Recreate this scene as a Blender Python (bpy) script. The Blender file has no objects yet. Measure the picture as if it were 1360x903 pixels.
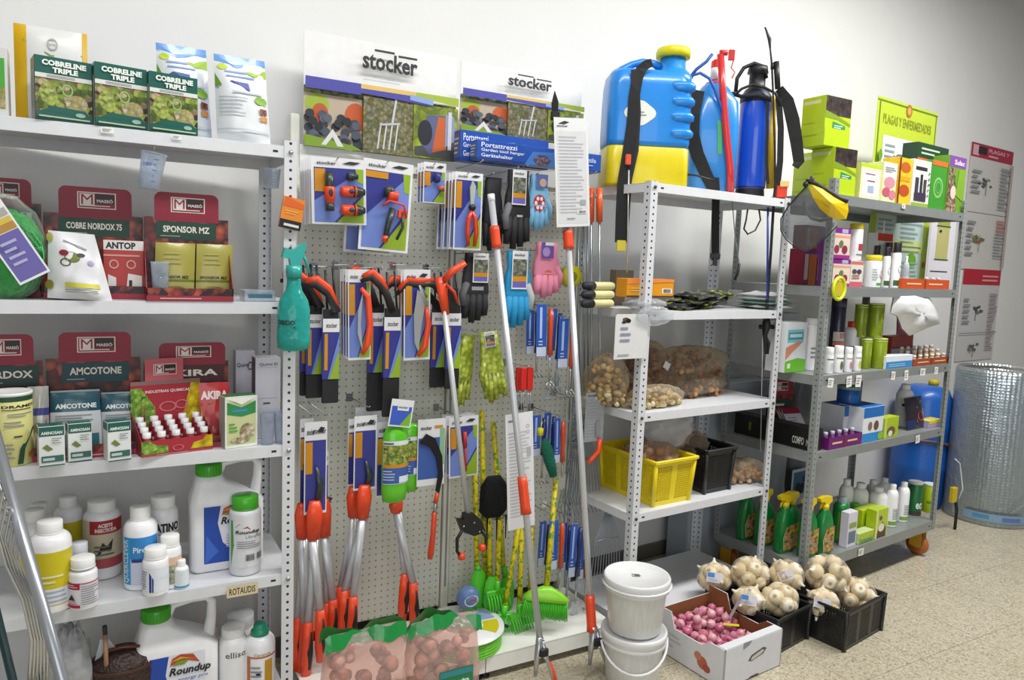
import bpy, math, random
from math import sin, cos, pi, radians as R_
from mathutils import Vector, Matrix
random.seed(7)
C = bpy.context.scene.collection
# ---------------------------------------------------------------- camera
FPX, YAW, PIT, ROL, CAMZ = 980.34, .5128, .1036, .0385, 1.49
cf = Vector((sin(YAW)*cos(PIT), cos(YAW)*cos(PIT), -sin(PIT)))
cr0 = Vector((cos(YAW), -sin(YAW), 0)); cu0 = cr0.cross(cf)
cr = cr0*cos(ROL)+cu0*sin(ROL); cu = -cr0*sin(ROL)+cu0*cos(ROL)
EYE = Vector((0, 0, CAMZ))
cam = bpy.data.cameras.new('camera'); co = bpy.data.objects.new('camera', cam); C.objects.link(co)
co.matrix_world = Matrix(((cr.x, cu.x, -cf.x, 0), (cr.y, cu.y, -cf.y, 0), (cr.z, cu.z, -cf.z, CAMZ), (0, 0, 0, 1)))
cam.sensor_width = 36; cam.lens = FPX/1360*36; cam.clip_start = .05; cam.clip_end = 60
bpy.context.scene.camera = co
def ray(u, v): return cf+cr*((u-680)/FPX)-cu*((v-451.5)/FPX)
def on_plane(u, v, p, n):
    q = ray(u, v); n = Vector(n); return EYE+q*(((Vector(p)-EYE).dot(n))/q.dot(n))
def at_z(u, v, z): return on_plane(u, v, (0, 0, z), (0, 0, 1))
def at_y(u, v, y): return on_plane(u, v, (0, y, 0), (0, 1, 0))
def rect(u0, u1, v0, v1, y):
    uc, vc = (u0+u1)/2, (v0+v1)/2
    return at_y(u0, vc, y).x, at_y(u1, vc, y).x, at_y(uc, v1, y).z, at_y(uc, v0, y).z
class Unit:
    def __init__(s, x, y, a):
        s.O = Vector((x, y, 0)); s.a = a; s.U = Vector((cos(a), sin(a), 0)); s.V = Vector((-sin(a), cos(a), 0))
    def w(s, x, t, z): return s.O+s.U*x+s.V*t+Vector((0, 0, z))
    def s(s, u, t, z):
        A = s.w(0, t, z)-EYE; k = (u-680)/FPX
        return (k*A.dot(cf)-A.dot(cr))/(s.U.dot(cr)-k*s.U.dot(cf))
    def z(s, x, t, v):
        A = s.w(x, t, 0)-EYE; k = -(v-451.5)/FPX
        return (k*A.dot(cf)-A.dot(cu))/(cu.z-k*cf.z)
    def fit(s, u0, u1, t, z, vtop):
        a, b = s.s(u0, t, z), s.s(u1, t, z); m = (a+b)/2
        return m, b-a, s.z(m, t, vtop)-z
# ---------------------------------------------------------------- materials
def lin(h):
    if isinstance(h, str):
        h = [int(h[i:i+2], 16)/255 for i in (0, 2, 4)]
    return [c/12.92 if c <= .04045 else ((c+.055)/1.055)**2.4 for c in h]+[1]
MC = {}
def mat(col, rough=.5, metal=0., trans=0., alpha=1., coat=0., var=.06, sc=30, bump=0., name=None, spec=.5):
    k = (str(col), rough, metal, trans, alpha, coat, var, sc, bump, spec)
    if k in MC: return MC[k]
    m = bpy.data.materials.new(name or 'paint_%s' % col); m.use_nodes = True
    nt = m.node_tree; b = nt.nodes['Principled BSDF']; c = lin(col)
    b.inputs['Roughness'].default_value = rough; b.inputs['Metallic'].default_value = metal
    b.inputs['Transmission Weight'].default_value = trans; b.inputs['Alpha'].default_value = alpha
    b.inputs['Coat Weight'].default_value = coat; b.inputs['Specular IOR Level'].default_value = spec
    tc = nt.nodes.new('ShaderNodeTexCoord'); n = nt.nodes.new('ShaderNodeTexNoise'); n.inputs['Scale'].default_value = sc
    nt.links.new(tc.outputs['Object'], n.inputs['Vector'])
    mx = nt.nodes.new('ShaderNodeMix'); mx.data_type = 'RGBA'
    mx.inputs[6].default_value = [x*(1-var) for x in c[:3]]+[1]; mx.inputs[7].default_value = [min(1, x*(1+var)) for x in c[:3]]+[1]
    nt.links.new(n.outputs['Fac'], mx.inputs[0]); nt.links.new(mx.outputs[2], b.inputs['Base Color'])
    if bump:
        bp = nt.nodes.new('ShaderNodeBump'); bp.inputs['Strength'].default_value = bump; bp.inputs['Distance'].default_value = .01
        nt.links.new(n.outputs['Fac'], bp.inputs['Height']); nt.links.new(bp.outputs[0], b.inputs['Normal'])
    MC[k] = m; return m
def photo(key, cols, scale=40, rough=.4, mixn=.5, edge=.5):
    """a printed picture: voronoi patches coloured by a ramp"""
    k = ('photo', key)
    if k in MC: return MC[k]
    m = bpy.data.materials.new('print_'+key); m.use_nodes = True; nt = m.node_tree; b = nt.nodes['Principled BSDF']
    b.inputs['Roughness'].default_value = rough
    tc = nt.nodes.new('ShaderNodeTexCoord'); vo = nt.nodes.new('ShaderNodeTexVoronoi'); vo.inputs['Scale'].default_value = scale
    no = nt.nodes.new('ShaderNodeTexNoise'); no.inputs['Scale'].default_value = scale*.6
    nt.links.new(tc.outputs['Object'], vo.inputs['Vector']); nt.links.new(tc.outputs['Object'], no.inputs['Vector'])
    sp = nt.nodes.new('ShaderNodeSeparateColor'); nt.links.new(vo.outputs['Color'], sp.inputs[0])
    mxf = nt.nodes.new('ShaderNodeMix'); mxf.inputs[0].default_value = mixn
    nt.links.new(sp.outputs[0], mxf.inputs[2]); nt.links.new(no.outputs['Fac'], mxf.inputs[3])
    cr_ = nt.nodes.new('ShaderNodeValToRGB'); el = cr_.color_ramp.elements
    lo, hi = .12+.2*mixn, .88-.2*mixn
    el[0].position = lo; el[0].color = lin(cols[0]); el[1].position = hi; el[1].color = lin(cols[-1])
    for i, c in enumerate(cols[1:-1]):
        e = el.new(lo+(hi-lo)*(i+1)/(len(cols)-1)); e.color = lin(c)
    nt.links.new(mxf.outputs[0], cr_.inputs[0])
    mr = nt.nodes.new('ShaderNodeMapRange'); mr.inputs[1].default_value = 0; mr.inputs[2].default_value = .9
    mr.inputs[3].default_value = 1.1; mr.inputs[4].default_value = 1-edge
    nt.links.new(vo.outputs['Distance'], mr.inputs[0])
    mu = nt.nodes.new('ShaderNodeMix'); mu.data_type = 'RGBA'; mu.blend_type = 'MULTIPLY'; mu.inputs[0].default_value = 1
    nt.links.new(cr_.outputs[0], mu.inputs[6]); nt.links.new(mr.outputs[0], mu.inputs[7]); nt.links.new(mu.outputs[2], b.inputs['Base Color'])
    MC[k] = m; return m
def holes(key, col, ax1, p1, o1, ax2, p2, o2, rad, dark=.03, rough=.45):
    """painted sheet metal perforated with round holes on a grid"""
    k = ('holes', key)
    if k in MC: return MC[k]
    m = bpy.data.materials.new('perforated_'+key); m.use_nodes = True; nt = m.node_tree; b = nt.nodes['Principled BSDF']
    b.inputs['Roughness'].default_value = rough
    tc = nt.nodes.new('ShaderNodeTexCoord'); sx = nt.nodes.new('ShaderNodeSeparateXYZ'); nt.links.new(tc.outputs['Object'], sx.inputs[0])
    def mth(op, a, bb=None):
        n = nt.nodes.new('ShaderNodeMath'); n.operation = op
        for i, q in enumerate((a, bb)):
            if q is None: continue
            if isinstance(q, (int, float)): n.inputs[i].default_value = q
            else: nt.links.new(q, n.inputs[i])
        return n.outputs[0]
    def cell(ax, p, o):
        q = mth('ADD', sx.outputs[ax], -o)
        if p is None: return q
        q = mth('DIVIDE', q, p); q = mth('SUBTRACT', q, mth('ROUND', q)); return mth('MULTIPLY', q, p)
    a = cell(ax1, p1, o1); c = cell(ax2, p2, o2)
    d = mth('SQRT', mth('ADD', mth('MULTIPLY', a, a), mth('MULTIPLY', c, c)))
    h = mth('LESS_THAN', d, rad)
    mx = nt.nodes.new('ShaderNodeMix'); mx.data_type = 'RGBA'; mx.inputs[6].default_value = lin(col); mx.inputs[7].default_value = (dark, dark, dark, 1)
    nt.links.new(h, mx.inputs[0]); nt.links.new(mx.outputs[2], b.inputs['Base Color'])
    MC[k] = m; return m
def clear(key, tint='ffffff', fac=.25, rough=.08):
    """thin clear plastic film"""
    k = ('clear', key)
    if k in MC: return MC[k]
    m = bpy.data.materials.new('clear_plastic_'+key); m.use_nodes = True; nt = m.node_tree; b = nt.nodes['Principled BSDF']
    b.inputs['Base Color'].default_value = lin(tint); b.inputs['Roughness'].default_value = rough
    tr = nt.nodes.new('ShaderNodeBsdfTransparent'); tr.inputs[0].default_value = lin(tint)
    fr = nt.nodes.new('ShaderNodeLayerWeight'); fr.inputs[0].default_value = .35
    ma = nt.nodes.new('ShaderNodeMath'); ma.operation = 'MULTIPLY_ADD'; ma.inputs[1].default_value = .38; ma.inputs[2].default_value = fac
    ma.use_clamp = True
    n = nt.nodes.new('ShaderNodeTexNoise'); n.inputs['Scale'].default_value = 22; bp = nt.nodes.new('ShaderNodeBump'); bp.inputs['Strength'].default_value = .5; bp.inputs['Distance'].default_value = .02
    tc = nt.nodes.new('ShaderNodeTexCoord'); nt.links.new(tc.outputs['Object'], n.inputs['Vector'])
    nt.links.new(n.outputs['Fac'], bp.inputs['Height']); nt.links.new(bp.outputs[0], b.inputs['Normal'])
    nt.links.new(fr.outputs['Facing'], ma.inputs[0])
    mx = nt.nodes.new('ShaderNodeMixShader'); nt.links.new(ma.outputs[0], mx.inputs[0]); nt.links.new(tr.outputs[0], mx.inputs[1]); nt.links.new(b.outputs[0], mx.inputs[2])
    nt.links.new(mx.outputs[0], nt.nodes['Material Output'].inputs['Surface'])
    MC[k] = m; return m
WHITE = mat('f2f2f0', .45); PWHITE = mat('f4f4f6', .35, coat=.2); BLACK = mat('151517', .45); DGREY = mat('3a3c40', .5)
ORANGE = mat('e8481c', .4, coat=.2); STEEL = mat('b9bcc0', .3, .85); ALU = mat('c9ccd0', .38, .35); CHROME = mat('d5d8dc', .12, 1.)
BLUEC = mat('3a3f96', .4); DRED = mat('8d1d33', .5); YEL = mat('e8d318', .4); GREENC = mat('3fa32b', .4); TEAL = mat('14615a', .4)
GREYT = mat('8b8f94', .5); INK = mat('26262a', .6); LIME = mat('b9cf1c', .4); NAVY = mat('1d2350', .5)
# ---------------------------------------------------------------- mesh builder
TX = {}
def text2d(s, bold=.012, shear=0):
    k = (s, bold, shear)
    if k in TX: return TX[k]
    cu_ = bpy.data.curves.new('lettering', 'FONT'); cu_.body = s; cu_.offset = bold; cu_.shear = shear; cu_.resolution_u = 2
    ob = bpy.data.objects.new('lettering', cu_); me = ob.to_mesh()
    V = [(v.co.x, v.co.y) for v in me.vertices]; F = [tuple(p.vertices) for p in me.polygons]
    ob.to_mesh_clear(); bpy.data.objects.remove(ob); bpy.data.curves.remove(cu_)
    if not V: V = [(0, 0), (1, 0), (1, 1)]; F = []
    x0, x1 = min(v[0] for v in V), max(v[0] for v in V); y0, y1 = min(v[1] for v in V), max(v[1] for v in V)
    V = [((v[0]-x0)/(x1-x0), (v[1]-y0)/(y1-y0)) for v in V]
    TX[k] = (V, F); return TX[k]
class MB:
    def __init__(s): s.v = []; s.f = []; s.m = []; s.ms = []; s.T = None; s.sm = []
    def mi(s, m):
        if m not in s.ms: s.ms.append(m)
        return s.ms.index(m)
    def add(s, V, F, m, smooth=False):
        o = len(s.v)
        if s.T is not None: V = [s.T @ Vector(v) for v in V]
        s.v.extend([tuple(v) for v in V]); i = s.mi(m)
        for f in F: s.f.append(tuple(a+o for a in f)); s.m.append(i); s.sm.append(smooth)
        return s
    def box(s, x0, x1, y0, y1, z0, z1, m, b=0):
        if b <= 0:
            V = [(x, y, z) for z in (z0, z1) for y in (y0, y1) for x in (x0, x1)]
            return s.add(V, [(0, 2, 3, 1), (4, 5, 7, 6), (0, 1, 5, 4), (2, 6, 7, 3), (0, 4, 6, 2), (1, 3, 7, 5)], m)
        hx, hy = (x1-x0)/2, (y1-y0)/2; cx, cy = (x0+x1)/2, (y0+y1)/2
        return s.loft([(z0, hx-b, hy-b, b), (z0+b, hx, hy, b), (z1-b, hx, hy, b), (z1, hx-b, hy-b, b)], m, c=(cx, cy), n=2, smooth=False)
    def loft(s, secs, m, c=(0, 0), n=5, smooth=True, caps=True, ax=None):
        """rounded-rectangle sections (z, half width, half depth, corner radius[, dx, dy])"""
        V = []; F = []; N = 4*(n+1)
        for q in secs:
            z, hx, hy, r = q[:4]; dx = q[4] if len(q) > 4 else 0; dy = q[5] if len(q) > 5 else 0
            r = min(r, hx, hy); r = max(r, 1e-5)
            for k, (sx, sy) in enumerate(((1, 1), (-1, 1), (-1, -1), (1, -1))):
                for i in range(n+1):
                    a = (k+i/n)*pi/2
                    V.append((c[0]+dx+sx*(hx-r)+r*cos(a), c[1]+dy+sy*(hy-r)+r*sin(a), z))
        for j in range(len(secs)-1):
            for i in range(N):
                a = j*N+i; b = j*N+(i+1) % N; F.append((a, b, b+N, a+N))
        if caps: F.append(tuple(reversed(range(N)))); F.append(tuple(range((len(secs)-1)*N, len(secs)*N)))
        return s.add(V, F, m, smooth)
    def lathe(s, prof, m, n=20, c=(0, 0, 0), axis='z', smooth=True, caps=True, a0=0, a1=2*pi, sq=None):
        full = abs(a1-a0-2*pi) < 1e-6; V = []; F = []; N = n if full else n+1
        for r, z in prof:
            for i in range(N):
                a = a0+(a1-a0)*i/n; x, y = r*cos(a), r*sin(a)
                if sq: y *= sq
                p = (x, y, z)
                if axis == 'x': p = (z, x, y)
                if axis == 'y': p = (x, z, y)
                V.append((c[0]+p[0], c[1]+p[1], c[2]+p[2]))
        for j in range(len(prof)-1):
            for i in range(n):
                a = j*N+i; b = j*N+((i+1) % N if full else i+1); F.append((a, b, b+N, a+N))
        if caps and full:
            F.append(tuple(reversed(range(N)))); F.append(tuple(range((len(prof)-1)*N, len(prof)*N)))
        return s.add(V, F, m, smooth)
    def tube(s, pts, r, m, n=8, closed=False, smooth=True, flat=1.):
        P = [Vector(p) for p in pts]; K = len(P); V = []; F = []
        rr = r if isinstance(r, (list, tuple)) else [r]*K; up = None
        for i in range(K):
            a = P[(i-1) % K] if (closed or i > 0) else P[0]; b = P[(i+1) % K] if (closed or i < K-1) else P[-1]
            t = (b-a)
            if t.length < 1e-9: t = Vector((0, 0, 1))
            t.normalize()
            if up is None: up = Vector((0, 1, 0)) if abs(t.y) < .9 else Vector((1, 0, 0))
            x = up.cross(t)
            if x.length < 1e-4: x = Vector((1, .3, 0)).cross(t)
            x.normalize(); y = t.cross(x); up = y
            for k in range(n):
                q = 2*pi*k/n; V.append(P[i]+x*cos(q)*rr[i]+y*sin(q)*rr[i]*flat)
        L = K if closed else K-1
        for j in range(L):
            for i in range(n):
                a = j*n+i; b = j*n+(i+1) % n; c2 = ((j+1) % K)*n
                F.append((a, b, c2+(i+1) % n, c2+i))
        if not closed: F.append(tuple(reversed(range(n)))); F.append(tuple(range((K-1)*n, K*n)))
        return s.add(V, F, m, smooth)
    def poly(s, pts, y0, y1, m, ms=None):
        """polygon in x-z, extruded from y0 to y1 (y0 is the front)"""
        n = len(pts); A = sum(pts[i][0]*pts[(i+1) % n][1]-pts[(i+1) % n][0]*pts[i][1] for i in range(n))
        if A < 0: pts = list(reversed(pts))
        s.add([(x, y0, z) for x, z in pts]+[(x, y1, z) for x, z in pts], [tuple(range(n)), tuple(reversed(range(n, 2*n)))], m)
        return s.add([(x, y0, z) for x, z in pts]+[(x, y1, z) for x, z in pts], [(i, n+i, n+(i+1) % n, (i+1) % n) for i in range(n)], ms or m)
    def ball(s, c, r, m, n=10, k=7, rot=None, f=None):
        if not isinstance(r, (tuple, list)): r = (r, r, r)
        V = []; F = []
        for j in range(k+1):
            p = pi*j/k
            for i in range(n):
                a = 2*pi*i/n; d = Vector((sin(p)*cos(a)*r[0], sin(p)*sin(a)*r[1], cos(p)*r[2]))
                if f: d = d*f(a, p)
                if rot: d = rot @ d
                V.append(Vector(c)+d)
        for j in range(k):
            for i in range(n):
                a = j*n+i; b = j*n+(i+1) % n; F.append((a+n, b+n, b, a))
        return s.add(V, F, m, True)
    def art(s, ops, M, L=0, nx=1, nz=1):
        """print on a surface: M(x,z,off) maps the unit square to it"""
        for op in ops:
            L += 1; off = .0004*L; k = op[0]
            if k in 'rg':
                x0, x1, z0, z1, m = op[1:6]; a = max(1, round(nx*abs(x1-x0)+.49)); b = max(1, round(nz*abs(z1-z0)+.49))
                V = [M(x0+(x1-x0)*i/a, z0+(z1-z0)*j/b, off) for j in range(b+1) for i in range(a+1)]
                s.add(V, [(j*(a+1)+i, j*(a+1)+i+1, (j+1)*(a+1)+i+1, (j+1)*(a+1)+i) for j in range(b) for i in range(a)], m, nx > 1)
            elif k == 't':
                st, x0, x1, z0, z1, m = op[1:7]; bold = op[7] if len(op) > 7 else .012; sh = op[8] if len(op) > 8 else 0; rot = op[9] if len(op) > 9 else 0
                V, F = text2d(st, bold, sh)
                if rot: V = [(-b_+1, a_) for a_, b_ in V]
                s.add([M(x0+(x1-x0)*a_, z0+(z1-z0)*b_, off) for a_, b_ in V], F, m)
            elif k == 'p':
                pts, m = op[1:3]; n = len(pts); A = sum(pts[i][0]*pts[(i+1) % n][1]-pts[(i+1) % n][0]*pts[i][1] for i in range(n))
                if A < 0: pts = pts[::-1]
                s.add([M(x, z, off) for x, z in pts], [tuple(range(n))], m)
            elif k == 'c':
                cx, cz, rx, rz, m = op[1:6]
                s.add([M(cx+rx*cos(i*pi/8), cz+rz*sin(i*pi/8), off) for i in range(16)], [tuple(range(16))], m)
            elif k == 'o':
                cx, cz, rx, rz, m = op[1:6]; q = .75
                V = [M(cx+g*rx*cos(i*pi/8), cz+g*rz*sin(i*pi/8), off) for g in (1, q) for i in range(16)]
                s.add(V, [(i, (i+1) % 16, 16+(i+1) % 16, 16+i) for i in range(16)], m)
            elif k == 'l':
                x0, x1, z0, z1, n, m = op[1:7]; rd = random.Random(int((x0*7+z0*13+n)*1000))
                for i in range(n):
                    zz = z1-(z1-z0)*(i+.5)/n; h = (z1-z0)/n*.2; w = (x1-x0)*(rd.uniform(.6, 1))
                    s.art([('r', x0, x0+w, zz-h, zz+h, m)], M, L, nx, 1)
            elif k == 'b':   # bar code
                x0, x1, z0, z1, m = op[1:6]; x = x0
                rd = random.Random(3)
                while x < x1:
                    w = (x1-x0)*rd.choice((.02, .04, .06)); s.art([('r', x, min(x+w, x1), z0, z1, m)], M, L); x += w+(x1-x0)*rd.choice((.03, .05))
        return s
    def build(s, name, parent=None, loc=None, rot=None):
        me = bpy.data.meshes.new(name); me.from_pydata(s.v, [], s.f)
        for m in s.ms: me.materials.append(m)
        me.polygons.foreach_set('material_index', s.m); me.polygons.foreach_set('use_smooth', s.sm); me.update()
        o = bpy.data.objects.new(name, me); C.objects.link(o)
        if parent: o.parent = parent
        if loc is not None: o.location = loc
        if rot is not None: o.rotation_euler = rot
        return o
def flat(x0, x1, y, z0, z1):
    return lambda x, z, o: (x0+(x1-x0)*x, y-o, z0+(z1-z0)*z)
def sideL(x, y0, y1, z0, z1):   # left face, art x runs from the back to the front
    return lambda a, z, o: (x-o, y1+(y0-y1)*a, z0+(z1-z0)*z)
def topf(x0, x1, y0, y1, z):
    return lambda a, b, o: (x0+(x1-x0)*a, y0+(y1-y0)*b, z+o)
def cyl(r, z0, z1, a0=-pi/2-1.5, a1=-pi/2+1.5, sq=1):
    return lambda x, z, o: ((r+o)*cos(a0+(a1-a0)*x), sq*(r+o)*sin(a0+(a1-a0)*x), z0+(z1-z0)*z)
def tag(o, label, cat, group=None):
    o['label'] = label; o['category'] = cat
    if group: o['group'] = group
    return o
def thing(name, label, cat, loc, rz=0, group=None, rot=None):
    o = bpy.data.objects.new(name, None); C.objects.link(o); o.empty_display_size = .05
    o.location = loc; o.rotation_euler = rot if rot else (0, 0, rz)
    return tag(o, label, cat, group)
def copy_tree(o, loc=None, rot=None, label=None, parent=None, group=None, scale=None):
    c = o.copy(); C.objects.link(c)
    if parent is not None: c.parent = parent
    for ch in list(o.children): copy_tree(ch, parent=c)
    if loc is not None: c.location = loc
    if rot is not None: c.rotation_euler = rot
    if label: c['label'] = label
    if group: c['group'] = group
    if scale: c.scale = scale
    return c
def struct(o): o['kind'] = 'structure'; return o
# ---------------------------------------------------------------- room
wa = .09
WALL = Unit(0, 2.635, wa)      # wall line: direction +U
def wallmat():
    m = bpy.data.materials.new('painted_plaster'); m.use_nodes = True; nt = m.node_tree; b = nt.nodes['Principled BSDF']
    b.inputs['Roughness'].default_value = .8
    tc = nt.nodes.new('ShaderNodeTexCoord'); n = nt.nodes.new('ShaderNodeTexNoise'); n.inputs['Scale'].default_value = 2.5; n.inputs['Detail'].default_value = 8
    nt.links.new(tc.outputs['Object'], n.inputs['Vector'])
    cr_ = nt.nodes.new('ShaderNodeValToRGB'); cr_.color_ramp.elements[0].color = lin('dededc'); cr_.color_ramp.elements[1].color = lin('e6e6e4')
    nt.links.new(n.outputs['Fac'], cr_.inputs[0]); nt.links.new(cr_.outputs[0], b.inputs['Base Color'])
    bp = nt.nodes.new('ShaderNodeBump'); bp.inputs['Strength'].default_value = .25; bp.inputs['Distance'].default_value = .01
    nt.links.new(n.outputs['Fac'], bp.inputs['Height']); nt.links.new(bp.outputs[0], b.inputs['Normal'])
    return m
def floormat():
    m = bpy.data.materials.new('terrazzo_tiles'); m.use_nodes = True; nt = m.node_tree; b = nt.nodes['Principled BSDF']
    b.inputs['Roughness'].default_value = .32
    tc = nt.nodes.new('ShaderNodeTexCoord')
    vo = nt.nodes.new('ShaderNodeTexVoronoi'); vo.inputs['Scale'].default_value = 150
    n = nt.nodes.new('ShaderNodeTexNoise'); n.inputs['Scale'].default_value = 3; n.inputs['Detail'].default_value = 6
    br = nt.nodes.new('ShaderNodeTexBrick'); br.offset = 0; br.inputs['Scale'].default_value = 1; br.inputs['Brick Width'].default_value = .4; br.inputs['Row Height'].default_value = .4
    br.inputs['Mortar Size'].default_value = .0025; br.inputs['Mortar Smooth'].default_value = .5
    br.inputs['Color1'].default_value = (1, 1, 1, 1); br.inputs['Color2'].default_value = (.96, .96, .96, 1); br.inputs['Mortar'].default_value = (.62, .6, .56, 1)
    for x in (vo, n, br): nt.links.new(tc.outputs['Object'], x.inputs['Vector'])
    sp = nt.nodes.new('ShaderNodeSeparateColor'); nt.links.new(vo.outputs['Color'], sp.inputs[0])
    c1 = nt.nodes.new('ShaderNodeValToRGB'); e = c1.color_ramp.elements
    e[0].position = 0; e[0].color = lin('978f7e'); e[1].position = 1; e[1].color = lin('d2cab4')
    q = e.new(.18); q.color = lin('b5ab94'); q = e.new(.6); q.color = lin('c6bda6')
    nt.links.new(sp.outputs[0], c1.inputs[0])
    m1 = nt.nodes.new('ShaderNodeMix'); m1.data_type = 'RGBA'; m1.blend_type = 'MULTIPLY'; m1.inputs[0].default_value = 1
    c2 = nt.nodes.new('ShaderNodeValToRGB'); c2.color_ramp.elements[0].color = (.82, .81, .78, 1); c2.color_ramp.elements[1].color = (1, 1, 1, 1)
    nt.links.new(n.outputs['Fac'], c2.inputs[0]); nt.links.new(c1.outputs[0], m1.inputs[6]); nt.links.new(c2.outputs[0], m1.inputs[7])
    m2 = nt.nodes.new('ShaderNodeMix'); m2.data_type = 'RGBA'; m2.blend_type = 'MULTIPLY'; m2.inputs[0].default_value = 1
    nt.links.new(m1.outputs[2], m2.inputs[6]); nt.links.new(br.outputs['Color'], m2.inputs[7]); nt.links.new(m2.outputs[2], b.inputs['Base Color'])
    return m
mb = MB(); mb.box(-3, 9, -3, 5, -.1, 0, floormat()); struct(mb.build('floor'))
mb = MB(); mb.box(-3, 9, 0, .12, 0, 3.6, wallmat()); o = struct(mb.build('wall_back')); o.location = WALL.w(0, 0, 0); o.rotation_euler = (0, 0, wa)
mb = MB(); mb.box(-3, 9, -.015, 0, 0, .075, mat('6f6a62', .5), .003); o = struct(mb.build('baseboard_back')); o.location = WALL.w(0, 0, 0); o.rotation_euler = (0, 0, wa)
mb = MB(); mb.box(-3, 9, -3, 5, 3.6, 3.7, mat('c4c4c2', .8)); struct(mb.build('ceiling'))
mb = MB(); mb.box(-3.1, -3, -3, 5, 0, 3.6, mat('b8b8b6', .8)); struct(mb.build('wall_left'))
# the lights of the shop: daylight from the shop front behind the camera and ceiling lamps
def area(name, loc, rot, sx, sy, power, col=(1, 1, 1)):
    l = bpy.data.lights.new(name, 'AREA'); l.shape = 'RECTANGLE'; l.size = sx; l.size_y = sy; l.energy = power; l.color = col
    o = bpy.data.objects.new(name, l); C.objects.link(o); o.location = loc; o.rotation_euler = rot
    return o
area('ceiling_light', (.9, 1.05, 3.5), (0, 0, 0), 2.6, .3, 70, (1, .99, .97))
area('ceiling_light', (3.7, 1.3, 3.5), (0, 0, 0), 2.2, .3, 125, (1, .99, .97))
area('shop_window_daylight', (-.3, -2.6, 1.9), (R_(84), 0, R_(-12)), 3.2, 2.4, 66, (.95, .98, 1))
w = bpy.data.worlds.new('shop'); bpy.context.scene.world = w; w.use_nodes = True
bg = w.node_tree.nodes['Background']; bg.inputs[0].default_value = (.84, .89, 1, 1); bg.inputs[1].default_value = .22
vs = bpy.context.scene.view_settings
vs.view_transform = 'Standard'; vs.look = 'None'; vs.gamma = 1; vs.use_curve_mapping = False; vs.exposure = -.2
bpy.context.scene.cycles.transparent_max_bounces = 16
# ---------------------------------------------------------------- shelving
LU = Unit(.4896, 2.2075, 0)
WU = Unit(1.8071, 2.1851, .0785)
MU = Unit(2.7199, 2.1047, .1073)
LZ = [1.799, 1.351, .924, .524, .085]     # shelf surfaces
WZ = [1.809, 1.3285, .934, .534, .10]
MZ = [1.835, 1.441, 1.053, .708, .2]
PAINT = mat('dadce0', .4, coat=.1); ZINC = mat('8d9190', .35, .55, var=.15, sc=12); ZINC2 = mat('9a9e9d', .4, .4, var=.12, sc=15)
def postmat(key, col, s, ox): return holes(key, col, 0, None, ox, 2, .025, 0, .0042)
def angle_post(root, x, y, sx, sy, h, zoff, col, key, fl=.036, dark=.03):
    """slotted angle: corner at (x,y), one flange along x, one along y"""
    th = .002; mb = MB()
    mf = holes(key+'x%d' % sx, col, 0, None, sx*fl*.5, 2, .025, 0, .0043, dark); mg = holes(key+'y%d' % sy, col, 1, None, sy*fl*.5, 2, .025, 0, .0043, dark)
    x0, x1 = sorted((0, sx*fl)); y0, y1 = sorted((0, sy*th)); mb.box(x0, x1, y0, y1, -zoff, h-zoff, mf)
    x0, x1 = sorted((0, sx*th)); y0, y1 = sorted((sy*th, sy*fl)); mb.box(x0, x1, y0, y1, -zoff, h-zoff, mg)
    o = mb.build('post', root); o.location = (x, y, zoff); return o
def tray(root, w, d, z, lip, m, bolts=True, x0=0, bm=None, dz=0):
    mb = MB(); t = .0015
    mb.box(x0, w, .003, d-.003, z-t, z, m)
    mb.box(x0+.001, w-.001, .0025, .0025+t, z-lip, z-t, m); mb.box(x0+.001, w-.001, d-.003-t, d-.003, z-lip, z-t, m)
    mb.box(x0+.001, x0+.001+t, .0045, d-.005, z-lip, z-t, m); mb.box(w-.001-t, w-.001, .0045, d-.005, z-lip, z-t, m)
    mb.box(x0+.002, w-.002, .004, .016, z-lip, z-lip+t, m)
    for q in (x0+.06, w-.06): mb.box(q-.007, q+.007, .0018, .0026, z-lip*.5-.003, z-lip*.5+.003, BLACK)
    o = mb.build('shelf', root)
    if bolts:
        for bx in (x0+.018, w-.018):
            b = MB(); b.lathe([(.0065, -.0055), (.0065, -.002), (.004, 0)][::1], bm or STEEL, 10, axis='y', c=(bx, 0, z-.017)); b.build('bolt', o)
    return o
# left unit: its right hand post is centred on s=0
t = thing('shelving_unit', 'white slotted-angle shelving unit at the left, stacked with red displays, bottles and jugs', 'shelves', LU.w(0, 0, 0), 0)
zo = .2918-.0+1.49
for x, sx in ((.018, -1), (-.918, 1)):
    for y, sy in ((0, 1), (.385, -1)): angle_post(t, x, y, sx, sy, 1.815, LZ[0]-.017-30*.025, 'd4d6da', 'white')
for z in LZ: tray(t, .018, .385, z, .034, PAINT, x0=-.918)
t = thing('shelving_unit', 'white slotted-angle shelving unit with knapsack sprayers on top and a yellow basket below', 'shelves', WU.w(-.012, -.002, 0), WU.a)
for x, sx in ((0, 1), (.83, -1)):
    for y, sy in ((0, 1), (.404, -1)): angle_post(t, x, y, sx, sy, 1.815, WZ[0]-.017-30*.025, 'd4d6da', 'whiteb')
for z in WZ: tray(t, .83, .404, z, .034, PAINT, bm=DGREY)
t = thing('shelving_trolley', 'grey galvanised metal shelving trolley on castors, loaded with garden products', 'shelves', MU.w(0, 0, 0), MU.a)
MD = .50; MW = 1.21
for x, sx in ((0, 1), (MW, -1)):
    for y, sy in ((0, 1), (MD, -1)): angle_post(t, x, y, sx, sy, 1.90-.16, 1.0, '8f9493', 'zinc', .030, .1).location.z = 1.16 if False else 1.16
for z in MZ: tray(t, MW, MD, z, .042 if z > .3 else .05, ZINC2, bolts=False)
CAST = mat('a5622b', .5); CASTY = mat('c99a25', .5)
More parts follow.
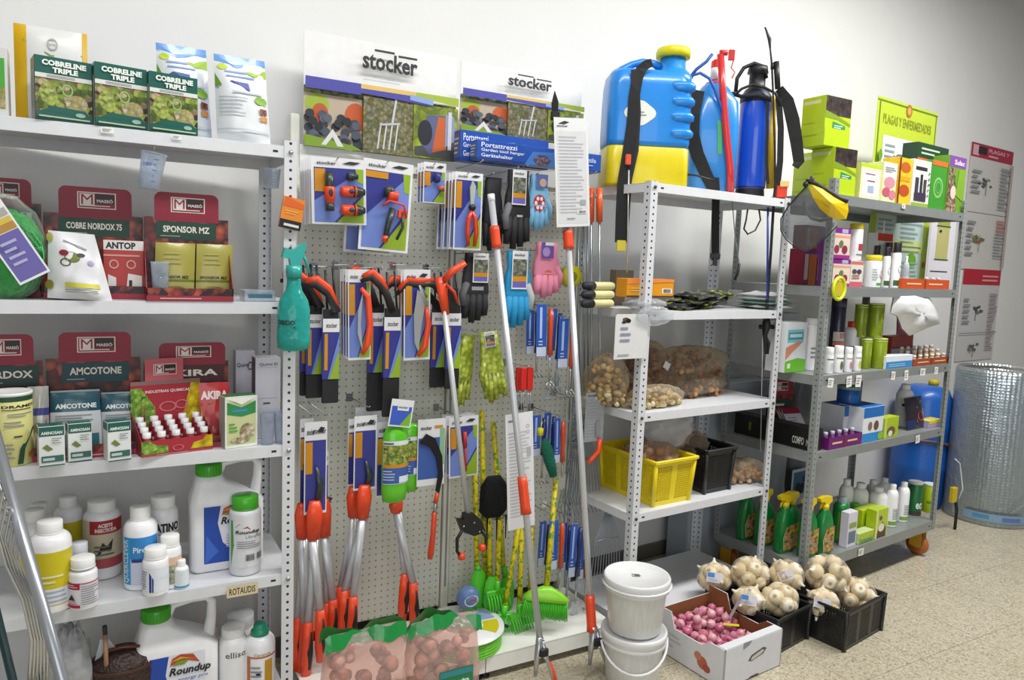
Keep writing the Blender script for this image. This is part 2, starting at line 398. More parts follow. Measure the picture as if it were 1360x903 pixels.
for x, y in ((.05, .06), (MW-.05, .06), (.05, MD-.06), (MW-.05, MD-.06)):
    mb = MB(); mb.lathe([(.01, -.018), (.05, -.016), (.058, -.008), (.058, .008), (.05, .016), (.01, .018)], CAST, 24, axis='x', c=(x, y, .058))
    mb.lathe([(.02, -.019), (.02, .019)], CASTY, 12, axis='x', c=(x, y, .058))
    o = mb.build('castor_wheel', t)
    mb = MB(); mb.box(x-.03, x-.025, y-.03, y+.03, .05, .135, CASTY); mb.box(x+.025, x+.03, y-.03, y+.03, .05, .135, CASTY); mb.box(x-.04, x+.04, y-.04, y+.04, .135, .149, STEEL)
    mb.build('castor_fork', t)
# gondola
GY = 2.585
PEG = holes('pegboard', 'd9dacf', 0, .025, 0, 2, .025, 0, .0033, .25); IVORY = mat('dcdccf', .45); IVW = mat('ecece6', .4)
t = thing('pegboard_display_stand', 'cream perforated pegboard display stand hung with garden tools, between the white shelving units', 'display stand', (0, 0, 0), 0); STAND = t
for a, b in ((.60, 1.165), (1.205, 1.727)):
    mb = MB(); mb.box(a, b, GY, GY+.012, .12, 1.80, PEG); mb.build('pegboard_panel', t)
for x in (.585, 1.185, 1.742):
    mb = MB(); mb.box(x-.015, x+.015, GY-.012, GY+.03, 0, 1.96 if x < 1.7 else 1.9, IVORY, .003); mb.box(x-.004, x+.004, GY-.013, GY-.012, .2, 1.85, GREYT); mb.build('upright', t)
for a, b in ((.56, 1.183), (1.187, 1.757)):
    mb = MB(); mb.box(a, b, 2.205, GY-.015, .085, .09, IVW); mb.box(a, b, 2.205, 2.21, .03, .086, IVW); mb.box(a, b, 2.215, GY-.02, .03, .035, IVW)
    mb.build('base_shelf', t)
for x in (.58, 1.17, 1.2, 1.74):
    mb = MB(); mb.lathe([(.02, 0), (.016, .005), (.01, .01), (.01, .03)], BLACK, 12, c=(x, 2.24, 0)); mb.build('foot', t)
mb = MB(); mb.box(.6, 1.745, GY-.014, GY-.002, 1.80, 1.862, IVW); mb.build('header_rail', t)
# ---------------------------------------------------------------- goods: generic makers
def FIT(U, u0, u1, z, vtop, t=None, vb=None):
    if t is None:
        p = at_z((u0+u1)/2, vb, z)-U.O; t = p.dot(U.V)
    s, w, h = U.fit(u0, u1, t, z, vtop); return s, t, w, h
def RFIT(U, u0, u1, z, vtop, t=None, vb=None):   # the same for round things
    s, t, w, h = FIT(U, u0, u1, z, vtop, t, vb); d = (U.w(s, t, z)-EYE).dot(cf); r = (u1-u0)/2*d/FPX*.99
    s = U.s((u0+u1)/2, t+r, z+h/2); return s, t, r, U.z(s, t+r, vtop)-z
def carton(U, u0, u1, z, vtop, name, label, cat, base, ops, t=None, vb=None, dep=.05, side=None, top=None, rz=0, group=None, left=None, lean=0, rim=None):
    s, t, w, h = FIT(U, u0, u1, z, vtop, t, vb)
    mb = MB(); mb.box(-w/2, w/2, 0, dep, 0, h, base if not isinstance(base, str) else mat(base, .45), .0012)
    if top: mb.art([('r', 0, 1, 0, 1, top)], topf(-w/2+.001, w/2-.001, .001, dep-.001, h))
    if side: mb.art(side, sideL(-w/2, .0015, dep-.0015, .0015, h-.0015))
    mb.art(ops, flat(-w/2+.001, w/2-.001, 0, .001, h-.001))
    o = mb.build(name); P = U.w(s, t, z); o.location = P; o.rotation_euler = (-lean, 0, U.a+rz)
    if lean: o.location.z += 0
    return tag(o, label, cat, group)
def pillow(w, h, T, M0=.5, wob=.0, seed=1, top=.0, skew=0, taper=0):
    rd = random.Random(seed); ph = [rd.uniform(0, 6) for _ in range(6)]
    def M(x, z, off, side=-1):
        e = (1-abs(2*x-1)**3)*(1-abs(2*z-1)**4) if top == 0 else (1-abs(2*x-1)**3)*(1-z**2.2)*(min(1, z*9+.55))
        q = T/2*e+wob*e*(sin(7*x+ph[0]+4*z)*.5+sin(13*z+ph[1]+6*x)*.35+sin(21*x-11*z+ph[2])*.25)
        ww = w*(1-taper*z)
        return ((x-.5)*ww+skew*z*h, side*q-(off if side < 0 else -off), z*h)
    return M
def pouch(U, u0, u1, z, vtop, name, label, cat, base, ops, t=None, vb=None, T=.04, lean=.1, top=1, wob=.004, seed=1, group=None, rz=0, skew=0, taper=0, back=None, roll=0):
    s, t, w, h = FIT(U, u0, u1, z, vtop, t, vb); mb = MB(); M = pillow(w, h, T, wob=wob, seed=seed, top=top, skew=skew, taper=taper)
    base = mat(base, .3, coat=.3) if isinstance(base, str) else base
    mb.art([('r', 0, 1, 0, 1, base)], lambda x, q, o: M(x, q, 0), 0, 14, 16)
    mb.art([('r', 1, 0, 0, 1, back or base)], lambda x, q, o: M(x, q, 0, 1), 0, 14, 16)
    mb.art(ops, M, 1, 14, 16)
    o = mb.build(name); o.location = U.w(s, t+T/2, z); o.rotation_euler = (-lean, roll, U.a+rz)
    return tag(o, label, cat, group)
def bottle(U, u0, u1, z, vtop, name, label, cat, ops, t=None, vb=None, body=PWHITE, cap=WHITE, cr_=.3, ch=.13, sh=.12, group=None, lab=(.12, .62), labbg=None, sq=1, neck=.0, ring=True, waist=0, la=1.35, rz=0, capshape=0):
    s, t, r, h = RFIT(U, u0, u1, z, vtop, t, vb); w = 2*r; rt = thing(name, label, cat, U.w(s, t+r*sq, z), U.a+rz, group)
    c = cr_*w; hb = h*(1-ch); mb = MB()
    hs = h*sh
    prof = [(r*.9, 0), (r*.985, h*.012), (r, h*.03), (r, hb-hs-neck*h)]
    if waist: prof[3:3] = [(r, lab[0]*h-.004), (r*(1-waist), lab[0]*h), (r*(1-waist), lab[1]*h), (r, lab[1]*h+.004)]
    for i in range(1, 6):
        a = i/5*pi/2; prof.append((c*.86+(r-c*.86)*cos(a), hb-neck*h-hs+hs*sin(a)))
    prof += [(c*.82, hb-neck*h), (c*.82, hb+.002)]
    mb.lathe(prof, body, 24, sq=sq); mb.build('bottle_body', rt)
    mb = MB(); k = c
    pr_ = [(k*.98, hb), (k, hb+.001), (k, h-.002), (k*.93, h)] if not capshape else [(k*1.05, hb), (k*1.05, hb+ch*h*.35), (k*.8, hb+ch*h*.4), (k*.72, h-.002), (k*.66, h)]
    mb.lathe(pr_, cap, 24); 
    if ring: mb.lathe([(k*1.03, hb), (k*1.03, hb+.003)], cap, 24)
    mb.build('screw_cap', rt)
    if ops or labbg:
        mb = MB(); rr = r*(1-waist)+.0004; o2 = ([('r', 0, 1, 0, 1, labbg)] if labbg else [])+ops
        mb.art(o2, cyl(rr, h*lab[0], h*lab[1], -pi/2-la, -pi/2+la, sq), 0, 16, 1); mb.build('printed_label', rt)
    return rt
def can(U, u0, u1, z, vtop, name, label, cat, body, ops, t=None, vb=None, lid=None, group=None, lidh=.05, la=1.5, rim=None):
    s, t, r, h = RFIT(U, u0, u1, z, vtop, t, vb); rt = thing(name, label, cat, U.w(s, t+r, z), U.a, group)
    mb = MB(); mb.lathe([(r*.97, 0), (r, .002), (r, h*(1-lidh)), (r*.98, h*(1-lidh)+.001)], body, 24)
    if ops: mb.art(ops, cyl(r, 0, h*(1-lidh), -pi/2-la, -pi/2+la), 0, 16, 1)
    mb.build('can_body', rt)
    mb = MB(); mb.lathe([(r*1.02, h*(1-lidh)), (r*1.02, h-.001), (r*.99, h), (r*.93, h-.002), (r*.2, h-.002)], lid or WHITE, 24); mb.build('lid', rt)
    return rt
def mlogo(x0, x1, z0, z1):
    w, h = x1-x0, z1-z0; c = mat('e9dcd6', .5)
    return [('r', x0, x1, z0, z1, c), ('r', x0+w*.03, x1-w*.03, z0+h*.06, z1-h*.06, DRED), ('r', x0+w*.06, x0+w*.44, z0+h*.14, z1-h*.1, c),
            ('t', 'M', x0+w*.1, x0+w*.4, z0+h*.24, z1-h*.14, DRED, 0), ('r', x0+w*.46, x1-w*.05, z0+h*.32, z1-h*.1, mat('2c2024')),
            ('t', 'MASSÓ', x0+w*.5, x1-w*.08, z0+h*.38, z0+h*.62, c, .03), ('l', x0+w*.1, x1-w*.05, z0+h*.1, z0+h*.24, 1, c)]
TOM = photo('tomatoes', ['2a0d0a', '7e2014', 'ae3c24', 'c25a3c', '6d1a12'], 42, mixn=.1, edge=1.0)
def roundtab(x0, x1, z0, z1, r):
    p = [(x0, z0), (x1, z0)]
    for cx, a0 in ((x1-r, 0), (x0+r, pi/2)):
        for i in range(6): a = a0+i/5*pi/2; p.append((cx+r*cos(a), z1-r+r*sin(a)))
    return p
def display(U, u0, u1, z, vtop, vtab, tab, title, stripcol, label, t, dep=.1, front=None, strip=(.05, .95), rz=0, red=DRED, lip=.035):
    """cardboard counter display: back board with a picture, rounded header tab, open tray"""
    s, t, w, h = FIT(U, u0, u1, z, vtop, t); ht = U.z(s, t, vtab)-z
    rt = thing('counter_display', label, 'display box', U.w(s, t-dep, z), U.a+rz)
    a, b = -w/2, w/2; H_ = h; sz0, sz1 = .76*h, .96*h
    mb = MB(); mb.box(a, b, dep-.003, dep, 0, h, TOM); M = flat(a, b, dep-.003, 0, h)
    mb.art([('r', strip[0], strip[1], .74, .95, stripcol), ('t', title, strip[0]+.08, strip[1]-.08, .82, .90, mat('e8e2d8'), .03), ('l', strip[0]+.05, strip[1]-.4, .765, .785, 1, mat('b8b8a8'))], M)
    mb.build('back_board', rt)
    x0, x1 = U.s(tab[0], t, z+h)-s, U.s(tab[1], t, z+h)-s
    mb = MB(); mb.poly(roundtab(x0, x1, h-.01, ht, min(.018, (ht-h)*.4)), dep-.0035, dep-.0015, red)
    mb.art(mlogo(.25, .78, .22, .82), flat(x0, x1, dep-.0035, h, ht)); mb.build('header_tab', rt)
    mb = MB(); mb.box(a, b, 0, .003, 0, lip, TOM); mb.art([('r', 0, 1, 0, .42, mat('9a2236')), ('l', .15, .75, .1, .32, 1, mat('d9a8b0'))], flat(a, b, 0, 0, lip))
    mb.box(a, b, .003, dep-.003, 0, .002, TOM)
    for x in (a, b-.002): mb.poly([(0, 0), (dep, 0), (dep, h*.7), (0, lip)], 0, .002, red) if False else mb.add([(x, 0, 0), (x, dep, 0), (x, dep, h*.72), (x, 0, lip), (x+.002, 0, 0), (x+.002, dep, 0), (x+.002, dep, h*.72), (x+.002, 0, lip)], [(0, 3, 2, 1), (4, 5, 6, 7), (0, 1, 5, 4), (1, 2, 6, 5), (2, 3, 7, 6), (3, 0, 4, 7)], red)
    mb.build('tray', rt); return rt
def cup(loc, r, h, label, cat='cup', rot=None, group=None, key='cup', blue=False, name='measuring_cup'):
    rt = thing(name, label, cat, loc, 0, group, rot); m = clear(key, 'e4eaf2', .22)
    mb = MB(); mb.lathe([(.001, 0), (r*.74, 0), (r*.8, h*.02), (r*.98, h*.96), (r*1.06, h), (r*1.0, h), (r*.93, h*.96), (r*.74, .003), (.001, .003)], m, 24, caps=False); mb.build('cup_body', rt)
    mb = MB(); c = mat('4050a0') if blue else mat('8d95a8')
    for i in range(5): mb.art([('r', .5, .62 if i % 2 else .7, 0, 1, c)], cyl(r*(.82+.15*(.2+.15*i))+.0006, h*(.2+.15*i), h*(.2+.15*i)+.0015, -pi/2-1, -pi/2+1), 0, 8, 1)
    if blue: mb.art([('t', '100', .1, .45, 0, 1, c, .02)], cyl(r*.93+.001, h*.6, h*.7, -pi/2-1, -pi/2+1))
    mb.build('scale_marks', rt); return rt
# ---------------------------------------------------------------- left shelving unit
Z1, Z2, Z3, Z4, Z5 = [z+.0008 for z in LZ]
TGR = mat('1d5c52', .35, coat=.3); CREAM = mat('e9ead8', .4)
VEG = photo('vegetables', ['3a2a22', '5e7a2a', '9db04a', 'c9b48a', '7a5048', '6f8c3a'], 70, mixn=.35)
VEG2 = photo('lettuce', ['5c7a20', '9aac3c', 'b9c46a', '4a5a20'], 90)
def cobre(u0, u1, vt, label, t):
    carton(LU, u0, u1, Z1, vt, 'fungicide_box', label, 'box', TGR, [('r', 0, 1, .08, .69, VEG), ('c', .28, .42, .22, .2, VEG2), ('c', .72, .3, .2, .14, photo('blossom', ['c9b48a', 'a5a05a', 'd8c8b0', '7a8040'], 90)),
        ('o', .56, .5, .1, .1, mat('8fb86a')), ('r', 0, 1, .66, .73, mat('d9dbd6')), ('l', .2, .8, .675, .72, 2, GREYT), ('r', 0, 1, .03, .13, TGR), ('p', [(.08, .13), (.3, .22), (.86, .2), (.96, .12)], TGR),
        ('t', 'COBRELINE', .12, .9, .86, .95, mat('e8efe8'), .05), ('t', 'TRIPLE', .3, .75, .755, .84, mat('e8efe8'), .05), ('r', .05, .95, .035, .06, mat('a9bf9c')), ('c', .78, .12, .09, .035, mat('8fb5a8'))],
        t=t, dep=.07, side=[('r', 0, 1, 0, .8, mat('9a9d9c')), ('l', .1, .9, .2, .7, 8, GREYT)], rz=.17, group='fungicide boxes on the top shelf')
cobre(47, 124, 78, 'teal fungicide box, leftmost of three, before the yellow and white bag', .006)
cobre(126, 197, 87, 'teal fungicide box with vegetable picture, middle one of the three on the top shelf', .008)
cobre(198, 264, 99, 'teal fungicide box, rightmost of three, in front of a white and blue pouch', .010)
carton(LU, -40, 12, Z1, 60, 'seed_box', 'white framed green box cut off at the left end of the top shelf', 'box', 'd4d6d2', [('r', .1, .93, .1, .85, GREENC), ('r', .1, .93, .1, .42, photo('field', ['c9a45a', '8a9a3a', 'd8c890', '6a7a2a'], 60))], t=.02, dep=.06)
pouch(LU, 20, 118, Z1, 34, 'fertiliser_bag', 'tall yellow and white bag with a faint round cross logo and green chevron line', 'bag', mat('dcdcda', .35), [
    ('r', 0, .17, 0, 1, mat('d9ad12', .35)), ('r', .93, 1, 0, 1, mat('d9ad12', .35)), ('p', [(.12, .83), (.5, .69), (.93, .75), (.93, .76), (.5, .71), (.12, .85)], mat('8a9a50')),
    ('o', .52, .82, .075, .065, mat('a5aaa8')), ('t', 'BAYER', .47, .57, .808, .832, mat('9da2a0')), ('t', 'B', .505, .535, .85, .87, mat('9da2a0')), ('t', 'supra', .3, .55, .61, .66, mat('8a8d92')), ('t', 'clin', .56, .8, .6, .65, mat('c2848c'))],
    t=.1, T=.05, lean=.02, top=0, wob=.002)
BLU = mat('6f9fe0', .3, coat=.3)
def bluepouch(u0, u1, vt, label, t, seed, skew=0, lean=.1):
    pouch(LU, u0, u1, Z1, vt, 'product_pouch', label, 'pouch', mat('dfe3e6', .25, coat=.4), [
        ('r', 0, 1, .93, 1, BLU), ('p', [(0, .93), (0, .99), (.35, .9), (1, .96), (1, .92), (.4, .86)], BLU), ('c', .15, .86, .1, .035, LIME), ('p', [(.55, .82), (1, .88), (1, .78), (.75, .78)], mat('9cc03a')),
        ('r', .18, .6, .8, .82, mat('8aa4d8')), ('r', .2, .75, .75, .765, mat('8aa4d8')), ('p', [(.02, .6), (.3, .7), (.62, .69), (.65, .6)], mat('5560a8')), ('p', [(0, .62), (0, .78), (.12, .64)], mat('6a9c30')),
        ('r', .3, .9, .56, .58, mat('b6bcc8')), ('c', .84, .5, .13, .05, mat('7fae3a')), ('r', .8, .95, .26, .32, mat('cf8a4a')), ('r', .8, .95, .34, .41, mat('8a4a30')), ('t', 'X', .83, .92, .35, .4, BLACK, .03), ('l', .05, .6, .3, .52, 5, mat('b0b4ba')), ('r', .0, 1, .12, .14, mat('c2c6ca'))],
        t=t, T=.07, lean=lean, top=1, wob=.006, seed=seed, taper=.06, skew=skew, back=BLU, group='white and blue pouches')
bluepouch(213, 284, 57, 'white and blue pouch behind the rightmost teal box, its top edge slanting', .075, 3, -.04, .05)
bluepouch(291, 363, 72, 'white and blue pouch at the right end of the top shelf, fully in view', .02, 5, -.05, .06)
def liptag(U, u, z, w, h, label, txt=None, col='f0efe8', t=-.002, drop=.004, group=None, name='price_tag', rz=0):
    s = U.s(u, t, z-.015); mb = MB(); mb.box(-w/2, w/2, -.0006, 0, -h, 0, mat(col, .6))
    if txt: mb.art([('t', txt, .08, .92, .2, .8, INK, .01)], flat(-w/2, w/2, -.0006, -h, 0))
    else: mb.art([('l', .1, .9, .2, .85, 3, GREYT)], flat(-w/2, w/2, -.0006, -h, 0))
    o = mb.build(name); o.location = U.w(s, t, z-drop); o.rotation_euler = (0, rz, U.a); return tag(o, label, 'price tag', group)
liptag(LU, 143, Z1, .03, .014, 'tiny white price sticker on the top shelf lip under the middle teal box')
liptag(LU, 235, Z1, .022, .012, 'tiny white price sticker on the top shelf lip under the rightmost teal box')
liptag(LU, 322, Z4, .088, .034, 'beige handwritten card on the shelf lip below the large herbicide jug', 'ROTAUDIS', 'd8c9a0', drop=.012)
# shelf 2
display(LU, -45, 58, Z2, 268, 236, (-30, 42), 'OXI', mat('1f4436'), 'red tomato print display behind the green netting bag at the shelf\'s left', .22, rz=0)
display(LU, 60, 191, Z2, 285, 249, (78, 175), 'COBRE NORDOX 75', mat('1c4234'), 'red tomato print display with dark green strip, behind the crumpled white bag', .15, strip=(.14, .86), dep=.075)
display(LU, 192, 303, Z2, 290, 257, (205, 290), 'SPONSOR MZ', mat('1c4234'), 'red tomato print display with dark green strip, holding the olive green packets', .1, strip=(.14, .85))
RED = mat('b3302a', .4)
carton(LU, 138, 192, Z2+.004, 319, 'sachet_box', 'red and white sachet box beside the crumpled white bag', 'box', RED, [
    ('r', 0, 1, .83, 1, mat('e8e6e2')), ('t', 'ANTOP', .05, .8, .85, .97, BLACK, .04), ('r', .0, .9, .72, .75, mat('d8a09a')), ('o', .25, .58, .12, .08, mat('d8b0a8')), ('o', .68, .58, .12, .08, mat('d8b0a8')),
    ('p', [(.1, .1), (.1, .4), (.3, .34), (.3, .1)], mat('e8e4e0')), ('p', [(.55, .15), (.6, .42), (.95, .38), (.95, .12)], mat('e8e4e0')), ('r', .62, .7, .12, .3, BLACK)], t=.09, dep=.02)
OLIVE = mat('aaa24c', .35, coat=.2)
def spons(u0, u1, vt, label, sk):
    pouch(LU, u0, u1, Z2+.003, vt, 'seed_packet', label, 'packet', OLIVE, [('r', 0, 1, .0, .3, mat('b0a860')), ('r', 0, 1, .3, .34, mat('6a7a1c')), ('t', 'SPONSOR MZ', .1, .85, .36, .41, INK, .03), ('c', .5, .14, .3, .09, mat('8a7440')), ('l', .2, .8, .6, .85, 3, mat('b0a850'))],
          t=.055, T=.02, lean=.1, top=0, wob=.002, skew=sk, taper=-.0, group='olive packets in the display')
spons(205, 258, 322, 'olive green packet behind the clear plastic cup, left one of two in its display', .04)
spons(260, 308, 324, 'olive green packet at the right end of the tomato display, its seam showing dark red', .04)
pouch(LU, 62, 150, Z2, 309, 'pellet_bag', 'crumpled white bag with a little olive drawing and a yellow band at the bottom', 'bag', mat('dcdde0', .3, coat=.3), [
    ('c', .45, .62, .15, .08, mat('6f7c34')), ('c', .3, .68, .09, .045, mat('8c2630')), ('o', .32, .54, .1, .06, mat('4a5230')), ('c', .62, .66, .08, .03, mat('2b3024')), ('c', .78, .55, .06, .04, mat('a99ac0')),
    ('r', .28, .85, .17, .24, mat('cfc94a')), ('l', .28, .85, .09, .15, 2, GREYT), ('p', [(.3, .86), (.75, .74), (.76, .76), (.31, .88)], GREYT), ('c', .03, .2, .07, .07, mat('8a8a30')), ('c', .03, .9, .07, .07, mat('a8a850'))],
    t=-.008, T=.06, lean=.1, top=1, wob=.009, seed=9, skew=-.16, taper=.3, roll=.06)
# green netting bag with a tilted card label
s, t_, w_, h_ = FIT(LU, -48, 64, Z2, 232, t=.01)
rt = thing('netting_bag', 'bag of bright green netting with a tilted purple and white label', 'netting', LU.w(s, .07, Z2), 0)
mb = MB(); rd = random.Random(4); NET = mat('2fa34a', .4, var=.3, sc=60, bump=.6)
mb.ball((0, 0, h_*.36), (w_/2*.96, .06, h_*.36), NET, 24, 14, f=lambda a, p: 1+.05*sin(5*a+3*p)+.03*sin(11*a-7*p))
for i in range(60):
    a = rd.uniform(0, 6.28); p = [Vector((w_*.46*cos(a+j*.35), -.035-.02*sin(j+a), h_*.36+h_*.33*sin(a+j*.35)*rd.uniform(.3, 1))) for j in range(5)]
    mb.tube(p, .0012, mat('4cc268', .4), 4)
mb.build('netting', rt)
mb = MB(); mb.ball((0, -.005, h_*.4), (w_/2, .072, h_*.44), clear('film', 'f4f8f4', .0), 20, 12, f=lambda a, p: 1+.04*sin(7*a+3)+.03*sin(9*p)); mb.build('clear_bag', rt)
mb = MB(); lw, lh = .075, .2
mb.box(-lw/2, lw/2, -.001, 0, 0, lh, mat('e6e6ea', .3, coat=.4)); mb.art([('r', .06, .94, .03, .62, mat('6a62ac')), ('r', .06, .94, .63, .72, mat('b98a3c')), ('r', .06, .94, .72, .79, mat('d9c04a')), ('l', .2, .8, .2, .55, 4, mat('b6b2dc')), ('r', .06, .94, .81, .9, mat('b0aca8')), ('l', .1, .9, .91, .97, 2, GREYT)], flat(-lw/2, lw/2, -.001, 0, lh))
P0 = LU.w(LU.s(47, -.005, Z2+.06), -.004, Z2+.055)
o = mb.build('header_label', rt); o.location = P0-rt.location; o.rotation_euler = (0, R_(-30), 0)
sc_ = LU.s
cup(LU.w(LU.s(213, .03, Z2), .032, Z2), .0235, .105, 'clear ribbed plastic cup standing in front of the olive packets', name='plastic_cup')
s = LU.s(197, -.02, 1.75)
rt = cup(LU.w(s, -.025, LU.z(s, -.025, 251)), .031, .094, 'clear measuring beaker with blue marks hanging from the top shelf lip', blue=True, rot=(0, R_(8), 0), name='measuring_beaker')
mb = MB(); mb.tube([(0, .024, .09), (0, .026, .11), (0, .03, .118)], .0006, STEEL, 5); mb.build('hanging_wire', rt)
s = LU.s(361, .02, 1.7)
rt = cup(LU.w(s, .035, LU.z(s, .035, 250)), .028, .055, 'clear measuring cup hanging under the top shelf beside the right post', name='measuring_cup')
mb = MB(); mb.tube([(0, 0, .05), (0, 0, .09)], .0006, STEEL, 5); mb.build('hanging_wire', rt)
carton(LU, 325, 366, Z2, 386, 'blister_pack', 'flat clear blister pack with a blue insert lying at the shelf end by the post', 'blister pack', clear('blister', 'dfe8ee', .3), [('r', .1, .9, .3, .7, mat('3a6a86', .4))], t=.01, dep=.09, group=None)
# teal spray bottle hanging on the post
LTEAL = clear('teal', '35b5ab', .62, .15)
x0, x1, z0, z1 = rect(368, 412, 322, 465, LU.O.y-.045)
rt = thing('spray_bottle', 'translucent teal trigger spray bottle hanging on the white post', 'spray bottle', ((x0+x1)/2, LU.O.y-.045, z0), 0)
W = (x1-x0)/2; H = z1-z0
mb = MB(); mb.lathe([(W*.7, 0), (W*.95, .008), (W, H*.1), (W*.98, H*.38), (W*.85, H*.47), (W*.5, H*.56), (W*.42, H*.62), (W*.42, H*.7)], LTEAL, 24, sq=.85); mb.build('bottle_body', rt)
TEALS = mat('2fa79e', .3, coat=.3)
mb = MB(); mb.lathe([(W*.48, H*.68), (W*.48, H*.79)], TEALS, 16)
mb.poly([(-W*.75, H*.86), (-W*.6, H*.95), (-W*.1, H*.93), (W*.35, H*.99), (W*.7, H), (W*.55, H*.88), (W*.25, H*.79), (-W*.25, H*.79), (-W*.3, H*.85)], -.012, .012, TEALS); mb.build('spray_head', rt)
mb = MB(); mb.tube([(W*.4, 0, H*.92), (W*.7, 0, H*.84), (W*.95, 0, H*.72)], [.005, .0045, .003], TEALS, 8); mb.build('trigger', rt)
mb = MB(); mb.art([('t', 'OBIDO', .05, .5, .45, 1, INK, .03), ('r', .05, .5, .1, .25, mat('2a3a40'))], cyl(W+.001, H*.21, H*.29, -pi/2-1.4, -pi/2+1.2, .85)); mb.build('printed_label', rt)
mb = MB(); mb.tube([(0, .012, H*.9), (0, .042, H*.98), (0, .043, H*.86)], .0012, STEEL, 6); mb.build('hook', rt)
# orange blister pack on the post
x0, x1, z0, z1 = rect(370, 399, 262, 304, LU.O.y-.02)
mb = MB(); mb.box(-.5*(x1-x0), .5*(x1-x0), -.006, .008, 0, z1-z0, mat('e0851e', .35, coat=.4)); mb.art([('r', 0, 1, 0, .28, BLACK), ('p', [(0, .7), (.1, 1), (1, .85), (1, .7)], mat('d9601c')), ('l', .2, .8, .45, .6, 2, mat('f0b060')), ('r', .2, .9, .08, .16, mat('d8d8d8'))], flat(-.5*(x1-x0), .5*(x1-x0), -.006, 0, z1-z0))
o = mb.build('battery_pack'); o.location = ((x0+x1)/2, LU.O.y-.012, z0); o.rotation_euler = (0, R_(10), 0); tag(o, 'small orange and black blister pack hanging on the white post above the teal sprayer', 'pack')
# shelf 3
display(LU, -45, 60, Z3, 480, 444, (-30, 45), 'NORDOX', mat('1c3a34'), 'red tomato display directly behind the yellow drum', .14)
display(LU, 64, 188, Z3, 475, 441, (78, 174), 'AMCOTONE', mat('18424e'), 'red tomato display with teal strip, holding the dark teal sachets', .14, strip=(.16, .87))
display(LU, 192, 303, Z3, 480, 455, (211, 299), 'AKIRA', mat('4a1a1c'), 'dark red display behind the tray of little bottles', .14, strip=(.1, .95))
can(LU, -14, 40, Z3, 519, 'granule_drum', 'yellow cardboard drum with white lid and dark green curve', 'drum', mat('d9d58a', .4), [
    ('r', 0, 1, .93, 1, mat('1d4a34')), ('t', 'DRAMET', .42, .98, .84, .88, INK, .03), ('l', .42, .95, .8, .83, 1, INK), ('l', .5, .9, .7, .77, 2, GREYT), ('l', .45, .8, .56, .66, 2, GREYT), ('r', .58, .7, .42, .44, INK),
    ('p', [(.62, .03), (.7, .03), (.74, .25), (.95, .5), (.95, .55), (.66, .25)], mat('1d4a34')), ('c', .88, .14, .09, .05, mat('b9742c')), ('l', .45, .6, .1, .35, 4, GREYT)], t=.006, lidh=.045)
pouch(LU, 38, 66, Z3, 515, 'seed_packet', 'small silver packet with a blue band between the yellow drum and teal packets', 'packet', mat('a9aaa6', .3, .3), [('r', 0, 1, .6, .7, mat('3a3a7a')), ('c', .5, .3, .4, .2, mat('8a6a50'))], t=.07, T=.02, top=0)
DTEAL = mat('1f4d5c', .35, coat=.3)
def amco(u0, u1, vt, label, t):
    pouch(LU, u0, u1, Z3+.003, vt, 'sachet', label, 'sachet', DTEAL, [('r', 0, 1, 0, .66, mat('c9ced0')), ('r', 0, 1, .97, 1, mat('7d9aa0')), ('t', 'AMCOTONE', .1, .92, .71, .79, mat('d8e4e4'), .04), ('l', .1, .9, .5, .62, 3, GREYT), ('r', .05, .95, .1, .3, mat('31707c'))],
          t=t, T=.025, lean=.12, top=0, wob=.003, taper=.06, group='dark teal sachets in the display')
amco(66, 136, 520, 'dark teal sachet, left one, seen in full width', .085)
amco(134, 196, 522, 'dark teal sachet, right one, partly behind the little bottle tray', .095)
def smallbox(u0, u1, vt, vb, label, rz=0):
    carton(LU, u0, u1, Z3, vt, 'activator_box', label, 'box', mat('dfe3e1', .4), [('r', 0, 1, .76, 1, TGR), ('t', 'AMINOSAN', .08, .92, .8, .88, mat('e8efe8'), .03), ('p', [(.12, .48), (.3, .56), (.55, .42), (.35, .38)], mat('6f8040')), ('r', .08, .96, .1, .26, mat('35645e')), ('r', .14, .6, .14, .21, mat('b9c8c4')), ('l', .5, .9, .55, .72, 3, GREYT), ('r', 0, 1, 0, .03, TGR)],
           vb=vb, dep=.045, side=[('r', 0, 1, .8, 1, mat('31605a'))], top=TGR, rz=rz, group='small white and teal boxes')
smallbox(52, 87, 566, 619, 'small white and teal box, leftmost of three at the front of the third shelf', .15)
smallbox(91, 123, 562, 613, 'small white and teal box, middle of three, touching the leftmost one', .15)
smallbox(143, 175, 560, 612, 'small white and teal box standing alone right beside the little bottle tray', .22)
